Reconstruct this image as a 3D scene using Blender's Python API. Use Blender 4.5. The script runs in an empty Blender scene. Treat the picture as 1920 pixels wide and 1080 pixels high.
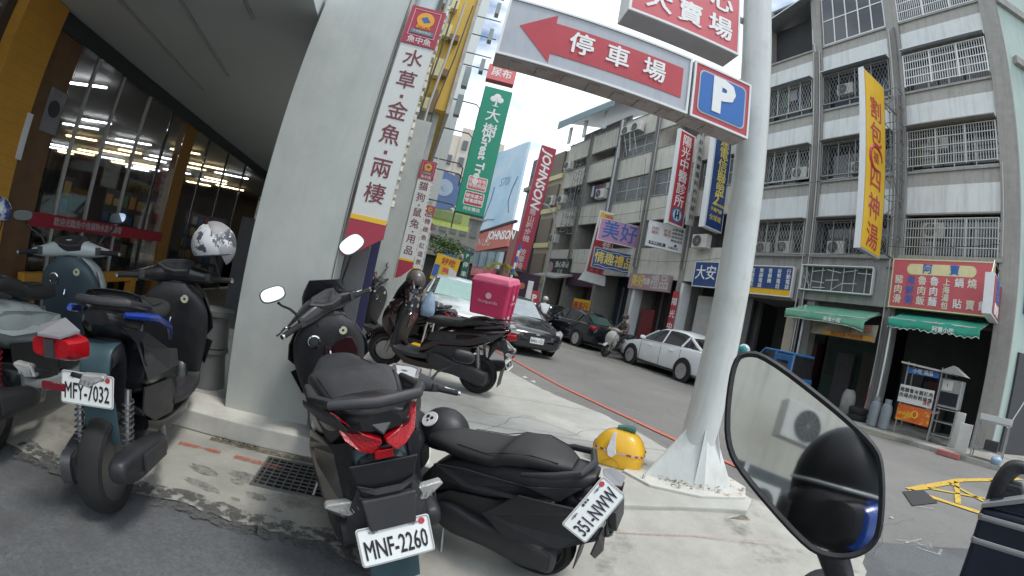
import bpy, math, random
from math import sin, cos, pi, radians as R
from mathutils import Vector, Matrix, noise
S = bpy.context.scene
C = S.collection
random.seed(7)
# ------------------------------------------------------------------ camera
cd = bpy.data.cameras.new('camera'); cam = bpy.data.objects.new('camera', cd); C.objects.link(cam); S.camera = cam
cd.type = 'PANO'; cd.panorama_type = 'FISHEYE_LENS_POLYNOMIAL'; cd.fisheye_fov = pi * 1.2
cd.sensor_width = 36; cd.sensor_fit = 'HORIZONTAL'; cd.clip_start = 0.02; cd.clip_end = 2000
_k = 1920 / 36 / 1000
cd.fisheye_polynomial_k0 = 0; cd.fisheye_polynomial_k1 = -1.222 * _k; cd.fisheye_polynomial_k2 = 0
cd.fisheye_polynomial_k3 = .088 * _k ** 3; cd.fisheye_polynomial_k4 = 0
cam.matrix_world = Matrix.Translation((0, 0, 1.4)) @ Matrix.Rotation(R(91), 4, 'X') @ Matrix.Rotation(R(12.1), 4, 'Z')
# ------------------------------------------------------------------ sky
W = bpy.data.worlds.new('World'); S.world = W; W.use_nodes = True
nt = W.node_tree; N = nt.nodes; LK = nt.links
bg = N['Background']
sky = N.new('ShaderNodeTexSky'); sky.sky_type = 'NISHITA'; sky.sun_disc = False
SUN_EL, SUN_AZ = 66, 120
sky.sun_elevation = R(SUN_EL); sky.sun_rotation = R(SUN_AZ); sky.air_density = 1.2; sky.dust_density = 1.5
tc = N.new('ShaderNodeTexCoord'); mp = N.new('ShaderNodeMapping'); mp.inputs['Scale'].default_value = (1.4, 1.4, 3.2)
mp.inputs['Location'].default_value = (.35, .1, .2)
nz = N.new('ShaderNodeTexNoise'); nz.inputs['Scale'].default_value = 1.7; nz.inputs['Detail'].default_value = 7; nz.inputs['Roughness'].default_value = .55
cr = N.new('ShaderNodeValToRGB'); cr.color_ramp.elements[0].position = .38; cr.color_ramp.elements[1].position = .53
mx = N.new('ShaderNodeMix'); mx.data_type = 'RGBA'
mx.inputs[7].default_value = (8.6, 9.4, 10.1, 1)
LK.new(tc.outputs['Generated'], mp.inputs[0]); LK.new(mp.outputs[0], nz.inputs['Vector']); LK.new(nz.outputs['Fac'], cr.inputs[0])
LK.new(cr.outputs[0], mx.inputs[0]); LK.new(sky.outputs[0], mx.inputs[6]); LK.new(mx.outputs[2], bg.inputs[0])
bg.inputs[1].default_value = .12
sd = bpy.data.lights.new('sun', 'SUN'); sd.energy = 1.4; sd.angle = R(12); sd.color = (1, .96, .9)
sun = bpy.data.objects.new('sun', sd); C.objects.link(sun)
_a = R(SUN_AZ); _e = R(SUN_EL); _d = Vector((sin(_a) * cos(_e), cos(_a) * cos(_e), sin(_e)))
sun.rotation_euler = _d.to_track_quat('Z', 'Y').to_euler(); sun.location = _d * 40
vs = S.view_settings; vs.view_transform = 'Standard'; vs.look = 'None'; vs.exposure = .5; vs.gamma = 1; vs.use_curve_mapping = False
S.cycles.max_bounces = 8; S.cycles.glossy_bounces = 4; S.cycles.transparent_max_bounces = 12
S.cycles.caustics_reflective = False; S.cycles.caustics_refractive = False; S.cycles.sample_clamp_indirect = 6
# ------------------------------------------------------------------ materials
MATS = {}
def mat(name, col, rough=.6, metal=0., var=.12, scale=6., bump=.0, bscale=60., spec=.5, emit=0., coat=0., col2=None, c2scale=2., c2pos=(.5, .65), alpha=1., trans=0.):
    if name in MATS: return MATS[name]
    m = bpy.data.materials.new(name); m.use_nodes = True; t = m.node_tree; n = t.nodes; l = t.links
    b = n['Principled BSDF']
    b.inputs['Metallic'].default_value = metal; b.inputs['Specular IOR Level'].default_value = spec
    if coat: b.inputs['Coat Weight'].default_value = coat; b.inputs['Coat Roughness'].default_value = .08
    if trans: b.inputs['Transmission Weight'].default_value = trans
    if alpha < 1: b.inputs['Alpha'].default_value = alpha
    c = (*col, 1)
    tx = n.new('ShaderNodeTexCoord'); nz = n.new('ShaderNodeTexNoise'); nz.inputs['Scale'].default_value = scale; nz.inputs['Detail'].default_value = 8; nz.inputs['Roughness'].default_value = .65
    l.new(tx.outputs['Object'], nz.inputs['Vector'])
    hs = n.new('ShaderNodeHueSaturation'); hs.inputs['Color'].default_value = c
    mr = n.new('ShaderNodeMapRange'); mr.inputs[1].default_value = .25; mr.inputs[2].default_value = .75; mr.inputs[3].default_value = 1 - var; mr.inputs[4].default_value = 1 + var
    l.new(nz.outputs['Fac'], mr.inputs[0]); l.new(mr.outputs[0], hs.inputs['Value'])
    out = hs.outputs[0]
    if col2:
        n2 = n.new('ShaderNodeTexNoise'); n2.inputs['Scale'].default_value = c2scale; n2.inputs['Detail'].default_value = 9; n2.inputs['Roughness'].default_value = .7
        l.new(tx.outputs['Object'], n2.inputs['Vector'])
        r2 = n.new('ShaderNodeValToRGB'); r2.color_ramp.elements[0].position = c2pos[0]; r2.color_ramp.elements[1].position = c2pos[1]
        l.new(n2.outputs['Fac'], r2.inputs[0]); m2 = n.new('ShaderNodeMix'); m2.data_type = 'RGBA'
        l.new(r2.outputs[0], m2.inputs[0]); l.new(out, m2.inputs[6]); m2.inputs[7].default_value = (*col2, 1); out = m2.outputs[2]
    l.new(out, b.inputs['Base Color'])
    mr2 = n.new('ShaderNodeMapRange'); mr2.inputs[1].default_value = .3; mr2.inputs[2].default_value = .7; mr2.inputs[3].default_value = max(.02, rough * .85); mr2.inputs[4].default_value = min(1, rough * 1.15)
    l.new(nz.outputs['Fac'], mr2.inputs[0]); l.new(mr2.outputs[0], b.inputs['Roughness'])
    if bump:
        n3 = n.new('ShaderNodeTexNoise'); n3.inputs['Scale'].default_value = bscale; n3.inputs['Detail'].default_value = 4
        l.new(tx.outputs['Object'], n3.inputs['Vector']); bp = n.new('ShaderNodeBump'); bp.inputs['Strength'].default_value = bump; bp.inputs['Distance'].default_value = .01
        l.new(n3.outputs['Fac'], bp.inputs['Height']); l.new(bp.outputs[0], b.inputs['Normal'])
    if emit: l.new(out, b.inputs['Emission Color']); b.inputs['Emission Strength'].default_value = emit
    MATS[name] = m
    return m
def streaks(m, amount=.35, scale=(3, 3, .25), col=(.12, .11, .1)):
    """rain streaks running down a wall"""
    t = m.node_tree; n = t.nodes; l = t.links; b = n['Principled BSDF']
    src = b.inputs['Base Color'].links[0].from_socket
    tx = n.new('ShaderNodeTexCoord'); mp = n.new('ShaderNodeMapping'); mp.inputs['Scale'].default_value = scale
    nz = n.new('ShaderNodeTexNoise'); nz.inputs['Scale'].default_value = 2.2; nz.inputs['Detail'].default_value = 8; nz.inputs['Roughness'].default_value = .7
    cr = n.new('ShaderNodeValToRGB'); cr.color_ramp.elements[0].position = .48; cr.color_ramp.elements[1].position = .78
    cr.color_ramp.elements[1].color = (amount, amount, amount, 1)
    mx = n.new('ShaderNodeMix'); mx.data_type = 'RGBA'; mx.inputs[7].default_value = (*col, 1)
    l.new(tx.outputs['Object'], mp.inputs[0]); l.new(mp.outputs[0], nz.inputs['Vector']); l.new(nz.outputs['Fac'], cr.inputs[0]); l.new(cr.outputs[0], mx.inputs[0]); l.new(src, mx.inputs[6]); l.new(mx.outputs[2], b.inputs['Base Color'])
    return m
# ------------------------------------------------------------------ mesh builder
class MB:
    def __init__(s): s.v = []; s.f = []
    def add(s, vs, fs):
        o = len(s.v); s.v += [tuple(p) for p in vs]; s.f += [tuple(i + o for i in f) for f in fs]; return s
    def box(s, x0, x1, y0, y1, z0, z1):
        x0, x1 = sorted((x0, x1)); y0, y1 = sorted((y0, y1)); z0, z1 = sorted((z0, z1))
        return s.add([(x0, y0, z0), (x1, y0, z0), (x1, y1, z0), (x0, y1, z0), (x0, y0, z1), (x1, y0, z1), (x1, y1, z1), (x0, y1, z1)],
                     [(0, 3, 2, 1), (4, 5, 6, 7), (0, 1, 5, 4), (1, 2, 6, 5), (2, 3, 7, 6), (3, 0, 4, 7)])
    def hexa(s, p):  # 8 points, bottom ring then top ring
        return s.add(p, [(0, 3, 2, 1), (4, 5, 6, 7), (0, 1, 5, 4), (1, 2, 6, 5), (2, 3, 7, 6), (3, 0, 4, 7)])
    def poly(s, pts): return s.add(pts, [tuple(range(len(pts)))])
    def prism(s, pts, off):  # planar polygon extruded by a vector
        n = len(pts); off = Vector(off); a = [Vector(p) for p in pts]; b = [p + off for p in a]
        return s.add(a + b, [tuple(range(n))[::-1], tuple(range(n, 2 * n))] + [(i, (i + 1) % n, n + (i + 1) % n, n + i) for i in range(n)])
    def rings(s, rs, cap=True, close=False):
        n = len(rs[0]); vs = [p for r in rs for p in r]; fs = []
        m = len(rs)
        for k in range(m - 1 + (1 if close else 0)):
            a = k * n; b = ((k + 1) % m) * n
            fs += [(a + i, a + (i + 1) % n, b + (i + 1) % n, b + i) for i in range(n)]
        if cap and not close: fs += [tuple(range(n))[::-1], tuple(range((m - 1) * n, m * n))]
        return s.add(vs, fs)
    def tube(s, pts, r, n=8, close=False, cap=True):
        P = [Vector(p) for p in pts]; rs = []; m = len(P); up = None
        for i, p in enumerate(P):
            a = P[(i - 1) % m] if (close or i > 0) else p; b = P[(i + 1) % m] if (close or i < m - 1) else p
            d = (b - a).normalized()
            if up is None: up = d.orthogonal().normalized()
            up = (up - d * up.dot(d)); up = up.normalized() if up.length > 1e-6 else d.orthogonal().normalized()
            sd = d.cross(up); q = r[i] if isinstance(r, (list, tuple)) else r
            rs.append([p + (up * cos(2 * pi * k / n) + sd * sin(2 * pi * k / n)) * q for k in range(n)])
        return s.rings(rs, cap, close)
    def cyl(s, a, b, r0, r1=None, n=16): return s.tube([a, b], [r0, r0 if r1 is None else r1], n)
    def lathe(s, prof, n=24, axis='Z', c=(0, 0, 0)):
        c = Vector(c); rs = []
        for r, h in prof:
            ring = []
            for k in range(n):
                a = 2 * pi * k / n; u, v = r * cos(a), r * sin(a)
                ring.append(c + (Vector((u, v, h)) if axis == 'Z' else Vector((u, h, v)) if axis == 'Y' else Vector((h, u, v))))
            rs.append(ring)
        return s.rings(rs)
    def loft(s, secs, n=18, steps=4, cap=True):
        """secs: (centre, half u, half v, exponent) with optional u, v axes; Catmull-Rom between them"""
        Z = []
        for q in secs:
            c, a, b = Vector(q[0]), q[1], q[2]; e = q[3] if len(q) > 3 else 2.5
            u = Vector(q[4]) if len(q) > 4 else Vector((0, 1, 0)); v = Vector(q[5]) if len(q) > 5 else Vector((0, 0, 1))
            Z.append((c, a, b, e, u, v))
        def cr(p0, p1, p2, p3, t): return (p1 * 2 + (p2 - p0) * t + (p0 * 2 - p1 * 5 + p2 * 4 - p3) * t * t + (p1 * 3 - p0 - p2 * 3 + p3) * t ** 3) * .5
        rs = []
        for i in range(len(Z) - 1):
            for k in range(steps + (1 if i == len(Z) - 2 else 0)):
                t = k / steps; q0, q1, q2, q3 = Z[max(i - 1, 0)], Z[i], Z[i + 1], Z[min(i + 2, len(Z) - 1)]
                c, a, b, e, u, v = [cr(q0[j], q1[j], q2[j], q3[j], t) for j in range(6)]
                ring = []
                for h in range(n):
                    w = 2 * pi * h / n; cw, sw = cos(w), sin(w)
                    ring.append(c + u * (max(a, .001) * math.copysign(abs(cw) ** (2 / e), cw)) + v * (max(b, .001) * math.copysign(abs(sw) ** (2 / e), sw)))
                rs.append(ring)
        return s.rings(rs, cap)
    def sphere(s, c, r, n=16, m=10, sc=(1, 1, 1), zmin=-1.):
        c = Vector(c); rs = []
        for j in range(m + 1):
            zz = 1 - (1 - zmin) * j / m; zz = max(-1, min(1, zz)); a = math.acos(zz) if zmin > -1 else pi * j / m
            rr = max(sin(a), .002); rs.append([c + Vector((r * rr * cos(2 * pi * k / n) * sc[0], r * rr * sin(2 * pi * k / n) * sc[1], r * cos(a) * sc[2])) for k in range(n)])
        return s.rings(rs)
    def wheel(s, c, r, w, tw=None, n=36):  # tyre as torus-like lathe about Y
        pr = [(r * .74, -w * .38), (r * .86, -w * .5), (r * .95, -w * .42), (r * .99, -w * .2), (r, 0), (r * .99, w * .2), (r * .95, w * .42), (r * .86, w * .5), (r * .74, w * .38)]
        c = Vector(c); rs = [[c + Vector((q * cos(2 * pi * k / n), h, q * sin(2 * pi * k / n))) for q, h in pr] for k in range(n)]
        return s.rings(rs, False, True)
    def build(s, name, m=None, parent=None, smooth=None, bevel=0., kind=None, label=None, M=None, seg=2, ang=35):
        me = bpy.data.meshes.new(name); me.from_pydata([tuple(p) for p in s.v], [], s.f); me.validate()
        me.materials.append(m if m else mat('default', (.5, .5, .5)))
        o = bpy.data.objects.new(name, me); C.objects.link(o)
        if parent: o.parent = parent
        if M is not None: o.matrix_local = M
        if smooth:
            me.polygons.foreach_set('use_smooth', [True] * len(me.polygons))
            try: me.set_sharp_from_angle(angle=R(ang))
            except Exception: pass
        if bevel:
            b = o.modifiers.new('bevel', 'BEVEL'); b.width = bevel; b.segments = seg; b.limit_method = 'ANGLE'; b.angle_limit = R(30)
        if kind: o['kind'] = kind
        if label: o['label'] = label
        return o
def fr(x=0, y=0, z=0, deg=0): return Matrix.Translation((x, y, z)) @ Matrix.Rotation(R(deg), 4, 'Z')
def thing(name, label, cat, M=None, group=None):
    o = bpy.data.objects.new(name, None); C.objects.link(o); o.empty_display_size = .1
    o.matrix_world = M if M is not None else Matrix()
    o['label'] = label; o['category'] = cat
    if group: o['group'] = group
    return o
def tag(o, label, cat, group=None):
    o['label'] = label; o['category'] = cat
    if group: o['group'] = group
    return o
def copy_tree(o, parent=None):
    c = o.copy(); C.objects.link(c); c.parent = parent
    for ch in list(o.children): copy_tree(ch, c)
    return c
FONT = bpy.data.curves.new('t', 'FONT').font
def text(body, size, m, parent, M, ax='CENTER', ay='CENTER', bold=0., ext=.003, sx=1., sp=1., line=1., name='lettering', shear=0., sy=1., label=None, kind=None, stack=False):
    """flat lettering: lies in the local XZ plane of M facing -Y"""
    cu = bpy.data.curves.new('txt', 'FONT'); cu.body = body; cu.size = size; cu.align_x = ax; cu.align_y = ay
    cjk = stack or any(ord(ch) > 0x2E80 for ch in body); cu.offset = 0 if cjk else bold; cu.extrude = ext; cu.space_character = sp; cu.space_line = line; cu.resolution_u = 2; cu.shear = shear
    o = bpy.data.objects.new('txt', cu); C.objects.link(o)
    dg = bpy.context.evaluated_depsgraph_get(); me = bpy.data.meshes.new_from_object(o.evaluated_get(dg))
    bpy.data.objects.remove(o)
    if cjk and bold:
        vs = [v.co.copy() for v in me.vertices]; fs = [tuple(q.vertices) for q in me.polygons]; nv = len(vs); V, F_ = [], []
        d = bold * .62
        for i, (dx, dy) in enumerate(((0, 0), (d, 0), (-d, 0), (0, d * .7), (0, -d * .7))):
            V += [(v.x + dx, v.y + dy, v.z + i * ext * .06) for v in vs]; F_ += [tuple(a + i * nv for a in f) for f in fs]
        me = bpy.data.meshes.new('txt'); me.from_pydata(V, [], F_)
    me.materials.clear(); me.materials.append(m); me.name = name
    r = bpy.data.objects.new(name, me); C.objects.link(r); r.parent = parent
    r.matrix_local = M @ Matrix.Rotation(R(90), 4, 'X') @ Matrix.Diagonal((sx, sy, 1, 1))
    if label: r['label'] = label
    if kind: r['kind'] = kind
    return r
def T(x=0, y=0, z=0): return Matrix.Translation((x, y, z))
def rect(m_, M_=None): pass
# shared materials
black_pl = mat('black plastic', (.026, .026, .029), .46, var=.3, bump=.12, bscale=220, col2=(.045, .044, .042), c2scale=3, c2pos=(.52, .8))
black_gl = mat('black gloss paint', (.010, .010, .012), .30, coat=.25, var=.3, scale=3, col2=(.032, .031, .030), c2scale=2.6, c2pos=(.50, .80))
rubber = mat('tyre rubber', (.018, .018, .018), .85, var=.25, bump=.3, bscale=120)
chrome = mat('chrome', (.75, .76, .78), .12, metal=1, var=.03)
steel = mat('steel', (.35, .35, .36), .38, metal=.9, var=.15)
galv = mat('galvanised steel', (.5, .52, .53), .45, metal=.7, var=.15)
white_p = mat('white paint', (.74, .75, .74), .45, var=.05)
mirror_m = mat('mirror glass', (.9, .92, .94), .02, metal=1, var=.0)
glass_dk = mat('dark window glass', (.03, .035, .04), .06, var=.2, spec=.8)
clear_l = mat('clear lamp lens', (.30, .30, .29), .12, var=.15, spec=.8, bump=.3, bscale=90)
red_l = mat('red lamp lens', (.34, .004, .010), .24, var=.3, spec=.45, bump=.25, bscale=90)
orange_l = mat('amber lens', (.8, .25, .02), .2, var=.1)
plate_w = mat('licence plate white', (.78, .80, .78), .35, var=.05)
ink = mat('black print', (.015, .015, .02), .5, var=.1)
# ------------------------------------------------------------------ ground
def wob(x, y, a=.04, f=1.3): return a * noise.noise(Vector((x * f, y * f, 3.1)))
asphalt = mat('asphalt', (.175, .17, .162), .9, var=.3, scale=38, bump=.5, bscale=260, col2=(.25, .24, .22), c2scale=.35, c2pos=(.4, .75))
asphalt_n = mat('side street asphalt', (.13, .135, .14), .88, var=.35, scale=50, bump=.6, bscale=240, col2=(.075, .075, .078), c2scale=1.1, c2pos=(.45, .7))
concrete = mat('apron concrete', (.45, .445, .41), .85, var=.16, scale=3, bump=.35, bscale=120, col2=(.34, .33, .29), c2scale=1.1, c2pos=(.46, .72))
concrete2 = mat('stained strip concrete', (.37, .36, .32), .88, var=.2, scale=4, bump=.35, bscale=110, col2=(.13, .12, .10), c2scale=1.7, c2pos=(.56, .72))
pale_conc = mat('painted step concrete', (.60, .59, .54), .8, var=.1, scale=3, bump=.2, bscale=90, col2=(.42, .40, .35), c2scale=2, c2pos=(.5, .75))
def sheet(name, pts, z, m, th=0., kind='structure', bevel=0.):
    b = MB(); b.prism([(x, y, z - th) for x, y in pts], (0, 0, th)) if th else b.poly([(x, y, z) for x, y in pts])
    return b.build(name, m, kind=kind, bevel=bevel)
g = MB(); g.poly([(-600, -600, -.02), (600, -600, -.02), (600, 600, -.02), (-600, 600, -.02)])
g.build('ground', asphalt, kind='structure')
# main street along azimuth -25 (local +Y)
def az(deg): return Vector((sin(R(deg)), cos(R(deg)), 0))
road = MB()
for k in range(1): road.poly([(2.2, -16, -.012), (24, -16, -.012), (24, 6, -.012), (-40, 120, -.012), (-60, 120, -.012), (-4, 14, -.012)])
road.build('road', asphalt, kind='structure')
sheet('side_street', [(-12, -10), (2.2, -10), (9, -10), (9, 1.2), (2.35, 2.9), (1.2, 2.35), (-.1, 1.55), (-.7, 1.95), (-1.4, 1.85), (-2.3, 1.75), (-12, 1.4)], -.006, asphalt_n)
# strip of stained concrete between the asphalt and the step, ragged edge
rag = []
random.seed(3)
E0 = [(-6, .55), (-2.5, 1.42), (-1.98, 1.52), (-1.45, 1.72), (-1.05, 1.78), (-.68, 1.86), (-.2, 1.72), (.25, 1.45), (.6, 1.2), (1.2, 1.05), (1.9, 1.25), (2.6, 1.9), (3.3, 2.6)]
for (xa, ya), (xb, yb) in zip(E0[:-1], E0[1:]):
    for k in range(8):
        t = k / 8; rag.append((xa + (xb - xa) * t + random.uniform(-.015, .015), ya + (yb - ya) * t + random.uniform(-.018, .018)))
strip_ = rag + [(3.1, 3.2), (2.9, 3.6), (1.9, 3.3), (.9, 3.5), (-.6, 3.1), (-1.9, 2.9), (-6, 1.8)]
def resamp(P, n):
    L = [0]
    for a, b in zip(P[:-1], P[1:]): L.append(L[-1] + math.hypot(b[0] - a[0], b[1] - a[1]))
    o = []; j = 0
    for k in range(n):
        s_ = L[-1] * k / (n - 1)
        while j < len(P) - 2 and L[j + 1] < s_: j += 1
        u = (s_ - L[j]) / max(L[j + 1] - L[j], 1e-6); o.append((P[j][0] + (P[j + 1][0] - P[j][0]) * u, P[j][1] + (P[j + 1][1] - P[j][1]) * u))
    return o
def by_x(P, x):
    for a, b in zip(P[:-1], P[1:]):
        if a[0] <= x <= b[0]: return a[1] + (b[1] - a[1]) * (x - a[0]) / max(b[0] - a[0], 1e-6)
    return P[-1][1]
BK = [(-6, 1.9), (-1.80, 2.7), (-1.07, 2.9), (.45, 2.95), (.99, 2.9), (1.8, 3.0), (2.3, 3.2), (2.6, 3.2), (3.3, 2.9)]
sb = MB(); NX, NY = 260, 12; vs_ = []
for j in range(NY + 1):
    for i in range(NX + 1):
        x = -6 + 9.3 * i / NX; y0, y1 = by_x(rag, x), by_x(BK, x); v = j / NY; y = y0 + (y1 - y0) * v
        rise = .118 * max(0, min(1, (x + .6) / 1.2)) * (v ** 1.3) * max(0, min(1, (3.0 - x) / .6))
        vs_.append((x, y, .004 + rise + .003 * noise.noise(Vector((x * 3, y * 3, 0))) * v))
sb.add(vs_, [(a * (NX + 1) + i, a * (NX + 1) + i + 1, (a + 1) * (NX + 1) + i + 1, (a + 1) * (NX + 1) + i) for a in range(NY) for i in range(NX)])
sb.build('apron_strip', concrete2, kind='structure', smooth=True)
# raised apron (platform) of the shop, 0.15 high, irregular front edge
P0 = [(-8.5, .85), (-1.80, 2.56), (-1.07, 2.76), (-.3, 2.82), (.45, 2.78), (.99, 2.75), (1.42, 2.83), (1.8, 2.88), (2.14, 2.88), (2.34, 3.12), (2.28, 3.45), (2.11, 3.95), (1.97, 4.34), (1.8, 4.8), (1.49, 5.49), (1.37, 5.6), (.91, 6.11), (.7, 6.46), (.32, 7.16), (-.2, 8.2), (-.9, 9.6), (-2.1, 12.4), (-4.2, 17), (-10, 30), (-20, 30), (-12, 8), (-9.5, 3)]
edge = []
for (xa, ya), (xb, yb) in zip(P0[:-1], P0[1:]):
    L = math.hypot(xb - xa, yb - ya); n = max(1, int(L / .12)) if L < 6 else 8
    for k in range(n):
        t = k / n; w = .014 if ya > 1 else 0
        edge.append((xa + (xb - xa) * t + random.uniform(-w, w), ya + (yb - ya) * t + random.uniform(-w, w)))
sheet('pavement_apron', edge, .15, concrete, th=.15, bevel=.012)
# pale painted step front beside the column (slightly proud of the apron)
sheet('column_step', [(-2.6, 2.37), (-1.80, 2.545), (-1.07, 2.735), (-.3, 2.84), (-.36, 3.3), (-1.2, 3.1), (-2.7, 2.72)], .156, pale_conc, th=.15, bevel=.01)
# gutter along the kerb and painted lines
gut = mat('gutter concrete', (.20, .195, .18), .9, var=.25, scale=8, bump=.4)
def strip_line(name, pts, w, z, m, kind='structure'):
    b = MB(); P = [Vector((*p, 0)) for p in pts]; top = []; bot = []
    for i, p in enumerate(P):
        d = (P[min(i + 1, len(P) - 1)] - P[max(i - 1, 0)]).normalized(); n = Vector((-d.y, d.x, 0))
        ww = w * (1 + .18 * noise.noise(p * 2.7)); top.append(p + n * ww / 2); bot.append(p - n * ww / 2)
    for i in range(len(P) - 1): b.add([(*bot[i].xy, z), (*bot[i + 1].xy, z), (*top[i + 1].xy, z), (*top[i].xy, z)], [(0, 1, 2, 3)])
    return b.build(name, m, kind=kind)
def subdiv(pts, n=14):
    o = []
    for a, b in zip(pts[:-1], pts[1:]):
        for k in range(n): t = k / n; o.append((a[0] + (b[0] - a[0]) * t, a[1] + (b[1] - a[1]) * t))
    return o + [pts[-1]]
strip_line('gutter', subdiv([(2.6, 3.2),(2.35, 4.0), (2.05, 4.95), (1.7, 5.7), (1.2, 6.3), (.85, 6.9), (.4, 7.8), (-.1, 8.9), (-1.0, 10.9)]), .42, -.004, gut)
def worn(name, col, dens=.5, soft=.12, amax=1.):
    m = mat(name, col, .7, var=.15, scale=20)
    t = m.node_tree; n = t.nodes; l = t.links; b = n['Principled BSDF']
    tx = n.new('ShaderNodeTexCoord'); nz = n.new('ShaderNodeTexNoise'); nz.inputs['Scale'].default_value = 14; nz.inputs['Detail'].default_value = 8; nz.inputs['Roughness'].default_value = .75
    cr = n.new('ShaderNodeValToRGB'); cr.color_ramp.elements[0].position = dens - soft; cr.color_ramp.elements[1].position = dens; cr.color_ramp.elements[1].color = (amax, amax, amax, 1)
    l.new(tx.outputs['Object'], nz.inputs['Vector']); l.new(nz.outputs['Fac'], cr.inputs[0]); l.new(cr.outputs[0], b.inputs['Alpha'])
    return m
red_line = worn('worn red road paint', (.52, .15, .11), .46, .14)
yel_line = worn('worn yellow road paint', (.60, .40, .06), .46, .14)
yel_old = worn('faded yellow road paint', (.36, .31, .17), .5)
wht_old = worn('faded white road paint', (.45, .45, .43), .58, .2, .7)
red_old = worn('faded red ground paint', (.50, .14, .09), .58, .2, .8)
strip_line('red_kerb_line', subdiv([(3.55, 3.2), (2.9, 4.67), (2.54, 5.27), (2.13, 6.08), (1.73, 6.82), (1.24, 7.71), (.34, 9.84), (-.6, 11.8), (-2.2, 15.5)]), .10, .001, red_line)

strip_line('centre_line', subdiv([(10.5, 5.2), (7.4, 9.6), (5.73, 11.99), (3.99, 13.94), (2.85, 15.26), (-1, 19.6), (-6, 26)]), .13, .001, yel_old)
BX = [[(5.57, 3.97), (7.53, 4.43), (9.9, 4.5)], [(5.57, 3.97), (6.0, 3.2), (6.6, 2.2)], [(10.0, 5.62), (11.4, 4.9)]]
for k, q in enumerate(BX): strip_line('yellow_box_line', subdiv(q), .15, .001, yel_line)
for q in ([(6.1, 4.05), (8.2, 2.9), (9.6, 2.1)], [(7.0, 4.3), (6.75, 3.5), (6.5, 2.5)], [(8.6, 4.45), (8.1, 3.6), (7.4, 2.5)], [(6.0, 3.45), (7.3, 4.35)], [(6.4, 2.7), (8.9, 4.4)]): strip_line('yellow_box_line', subdiv(q), .085, .001, yel_line)
patch = mat('dark asphalt patch', (.05, .05, .052), .9, var=.3, scale=40, bump=.7, bscale=160)
sheet('asphalt_patch', [(5.33, 3.9), (5.87, 3.97), (5.6, 3.5), (4.95, 3.42)], .0015, patch)
for q in ([(3.75, 2.62), (3.95, 2.55), (4.0, 2.4), (4.12, 2.5)], [(3.85, 2.45), (3.98, 2.29), (4.14, 2.38)], [(3.8, 2.55), (4.1, 2.6)]): strip_line('chalk_mark', subdiv(q, 5), .025, .001, wht_old)
for q in ([(2.0, 6.9), (2.35, 6.75)], [(2.05, 6.8), (2.45, 6.6)], [(5.0, 3.4), (5.25, 3.3)]): strip_line('chalk_mark', subdiv(q, 5), .03, .001, wht_old)
strip_line('red_ground_mark', subdiv([(-1.9, 2.28), (-1.62, 2.37)], 6), .05, .009, red_old)
strip_line('red_ground_mark', subdiv([(-1.52, 2.39), (-1.2, 2.46)], 6), .05, .009, red_old)
strip_line('red_ground_mark', subdiv([(.95, 2.45), (1.5, 2.5), (2.2, 2.45)], 8), .018, .095, worn('faint red scratch', (.45, .22, .17), .56, .2, .5))
strip_line('edge_dirt', rag[8:-8], .15, .0085, worn('crumbled asphalt edge', (.12, .12, .115), .56, .12, .85))
strip_line('edge_dirt', [(x_, y_ + .07) for x_, y_ in rag[8:-8]], .10, .0088, worn('crumbled asphalt edge', (.12, .12, .115), .56, .12, .85))
# oil stains, cracks
stain = worn('oil stain', (.13, .12, .105), .66, .3, .6)
for (x, y, a, b_) in ((-1.15, 2.05, .07, .035), (-1.32, 2.12, .05, .03), (-.98, 2.0, .03, .02), (-1.55, 2.1, .1, .05), (-1.22, 1.95, .03, .02), (-.75, 2.2, .04, .025), (-1.45, 1.95, .12, .04), (-1.3, 2.2, .12, .06)):
    sheet('ground_stain', [(x + a * cos(t * .4) * (1 + .2 * sin(3 * t)), y + b_ * sin(t * .4)) for t in range(16)], .0075, stain)
dirt = worn('kerb dirt', (.16, .12, .07), .55, .2, .8)
strip_line('kerb_dirt', subdiv([(.95, 2.70), (1.42, 2.78), (1.8, 2.84), (2.15, 2.84)], 8), .09, .1, dirt)
strip_line('kerb_dirt', subdiv([(-1.8, 2.5), (-1.07, 2.69)], 8), .06, .008, dirt)
# weeds at the foot of the step
leafm = mat('weed leaf', (.05, .09, .03), .7, var=.4); b = MB(); random.seed(5)
for k in range(60):
    t = random.random(); x, y = -1.78 + .3 * t, 2.53 + .08 * t; h = random.uniform(.01, .035); a = random.uniform(0, 6.28); d = random.uniform(.01, .03)
    b.poly([(x, y, .004), (x + .006, y, .004), (x + d * cos(a), y + d * sin(a), h)])
o = b.build('weeds', leafm, kind='stuff'); tag(o, 'thin green weeds growing along the foot of the pale step', 'weeds')
# drain grate in the strip
t = thing('drain_grate', 'square steel drain grate set in the stained concrete before the step', 'grate', fr(-1.02, 2.41, .006, 14))
pit = mat('drain pit', (.006, .006, .007), .95)
MB().box(-.27, .27, -.19, .19, -.004, .001).build('pit', pit, t)
gm = mat('grate steel', (.20, .20, .19), .6, metal=.5, var=.3)
f = MB(); f.box(-.28, .28, -.205, -.19, 0, .012).box(-.28, .28, .19, .205, 0, .012).box(-.285, -.27, -.205, .205, 0, .0115).box(.27, .285, -.205, .205, 0, .0115); f.build('frame', gm, t)
for k in range(11): MB().box(-.245 + k * .049 - .0035, -.245 + k * .049 + .0035, -.19, .19, .001, .011).build('bar', gm, t)
for k in range(7): MB().box(-.27, .27, -.144 + k * .048 - .003, -.144 + k * .048 + .003, .002, .010).build('cross_bar', gm, t)
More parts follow.
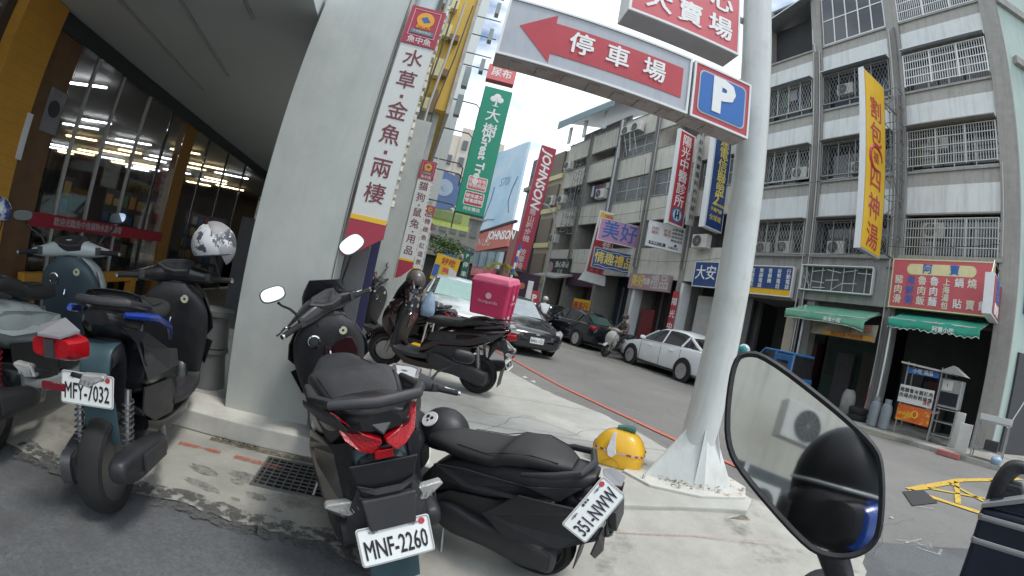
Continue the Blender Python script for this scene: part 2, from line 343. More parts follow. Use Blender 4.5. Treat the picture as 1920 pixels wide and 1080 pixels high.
# far pavement in front of the shophouses (facade frame: local -Y is towards the street)
n_ = (.917, .399); t_ = (-.399, .917)
def F2(n, s): return (n * n_[0] + s * t_[0], n * n_[1] + s * t_[1])
far_conc = mat('far pavement concrete', (.34, .33, .29), .88, var=.2, scale=2, bump=.3, col2=(.2, .19, .17), c2scale=1.5)
fe = [F2(11.2 + .05 * noise.noise(Vector((k * .7, 0, 0))), -6 + k * 1.0) for k in range(0, 36)]
sheet('far_pavement', fe + [F2(15.2, 30), F2(15.2, -6)], .09, far_conc, th=.12, bevel=.012)

# cracks and grit on the pavement and road
crackm = worn('crack', (.12, .11, .10), .5, .2, .6); random.seed(77)
def crack(x, y, a, L, z, w=.007):
    pts = [(x, y)]
    for k in range(int(L / .06)):
        a += random.uniform(-.45, .45); x += .06 * cos(a); y += .06 * sin(a); pts.append((x, y))
    strip_line('crack', pts, w, z, crackm)
for q in ((-.2, 3.4, 1.2, 1.6, .1515), (.5, 4.2, .3, 1.2, .1515), (1.0, 3.1, 1.9, 1.1, .1515), (-.6, 4.6, -.3, 1.8, .1515), (3.1, 6.2, 2.2, 2.2, .0015), (4.2, 5.0, 1.0, 2.5, .0015), (5.2, 7.5, 2.0, 2.8, .0015), (3.2, 2.4, .5, 1.6, .0015), (7.2, 6.1, 1.9, 2.6, .0015), (2.2, 9.2, 2.0, 2.4, .0015)): crack(*q)
for y0 in (3.9, 5.2): strip_line('pavement_joint', subdiv([(-1.0 - .1 * y0, y0), (2.1 - .28 * (y0 - 3.9), y0 + .35)], 10), .008, .1518, worn('joint line', (.16, .15, .12), .42, .2, .9))
grit = mat('grit', (.22, .20, .17), .9, var=.6, scale=90); b = MB()
for k in range(2600):
    if k < 1500: x, y = random.uniform(-1.6, 2.6), random.uniform(2.86, 6.2); z = .151; s_ = random.uniform(.002, .006)
    else: x, y = random.uniform(2.9, 7), random.uniform(2.0, 7.5); z = -.004; s_ = random.uniform(.003, .009)
    if k < 1500 and x > 2.25 - .28 * (y - 3.2): continue
    p = [Vector((x, y, z)) + Vector((random.uniform(-s_, s_), random.uniform(-s_, s_), random.uniform(0, s_))) for _ in range(3)]; b.poly(p)
o = b.build('grit', grit, kind='stuff'); tag(o, 'fine grit scattered over the pavement and the road edge', 'grit')
lit = mat('litter paper', (.55, .54, .50), .8, var=.3)
for i, (x, y, z, lab) in enumerate(((.62, 6.75, .155, 'crumpled pale litter at the kerb beyond the scooters'), (.50, 6.98, .155, 'smaller scrap of pale litter at the kerb beyond the scooters'), (4.2, 3.1, .0, 'cigarette-sized pale scrap on the road before the mirror'))):
    o = MB().hexa([(-.04, -.02, 0), (.05, -.03, 0), (.04, .03, 0), (-.05, .02, 0), (-.02, -.02, .02), (.03, -.01, .012), (.03, .02, .02), (-.03, .01, .015)]).build('litter', lit); o.matrix_world = T(x, y, z) @ Matrix.Rotation(i, 4, 'Z') @ Matrix.Scale(1 if i < 2 else .5, 4); tag(o, lab, 'litter')
# ------------------------------------------------------------------ right-hand facades (local x to the right along the street, y into the building)
FN = 13.3
FM = fr(FN * n_[0], FN * n_[1], 0, -66.5)
fx = lambda s: -.95 * s
fz = lambda z: 1.4 + (z - 1.5) * .95
tile_w = streaks(mat('off-white tile cladding', (.66, .68, .67), .55, var=.08, scale=2, bump=.15, bscale=60), .4)
band_g = streaks(mat('grey pebble render', (.38, .37, .34), .85, var=.15, scale=9, bump=.4, bscale=80), .45)
pil_m = streaks(mat('pilaster render', (.33, .315, .29), .85, var=.15, scale=5, bump=.3), .5, (6, 6, .2))
beige = streaks(mat('beige parapet render', (.60, .58, .51), .75, var=.1, scale=3, bump=.2), .5)
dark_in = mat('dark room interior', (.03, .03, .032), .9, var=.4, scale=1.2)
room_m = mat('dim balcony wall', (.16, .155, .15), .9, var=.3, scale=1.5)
alu = mat('aluminium frame', (.55, .56, .56), .4, metal=.5, var=.08)
bars_m = mat('old grille bars', (.42, .42, .40), .5, metal=.4, var=.2)
bars_d = mat('dark grille bars', (.22, .22, .22), .55, metal=.4, var=.2)
green_w = streaks(mat('pale green side wall', (.42, .52, .47), .8, var=.08, scale=1.5), .3)
conc_w = streaks(mat('bare concrete lintel', (.33, .325, .31), .85, var=.18, scale=3, bump=.3), .6)
pipe_m = mat('plastic downpipe', (.50, .49, .46), .5, var=.1)
pipe_d = mat('dark downpipe', (.17, .16, .15), .6, var=.2)
curtain = mat('curtain cloth', (.35, .37, .38), .9, var=.3, scale=4)
cable_m2 = mat('black cable', (.02, .02, .02), .6)
PZ = (5.06, 7.6, 10.4, 13.25)     # sill tops, measured units
B1 = thing('apartment_building', 'grey and white five-storey corner block with barred windows and open shop bays below', 'building', FM)
bays = ((fx(4.55), fx(1.70)), (fx(7.72), fx(5.02)), (fx(10.36), fx(8.14)))
shell = MB()
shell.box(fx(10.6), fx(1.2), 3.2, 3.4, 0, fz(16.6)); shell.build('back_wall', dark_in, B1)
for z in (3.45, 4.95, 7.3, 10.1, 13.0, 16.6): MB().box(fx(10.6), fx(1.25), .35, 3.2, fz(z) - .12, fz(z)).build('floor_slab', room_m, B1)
for (a, b) in ((4.55, 5.02), (7.72, 8.14), (10.36, 10.72)):
    MB().box(fx(b), fx(a), -.12, .6, fz(4.6), fz(16.4)).build('pilaster', pil_m, B1, bevel=.01)
MB().box(fx(1.70), fx(1.15), -.14, .5, 0, fz(16.4)).build('corner_pilaster', pil_m, B1, bevel=.015)
for (a, b) in ((4.62, 5.0), (7.45, 7.75), (10.36, 10.7)): MB().box(fx(b), fx(a), .05, .5, 0, fz(4.6)).build('ground_pillar', conc_w, B1, bevel=.01)
for bi, (x0, x1) in enumerate(bays):
    for fi in range(4):
        top = PZ[fi]; wt = top - (.5 if fi else .0); wb = top - 1.32
        if fi == 0: continue
        MB().box(x0, x1, -.03, .22, fz(wb), fz(top - .48)).build('white_panel', tile_w, B1, bevel=.006)
        MB().box(x0, x1, -.01, .2, fz(top - .48), fz(top - .06)).build('grey_band', band_g, B1)
        MB().box(x0 + .01, x1 - .01, -.07, .24, fz(top - .06), fz(top + .02)).build('sill', conc_w, B1, bevel=.004)
        MB().box(x0 + .02, x1 - .02, -.05, .05, fz(wb - .05), fz(wb)).build('drip_edge', pil_m, B1)
# side wall running away on the right
sw = Matrix.Translation((fx(1.15), .05, 0)) @ Matrix.Rotation(R(66.5 - 92 + 90 - 90), 4, 'Z')
sw = Matrix.Translation((fx(1.15), .0, 0)) @ Matrix.Rotation(R(66.5), 4, 'Z') @ Matrix.Rotation(R(90 - 94), 4, 'Z')
def swbox(x0, x1, y0, y1, z0, z1, nm, m):
    b = MB().box(x0, x1, y0, y1, z0, z1); b.build(nm, m, B1, M=sw, bevel=.0)
swbox(.0, 12, .02, .2, 0, fz(18), 'side_wall', green_w)
swbox(.0, 12, -.10, .019, fz(13.0), fz(13.3), 'side_band', conc_w)
swbox(.3, 12, -.12, .019, fz(10.9), fz(11.15), 'side_band', pil_m)
blue_sh = mat('blue shutter', (.05, .11, .27), .6, var=.15); 
swbox(.35, 4, -.05, .019, fz(3.7), fz(6.6), 'side_shutter', blue_sh)
swbox(.35, 4, -.05, .019, .1, fz(2.7), 'side_door', mat('dark side door', (.045, .045, .05), .6, var=.3))
# windows: frame + panes, behind the grilles
def window(parent, x0, x1, z0, z1, y, n, fm=alu, pm=glass_dk, rows=1, t=.035, bars_at=None):
    w = MB()
    w.box(x0, x1, y, y + .05, z0, z0 + t).box(x0, x1, y, y + .05, z1 - t, z1)
    for k in range(n + 1):
        x = x0 + (x1 - x0) * k / n; x = min(max(x, x0 + t / 2), x1 - t / 2); w.box(x - t / 2, x + t / 2, y - .002, y + .052, z0 + .001, z1 - .001)
    for r in range(1, rows): zz = z0 + (z1 - z0) * r / rows; w.box(x0, x1, y + .002, y + .048, zz - t / 2, zz + t / 2)
    o = w.build('window', fm, parent)
    for k in range(n):
        a = x0 + (x1 - x0) * k / n + t / 2; b = x0 + (x1 - x0) * (k + 1) / n - t / 2
        MB().box(a, b, y + .02, y + .03, z0 + t, z1 - t).build('pane', pm, o)
    return o
def grille_rect(parent, x0, x1, z0, z1, y, m, n, rows, hood=True, depth=.28, posts=2):
    g = MB(); t = .010
    for k in range(n + 1): x = x0 + (x1 - x0) * k / n; g.box(x - t, x + t, y - t, y + t, z0, z1)
    for r in range(rows + 1): z = z0 + (z1 - z0) * r / rows; g.box(x0, x1, y - .02, y + .02, z - .014, z + .014)
    for k in range(posts + 2): x = x0 + (x1 - x0) * k / (posts + 1); g.box(x - .022, x + .022, y - .028, y + .022, z0 - .04, z1 + .01)
    for x in (x0, x1):
        for r in range(rows + 1): z = z0 + (z1 - z0) * r / rows; g.box(x - .012, x + .012, y, y + depth, z - .012, z + .012)
    return g.build('window_grille', m, parent)
def grille_diamond(parent, x0, x1, z0, z1, y, m, n=22, depth=.2):
    g = MB(); h = z1 - z0; p = (x1 - x0) / n; t = .007
    for k in range(n):   # expanding lattice: paired zig-zag bars
        xa = x0 + (k + .5) * p
        for s_ in (-1, 1):
            pts = [(xa + s_ * (p * .46 if j % 2 else .0), y + .003 * s_, z0 + h * j / 8) for j in range(9)]
            g.tube(pts, t, 4)
    for z in (z0, z1): g.box(x0, x1, y - .025, y + .025, z - .02, z + .02)
    for k in range(5): x = x0 + (x1 - x0) * k / 4; g.box(x - .018, x + .018, y - .03, y + .022, z0, z1)
    g.box(x0, x0 + .02, y, y + depth, z1 - .04, z1 + .02); g.box(x1 - .02, x1, y, y + depth, z1 - .04, z1 + .02)
    return g.build('window_grille', m, parent)
for fi, (zb, zt) in enumerate(((4.98, 6.2), (7.78, 9.05), (10.62, 11.9))):
    for bi, (x0, x1) in enumerate(bays):
        window(B1, x0 + .05, x1 - .05, fz(zb), fz(zt), .30, 4 if bi == 0 else 3)
        random.seed(fi * 7 + bi)
        for k in range(2):
            xx = random.uniform(x0 + .2, x1 - .8); MB().box(xx, xx + random.uniform(.3, .6), .36, .38, fz(zb), fz(zt)).build('curtain', curtain, B1)
        if bi == 0:
            grille_rect(B1, x0 + .04, x1 - .05, fz(zb - .02), fz(zt - .12), -.10, white_p if fi == 2 else bars_m, 34, 4)
        else:
            grille_diamond(B1, x0 + .04, x1 - .05, fz(zb - .02), fz(zt - (.02 if bi == 2 else .08)), -.08, bars_m if bi == 2 else bars_d, 20 if bi == 1 else 17)
        hood = MB(); hood.hexa([(x0 + .02, -.34, fz(zt - .02)), (x1 - .03, -.34, fz(zt - .02)), (x1 - .03, .0, fz(zt + .0)), (x0 + .02, .0, fz(zt + .0)), (x0 + .02, -.34, fz(zt + .012)), (x1 - .03, -.34, fz(zt + .012)), (x1 - .03, .0, fz(zt + .045)), (x0 + .02, .0, fz(zt + .045))])
        if not (fi == 0 and bi == 0): hood.build('window_hood', galv if fi == 2 else pil_m, B1)
# top storey
x0, x1 = bays[0]; window(B1, x0 + .05, x1 - .05, fz(13.3), fz(15.6), .3, 3, rows=2); grille_rect(B1, x0 + .02, x1 - .02, fz(13.28), fz(15.6), -.06, white_p, 38, 6)
x0, x1 = bays[1]; window(B1, x0 + .02, x1 - .02, fz(13.3), fz(15.7), -.02, 5, rows=2, t=.05)
x0, x1 = bays[2]; MB().box(x0, x1, .5, .6, fz(13.3), fz(15.4)).build('dark_screen', mat('dark netting', (.05, .05, .052), .9, var=.35, scale=2), B1)
MB().box(x0 + .04, x0 + .07, -.03, .0, fz(13.3), fz(14.3)).build('post', alu, B1)
rf = MB(); rf.hexa([(x0 - .6, -.5, fz(15.0)), (x1 + .1, -.5, fz(15.75)), (x1 + .1, 2, fz(16.2)), (x0 - .6, 2, fz(15.5)), (x0 - .6, -.5, fz(15.06)), (x1 + .1, -.5, fz(15.81)), (x1 + .1, 2, fz(16.26)), (x0 - .6, 2, fz(15.56))]); rf.build('tin_roof', galv, B1)
# downpipes and meter ladder
for s_, m_, r_ in ((7.88, pipe_d, .05), (7.80, pipe_m, .022), (8.05, pipe_m, .02), (4.72, pipe_d, .05), (4.9, pipe_m, .02), (10.45, pipe_d, .05), (1.62, pipe_m, .018)):
    MB().tube([(fx(s_), -.18, .1 if s_ > 4 else fz(5)), (fx(s_), -.18, fz(13 if s_ != 1.62 else 7.6))], r_, 8).build('downpipe', m_, B1, smooth=True)
MB().tube([(fx(7.95), -.2, fz(13)), (fx(8.0), -.19, fz(13.4)), (fx(8.1), -.12, fz(13.5)), (fx(8.1), -.12, fz(14.2))], .03, 8).build('downpipe', pipe_m, B1, smooth=True)
# ground floor lintels and dark bays
lint = MB().box(fx(8.1), fx(4.6), -.05, .15, fz(3.42), fz(4.95)).build('lintel', conc_w, B1)
MB().box(fx(10.6), fx(8.1), -.04, .15, fz(3.32), fz(4.95)).build('lintel', conc_w, B1)
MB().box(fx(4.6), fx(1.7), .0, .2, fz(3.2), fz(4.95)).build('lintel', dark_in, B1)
MB().box(fx(10.6), fx(1.6), -.18, .1, fz(4.86), fz(4.98)).build('ledge', pil_m, B1)
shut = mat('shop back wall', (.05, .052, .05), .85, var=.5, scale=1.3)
# shop interiors: shelves and goods as dark shapes
random.seed(11)
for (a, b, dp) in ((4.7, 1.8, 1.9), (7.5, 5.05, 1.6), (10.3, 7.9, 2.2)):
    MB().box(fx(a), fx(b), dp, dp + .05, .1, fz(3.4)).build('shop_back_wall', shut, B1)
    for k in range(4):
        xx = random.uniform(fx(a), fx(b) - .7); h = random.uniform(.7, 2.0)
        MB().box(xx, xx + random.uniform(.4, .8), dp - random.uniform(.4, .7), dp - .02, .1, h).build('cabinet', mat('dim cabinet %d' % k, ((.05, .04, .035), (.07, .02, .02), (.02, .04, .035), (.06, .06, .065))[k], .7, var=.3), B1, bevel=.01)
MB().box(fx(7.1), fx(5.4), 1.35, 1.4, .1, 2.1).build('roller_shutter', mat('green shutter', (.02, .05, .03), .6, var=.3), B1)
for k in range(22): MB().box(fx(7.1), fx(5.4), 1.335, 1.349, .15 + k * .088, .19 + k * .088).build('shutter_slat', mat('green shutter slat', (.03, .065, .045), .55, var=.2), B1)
# empty sign frame with bars on the lintel
sf = thing('empty_sign_frame', 'empty white rectangular sign frame with bent bars on the concrete lintel', 'sign frame', FM @ T(0, -.3, 0))
X0, X1, Z0, Z1 = fx(7.96), fx(5.36), fz(3.7), fz(4.56)
b = MB(); b.box(X0, X1, 0, .2, Z0, Z0 + .03).box(X0, X1, 0, .2, Z1 - .03, Z1).box(X0, X0 + .03, .002, .198, Z0, Z1).box(X1 - .03, X1, .002, .198, Z0, Z1); b.build('frame', white_p, sf)
b = MB(); MB().box(X0, X1, .2, .21, Z0, Z1).build('backing', mat('grey backing', (.11, .11, .11), .8, var=.4, scale=3), sf)
for k in range(6):
    x = X0 + .35 + k * .37; MB().box(x, x + .025, .1, .12, Z0 + .03, Z1 - .03).build('upright', alu, sf)
for (a, b_, c, d) in ((.03, .5, .35, .15), (.12, .75, .3, .45), (.4, .6, .85, .66), (.4, .3, .85, .26), (.9, .68, 1.4, .6), (.9, .35, 1.35, .38), (1.45, .62, 1.95, .7), (1.45, .28, 1.95, .3), (1.95, .62, 2.4, .6), (.45, .1, .9, .12), (.15, .7, .35, .03), (1.1, .05, 1.5, .3)):
    MB().tube([(X0 + a, .06, Z0 + b_), (X0 + c, .06, Z0 + d)], .011, 5).build('brace', alu, sf)
# air conditioners on the ledges
acw = mat('air conditioner casing', (.62, .61, .57), .5, var=.08); acg = mat('fan guard', (.08, .08, .08), .6)
def aircon(label, M, w=.75, h=.5, d=.28, group='air conditioner units on the facades'):
    t = thing('air_conditioner', label, 'air conditioner', M, group)
    MB().box(-w / 2, w / 2, 0, d, 0, h).build('casing', acw, t, bevel=.012)
    f = MB().lathe([(h * .40, -.012), (h * .42, -.02), (h * .36, -.02), (h * .36, -.004)], 24, 'Y', (-w * .14, 0, h / 2)); f.build('fan_ring', acg, t)
    MB().lathe([(.001, -.006), (h * .36, -.005), (h * .36, .0)], 20, 'Y', (-w * .14, 0, h / 2)).build('fan_opening', dark_in, t)
    gg = MB()
    for k in range(6): a = pi * k / 6; gg.tube([(-w * .14 - h * .38 * cos(a), -.016, h / 2 - h * .38 * sin(a)), (-w * .14 + h * .38 * cos(a), -.016, h / 2 + h * .38 * sin(a))], .004, 4)
    gg.build('fan_guard', bars_m, t)
    return t
for lab, s_, z_, y_ in (('white air conditioner behind the lowest lattice grille beside the pole', 9.0, 5.02, .0), ('white air conditioner behind the lowest lattice grille left of the yellow sign', 6.95, 5.02, .02), ('white window unit behind the third-floor lattice grille by the pole', 8.7, 7.85, .02), ('small white unit behind the lattice grille left of the yellow sign one floor up', 6.3, 7.82, .1), ('cream unit at the left end of the lowest lattice window', 10.05, 5.02, .1), ('pale unit inside the lowest rectangular grille above the red menu sign', 3.7, 5.6, .1), ('pale unit inside the third-floor rectangular grille', 3.6, 8.35, .1), ('grey unit low in the top lattice window left of the yellow sign', 6.9, 11.0, .1)):
    aircon(lab, FM @ T(fx(s_), y_, fz(z_)), .62, .42, .2)
# ------------------------------------------------------------------ the long balcony block further left
MB().box(fx(33), fx(1.3), 7.0, 7.2, 0, fz(13)).build('rear_wall', dark_in, B1)  # dark wall added behind both blocks to keep bright sky from showing through
B2 = thing('apartment_building', 'long beige balcony block behind the pink and blue shop signs with recessed dark balconies', 'building', FM)
MB().box(fx(27.1), fx(10.75), 1.6, 1.8, 0, fz(14.5)).build('back_wall', room_m, B2)
MB().box(fx(27.1), fx(10.75), 1.4, 6, fz(12.9), fz(13.1)).build('roof', conc_w, B2)
MB().box(fx(27.12), fx(27.0), .1, 6, 0, fz(13.2)).build('end_wall', beige, B2)
for z in (4.7, 7.4, 10.2): MB().box(fx(27.1), fx(10.75), -.02, 1.6, fz(z) - .14, fz(z)).build('floor_slab', conc_w, B2)
for s_ in (24.0, 20.6, 17.3, 14.0): MB().box(fx(s_) - .14, fx(s_) + .14, -.1, 1.6, 0, fz(13.1)).build('pillar', pil_m, B2)
segs = ((27.0, 24.15, (12.9, 10.9, 8.05)), (23.85, 20.75, (12.9, 10.9, 8.05)), (20.45, 17.45, (13.0, 10.55, 7.85)), (17.15, 14.15, (13.0, 10.6, 7.9)), (13.85, 10.8, (13.0, 10.6, 7.9)))
for a, b_, zs in segs:
    for zi, z in enumerate(zs):
        MB().box(fx(a), fx(b_), -.06, .1, fz(z - 1.25), fz(z)).build('parapet', beige, B2, bevel=.006)
        MB().box(fx(a) - .02, fx(b_) + .02, -.1, .13, fz(z), fz(z) + .05).build('coping', conc_w, B2)
    MB().box(fx(a), fx(b_), -.03, .1, fz(3.7), fz(5.2)).build('lintel', beige, B2)
for a, b_, zb, zt in ((20.45, 17.45, 10.6, 11.7), (20.45, 17.45, 7.9, 9.25), (13.8, 10.8, 7.9, 9.2), (13.8, 10.8, 10.6, 11.7), (17.1, 14.2, 7.95, 9.3)):
    window(B2, fx(a) + .04, fx(b_) - .04, fz(zb), fz(zt), .05, 3, rows=2, pm=mat('dusty glass', (.16, .17, .17), .25, var=.3))
for a, b_, z in ((27.0, 24.15, 9.7), (23.85, 20.75, 9.7), (23.85, 20.75, 7.0), (27, 24.15, 7.0)):
    window(B2, fx(a) + .4, fx(b_) - .5, fz(z) - .2, fz(z) + 1.0, 1.5, 2)
MB().hexa([(fx(27.7), -1.0, fz(14.7)), (fx(20.6), -1.0, fz(14.2)), (fx(20.6), 2.5, fz(15.2)), (fx(27.7), 2.5, fz(15.7)), (fx(27.7), -1.0, fz(14.78)), (fx(20.6), -1.0, fz(14.28)), (fx(20.6), 2.5, fz(15.28)), (fx(27.7), 2.5, fz(15.78))]).build('tin_canopy', galv, B2)
MB().hexa([(fx(27.7), -1.0, fz(14.1)), (fx(20.6), -1.0, fz(13.8)), (fx(20.6), -.98, fz(14.2)), (fx(27.7), -.98, fz(14.7)), (fx(27.7), -1.03, fz(14.1)), (fx(20.6), -1.03, fz(13.8)), (fx(20.6), -1.01, fz(14.2)), (fx(27.7), -1.01, fz(14.7))]).build('tin_fascia', mat('blue grey corrugated tin', (.22, .30, .33), .5, metal=.3, var=.2, scale=3), B2)
for s_ in (26.8, 24.8, 22.4): MB().box(fx(s_), fx(s_) + .3, -.5, -.4, fz(12.95), fz(14.2)).build('roof_post', white_p, B2)
MB().box(fx(26.5), fx(21), .6, .7, fz(12.95), fz(14.0)).build('penthouse_wall', mat('dull penthouse wall', (.2, .19, .19), .8, var=.4, scale=2), B2)
for s_, r_, m_ in ((20.62, .07, galv), (20.4, .04, pipe_d), (20.8, .045, pipe_d), (17.3, .07, pipe_d), (17.15, .025, pipe_m), (24.0, .05, pipe_d), (14.0, .05, pipe_d), (13.8, .02, pipe_m)):
    MB().tube([(fx(s_), -.2, fz(4.2)), (fx(s_), -.2, fz(13.2))], r_, 8).build('downpipe', m_, B2, smooth=True)
for s_, h in ((24.05, (7.2, 11.2)), (24.4, (6.2, 8.6))):
    f = MB()
    for dx in (-.3, .3):
        for dy in (-.25, -.75): f.tube([(fx(s_) + dx, dy, fz(h[0])), (fx(s_) + dx, dy, fz(h[1]))], .018, 4)
    z = h[0]
    while z < h[1]:
        for dy in (-.25, -.75): f.tube([(fx(s_) - .3, dy, fz(z)), (fx(s_) + .3, dy, fz(z))], .014, 4); f.tube([(fx(s_) - .3, dy, fz(z)), (fx(s_) + .3, dy, fz(z + .5))], .012, 4)
        for dx in (-.3, .3): f.tube([(fx(s_) + dx, -.25, fz(z)), (fx(s_) + dx, -.75, fz(z))], .012, 4)
        z += .5
    o = f.build('sign_bracket', steel); o.matrix_world = FM; tag(o, 'rusty lattice sign bracket %s on the beige balcony block' % ('high up' if h[1] > 10 else 'lower down'), 'bracket', 'lattice sign brackets on the balcony block')
f = MB()
for dx in (-.22, .22): f.tube([(fx(4.8) + dx, -.3, fz(5.3)), (fx(4.8) + dx, -.3, fz(10.4))], .02, 4); f.tube([(fx(4.8) + dx, -.75, fz(5.3)), (fx(4.8) + dx, -.75, fz(10.4))], .018, 4)
for k in range(9):
    z = 5.4 + k * .6
    for dy in (-.3, -.75): f.tube([(fx(4.8) - .22, dy, fz(z)), (fx(4.8) + .22, dy, fz(z + (.3 if k % 2 else 0)))], .015, 4)
    for dx in (-.22, .22): f.tube([(fx(4.8) + dx, -.3, fz(z)), (fx(4.8) + dx, -.75, fz(z))], .013, 4)
o = f.build('sign_bracket', bars_d); o.matrix_world = FM; tag(o, 'dark lattice bracket behind the tall yellow sign', 'bracket')
for lab, s_, z_ in (('white unit on the low balcony left of the lattice bracket', 26.2, 5.6), ('white unit on the middle balcony under the long downpipe', 21.4, 8.2), ('boxy unit under the top balcony parapet at the far end', 26.2, 10.9), ('boxy unit at the second balcony from the far end', 26.2, 8.4), ('grey unit beside the steel bracket on the upper wall', 19.8, 11.9), ('second grey unit on the same high steel shelf', 18.9, 11.9), ('white air conditioner on a shelf below the blue telecom sign', 12.9, 5.1)):
    aircon(lab, FM @ T(fx(s_), -.45, fz(z_)), .8, .55, .3)
f = MB().box(fx(20.2), fx(18.4), -.6, -.1, fz(11.85), fz(11.88)); f.tube([(fx(19.8), -.5, fz(11.85)), (fx(19.8), -.1, fz(10.7))], .02, 5); f.tube([(fx(18.9), -.5, fz(11.85)), (fx(18.9), -.1, fz(10.7))], .02, 5)
f.tube([(fx(20.1), -.55, fz(11.85)), (fx(19.9), -.55, fz(10.4))], .018, 5).tube([(fx(19.2), -.55, fz(11.85)), (fx(18.9), -.55, fz(10.6))], .018, 5)
f.build('shelf', galv, B2)
# low-level shop fronts of the long block
for (a, b_, col) in ((13.9, 10.9, (.06, .06, .065)), (17.1, 14.2, (.07, .05, .05)), (20.4, 17.5, (.035, .04, .07)), (23.8, 20.8, (.08, .045, .04)), (27, 24.2, (.06, .055, .055))):
    MB().box(fx(a), fx(b_), 1.3, 1.4, 0, fz(3.8)).build('shop_back', mat('shop back %.0f' % a, col, .8, var=.5, scale=1.5), B2)
    for k in range(5):
        xx = fx(a) + .1 + k * .55; MB().box(xx, xx + .03, 1.2, 1.3, .1, fz(3.3)).build('mullion', alu if k % 2 else pipe_d, B2)
MB().box(fx(17.3), fx(16.95), -.1, .4, 0, fz(3.6)).build('white_column', white_p, B2)
MB().box(fx(14.05), fx(13.7), -.1, .4, 0, fz(3.6)).build('white_column', white_p, B2)
MB().box(fx(13.3), fx(12.0), .5, .6, 1.2, fz(3.2)).build('white_board', mat('pale notice board', (.45, .44, .41), .6, var=.15, scale=4), B2)
MB().box(fx(16.6), fx(15.7), .3, .4, .1, 2.1).build('red_door', mat('dark red door', (.16, .02, .025), .5, var=.2), B2)
for a, b_, y0 in ((26.3, 23.2, -1.2),):
    MB().hexa([(fx(a), y0, 2.95), (fx(b_), y0, 2.9), (fx(b_), 0, 3.25), (fx(a), 0, 3.3), (fx(a), y0, 3.05), (fx(b_), y0, 3.0), (fx(b_), 0, 3.4), (fx(a), 0, 3.45)]).build('canopy', mat('dull canopy', (.42, .39, .36), .7, var=.2), B2)
MB().box(fx(23.8), fx(20.7), -.08, .0, fz(2.9), fz(3.7)).build('dark_awning', mat('purple brown awning', (.07, .03, .05), .7, var=.3), B2)

# loose cables and laundry on the facades
random.seed(41)
cb = thing('facade_cables', 'thin black cables sagging along the lintels and bands of the facades', 'cables', FM)
for (xa, za, xb, zb, sg, y) in ((-10.2, 4.75, -4.9, 4.72, .12, -.25), (-4.6, 4.85, -1.6, 4.95, .06, -.5), (-25, 4.3, -17, 4.2, .25, -.35), (-17, 4.35, -10.5, 4.5, .2, -.3), (-10.3, 7.25, -5.2, 7.2, .1, -.2), (-24, 7.0, -13, 6.9, .3, -.3), (-5.0, 8.8, -4.4, 6.0, .3, -.3), (-16.9, 9.6, -16.6, 6.3, .2, -.25)):
    MB().tube([(xa + (xb - xa) * k / 12, y, za + (zb - za) * k / 12 - sg * sin(pi * k / 12) + .01 * random.random()) for k in range(13)], .009, 4).build('cable', cable_m2, cb)
lcol = [mat('laundry %d' % k, c, .9, var=.15, bump=.3, bscale=20) for k, c in enumerate(((.5, .5, .52), (.08, .12, .25), (.35, .08, .09), (.12, .2, .16)))]
for j, (x, z, n) in enumerate(((-22.0, 8.9, 5), (-25.0, 9.6, 3), (-12.8, 8.6, 3), (-9.2, 11.2, 3))):
    t = thing('laundry_line', ('row of washing on the middle balcony under the long downpipe', 'few clothes drying on the top balcony at the far end', 'few clothes hanging on the wall right of the blue telecom sign', 'clothes behind the top lattice window by the pole')[j], 'laundry', FM @ T(x, .12 if j < 3 else .2, z))
    MB().tube([(-.3, 0, 0), (n * .36, 0, -.02)], .01, 5).build('line', cable_m2, t)
    for k in range(n):
        w = random.uniform(.2, .32); h = random.uniform(.35, .7); x0 = k * .36 - .1
        MB().hexa([(x0, -.01, -h), (x0 + w, .02, -h + .03), (x0 + w, .035, -h + .03), (x0, .005, -h), (x0, -.01, 0), (x0 + w, -.01, 0), (x0 + w, .005, 0), (x0, .005, 0)]).build('garment', lcol[(j + k) % 4], t)
# ------------------------------------------------------------------ signs on the right-hand facades
redp = mat('red sign paint', (.46, .045, .06), .4, var=.1, scale=3); redp2 = mat('faded red sign film', (.58, .10, .12), .45, var=.12, scale=2)
yelp = mat('yellow sign film', (.78, .47, .02), .4, var=.08, scale=2); yel_t = mat('yellow letters', (.78, .6, .12), .5, var=.1)
bluep = mat('blue sign film', (.02, .06, .20), .4, var=.15, scale=3); blu_t = mat('blue letters', (.04, .14, .45), .5, var=.1)
whp = mat('white sign film', (.70, .71, .70), .45, var=.06, scale=2); wh_t = mat('white letters', (.80, .80, .78), .5, var=.04)
pinkp = mat('pink purple sign film', (.50, .27, .42), .5, var=.12, scale=2)
[streaks(q_, .22, (2, 2, .5), (.2, .17, .13)) for q_ in (redp2, yelp, whp, bluep, pinkp)]
crmp = mat('cream sign film', (.74, .66, .36), .5, var=.1)
greenp = mat('green sign film', (.012, .28, .17), .4, var=.08, scale=1); brk = mat('bracket steel', (.09, .10, .10), .6, metal=.4)
def panel(t, x0, x1, z0, z1, y, m, name='panel', th=.02, frame=None, fw=.03, label=None):
    MB().box(x0, x1, y, y + th, z0, z1).build(name, m, t, label=label)
    if frame:
        f = MB(); f.box(x0 - fw, x1 + fw, y - .012, y + th, z1, z1 + fw).box(x0 - fw, x1 + fw, y - .012, y + th, z0 - fw, z0).box(x0 - fw, x0, y - .0118, y + th - .001, z0, z1).box(x1, x1 + fw, y - .0118, y + th - .001, z0, z1); f.build('frame', frame, t)
def vtext(t, chars, size, m, x, y, ztop, pitch, bold=.0, sx=1., rz=0):
    for i, ch in enumerate(chars):
        if ch != ' ': text(ch, size, m, t, T(x, y, ztop - pitch * (i + .5)) @ Matrix.Rotation(R(rz), 4, 'Z'), bold=bold, sx=sx, name='character')
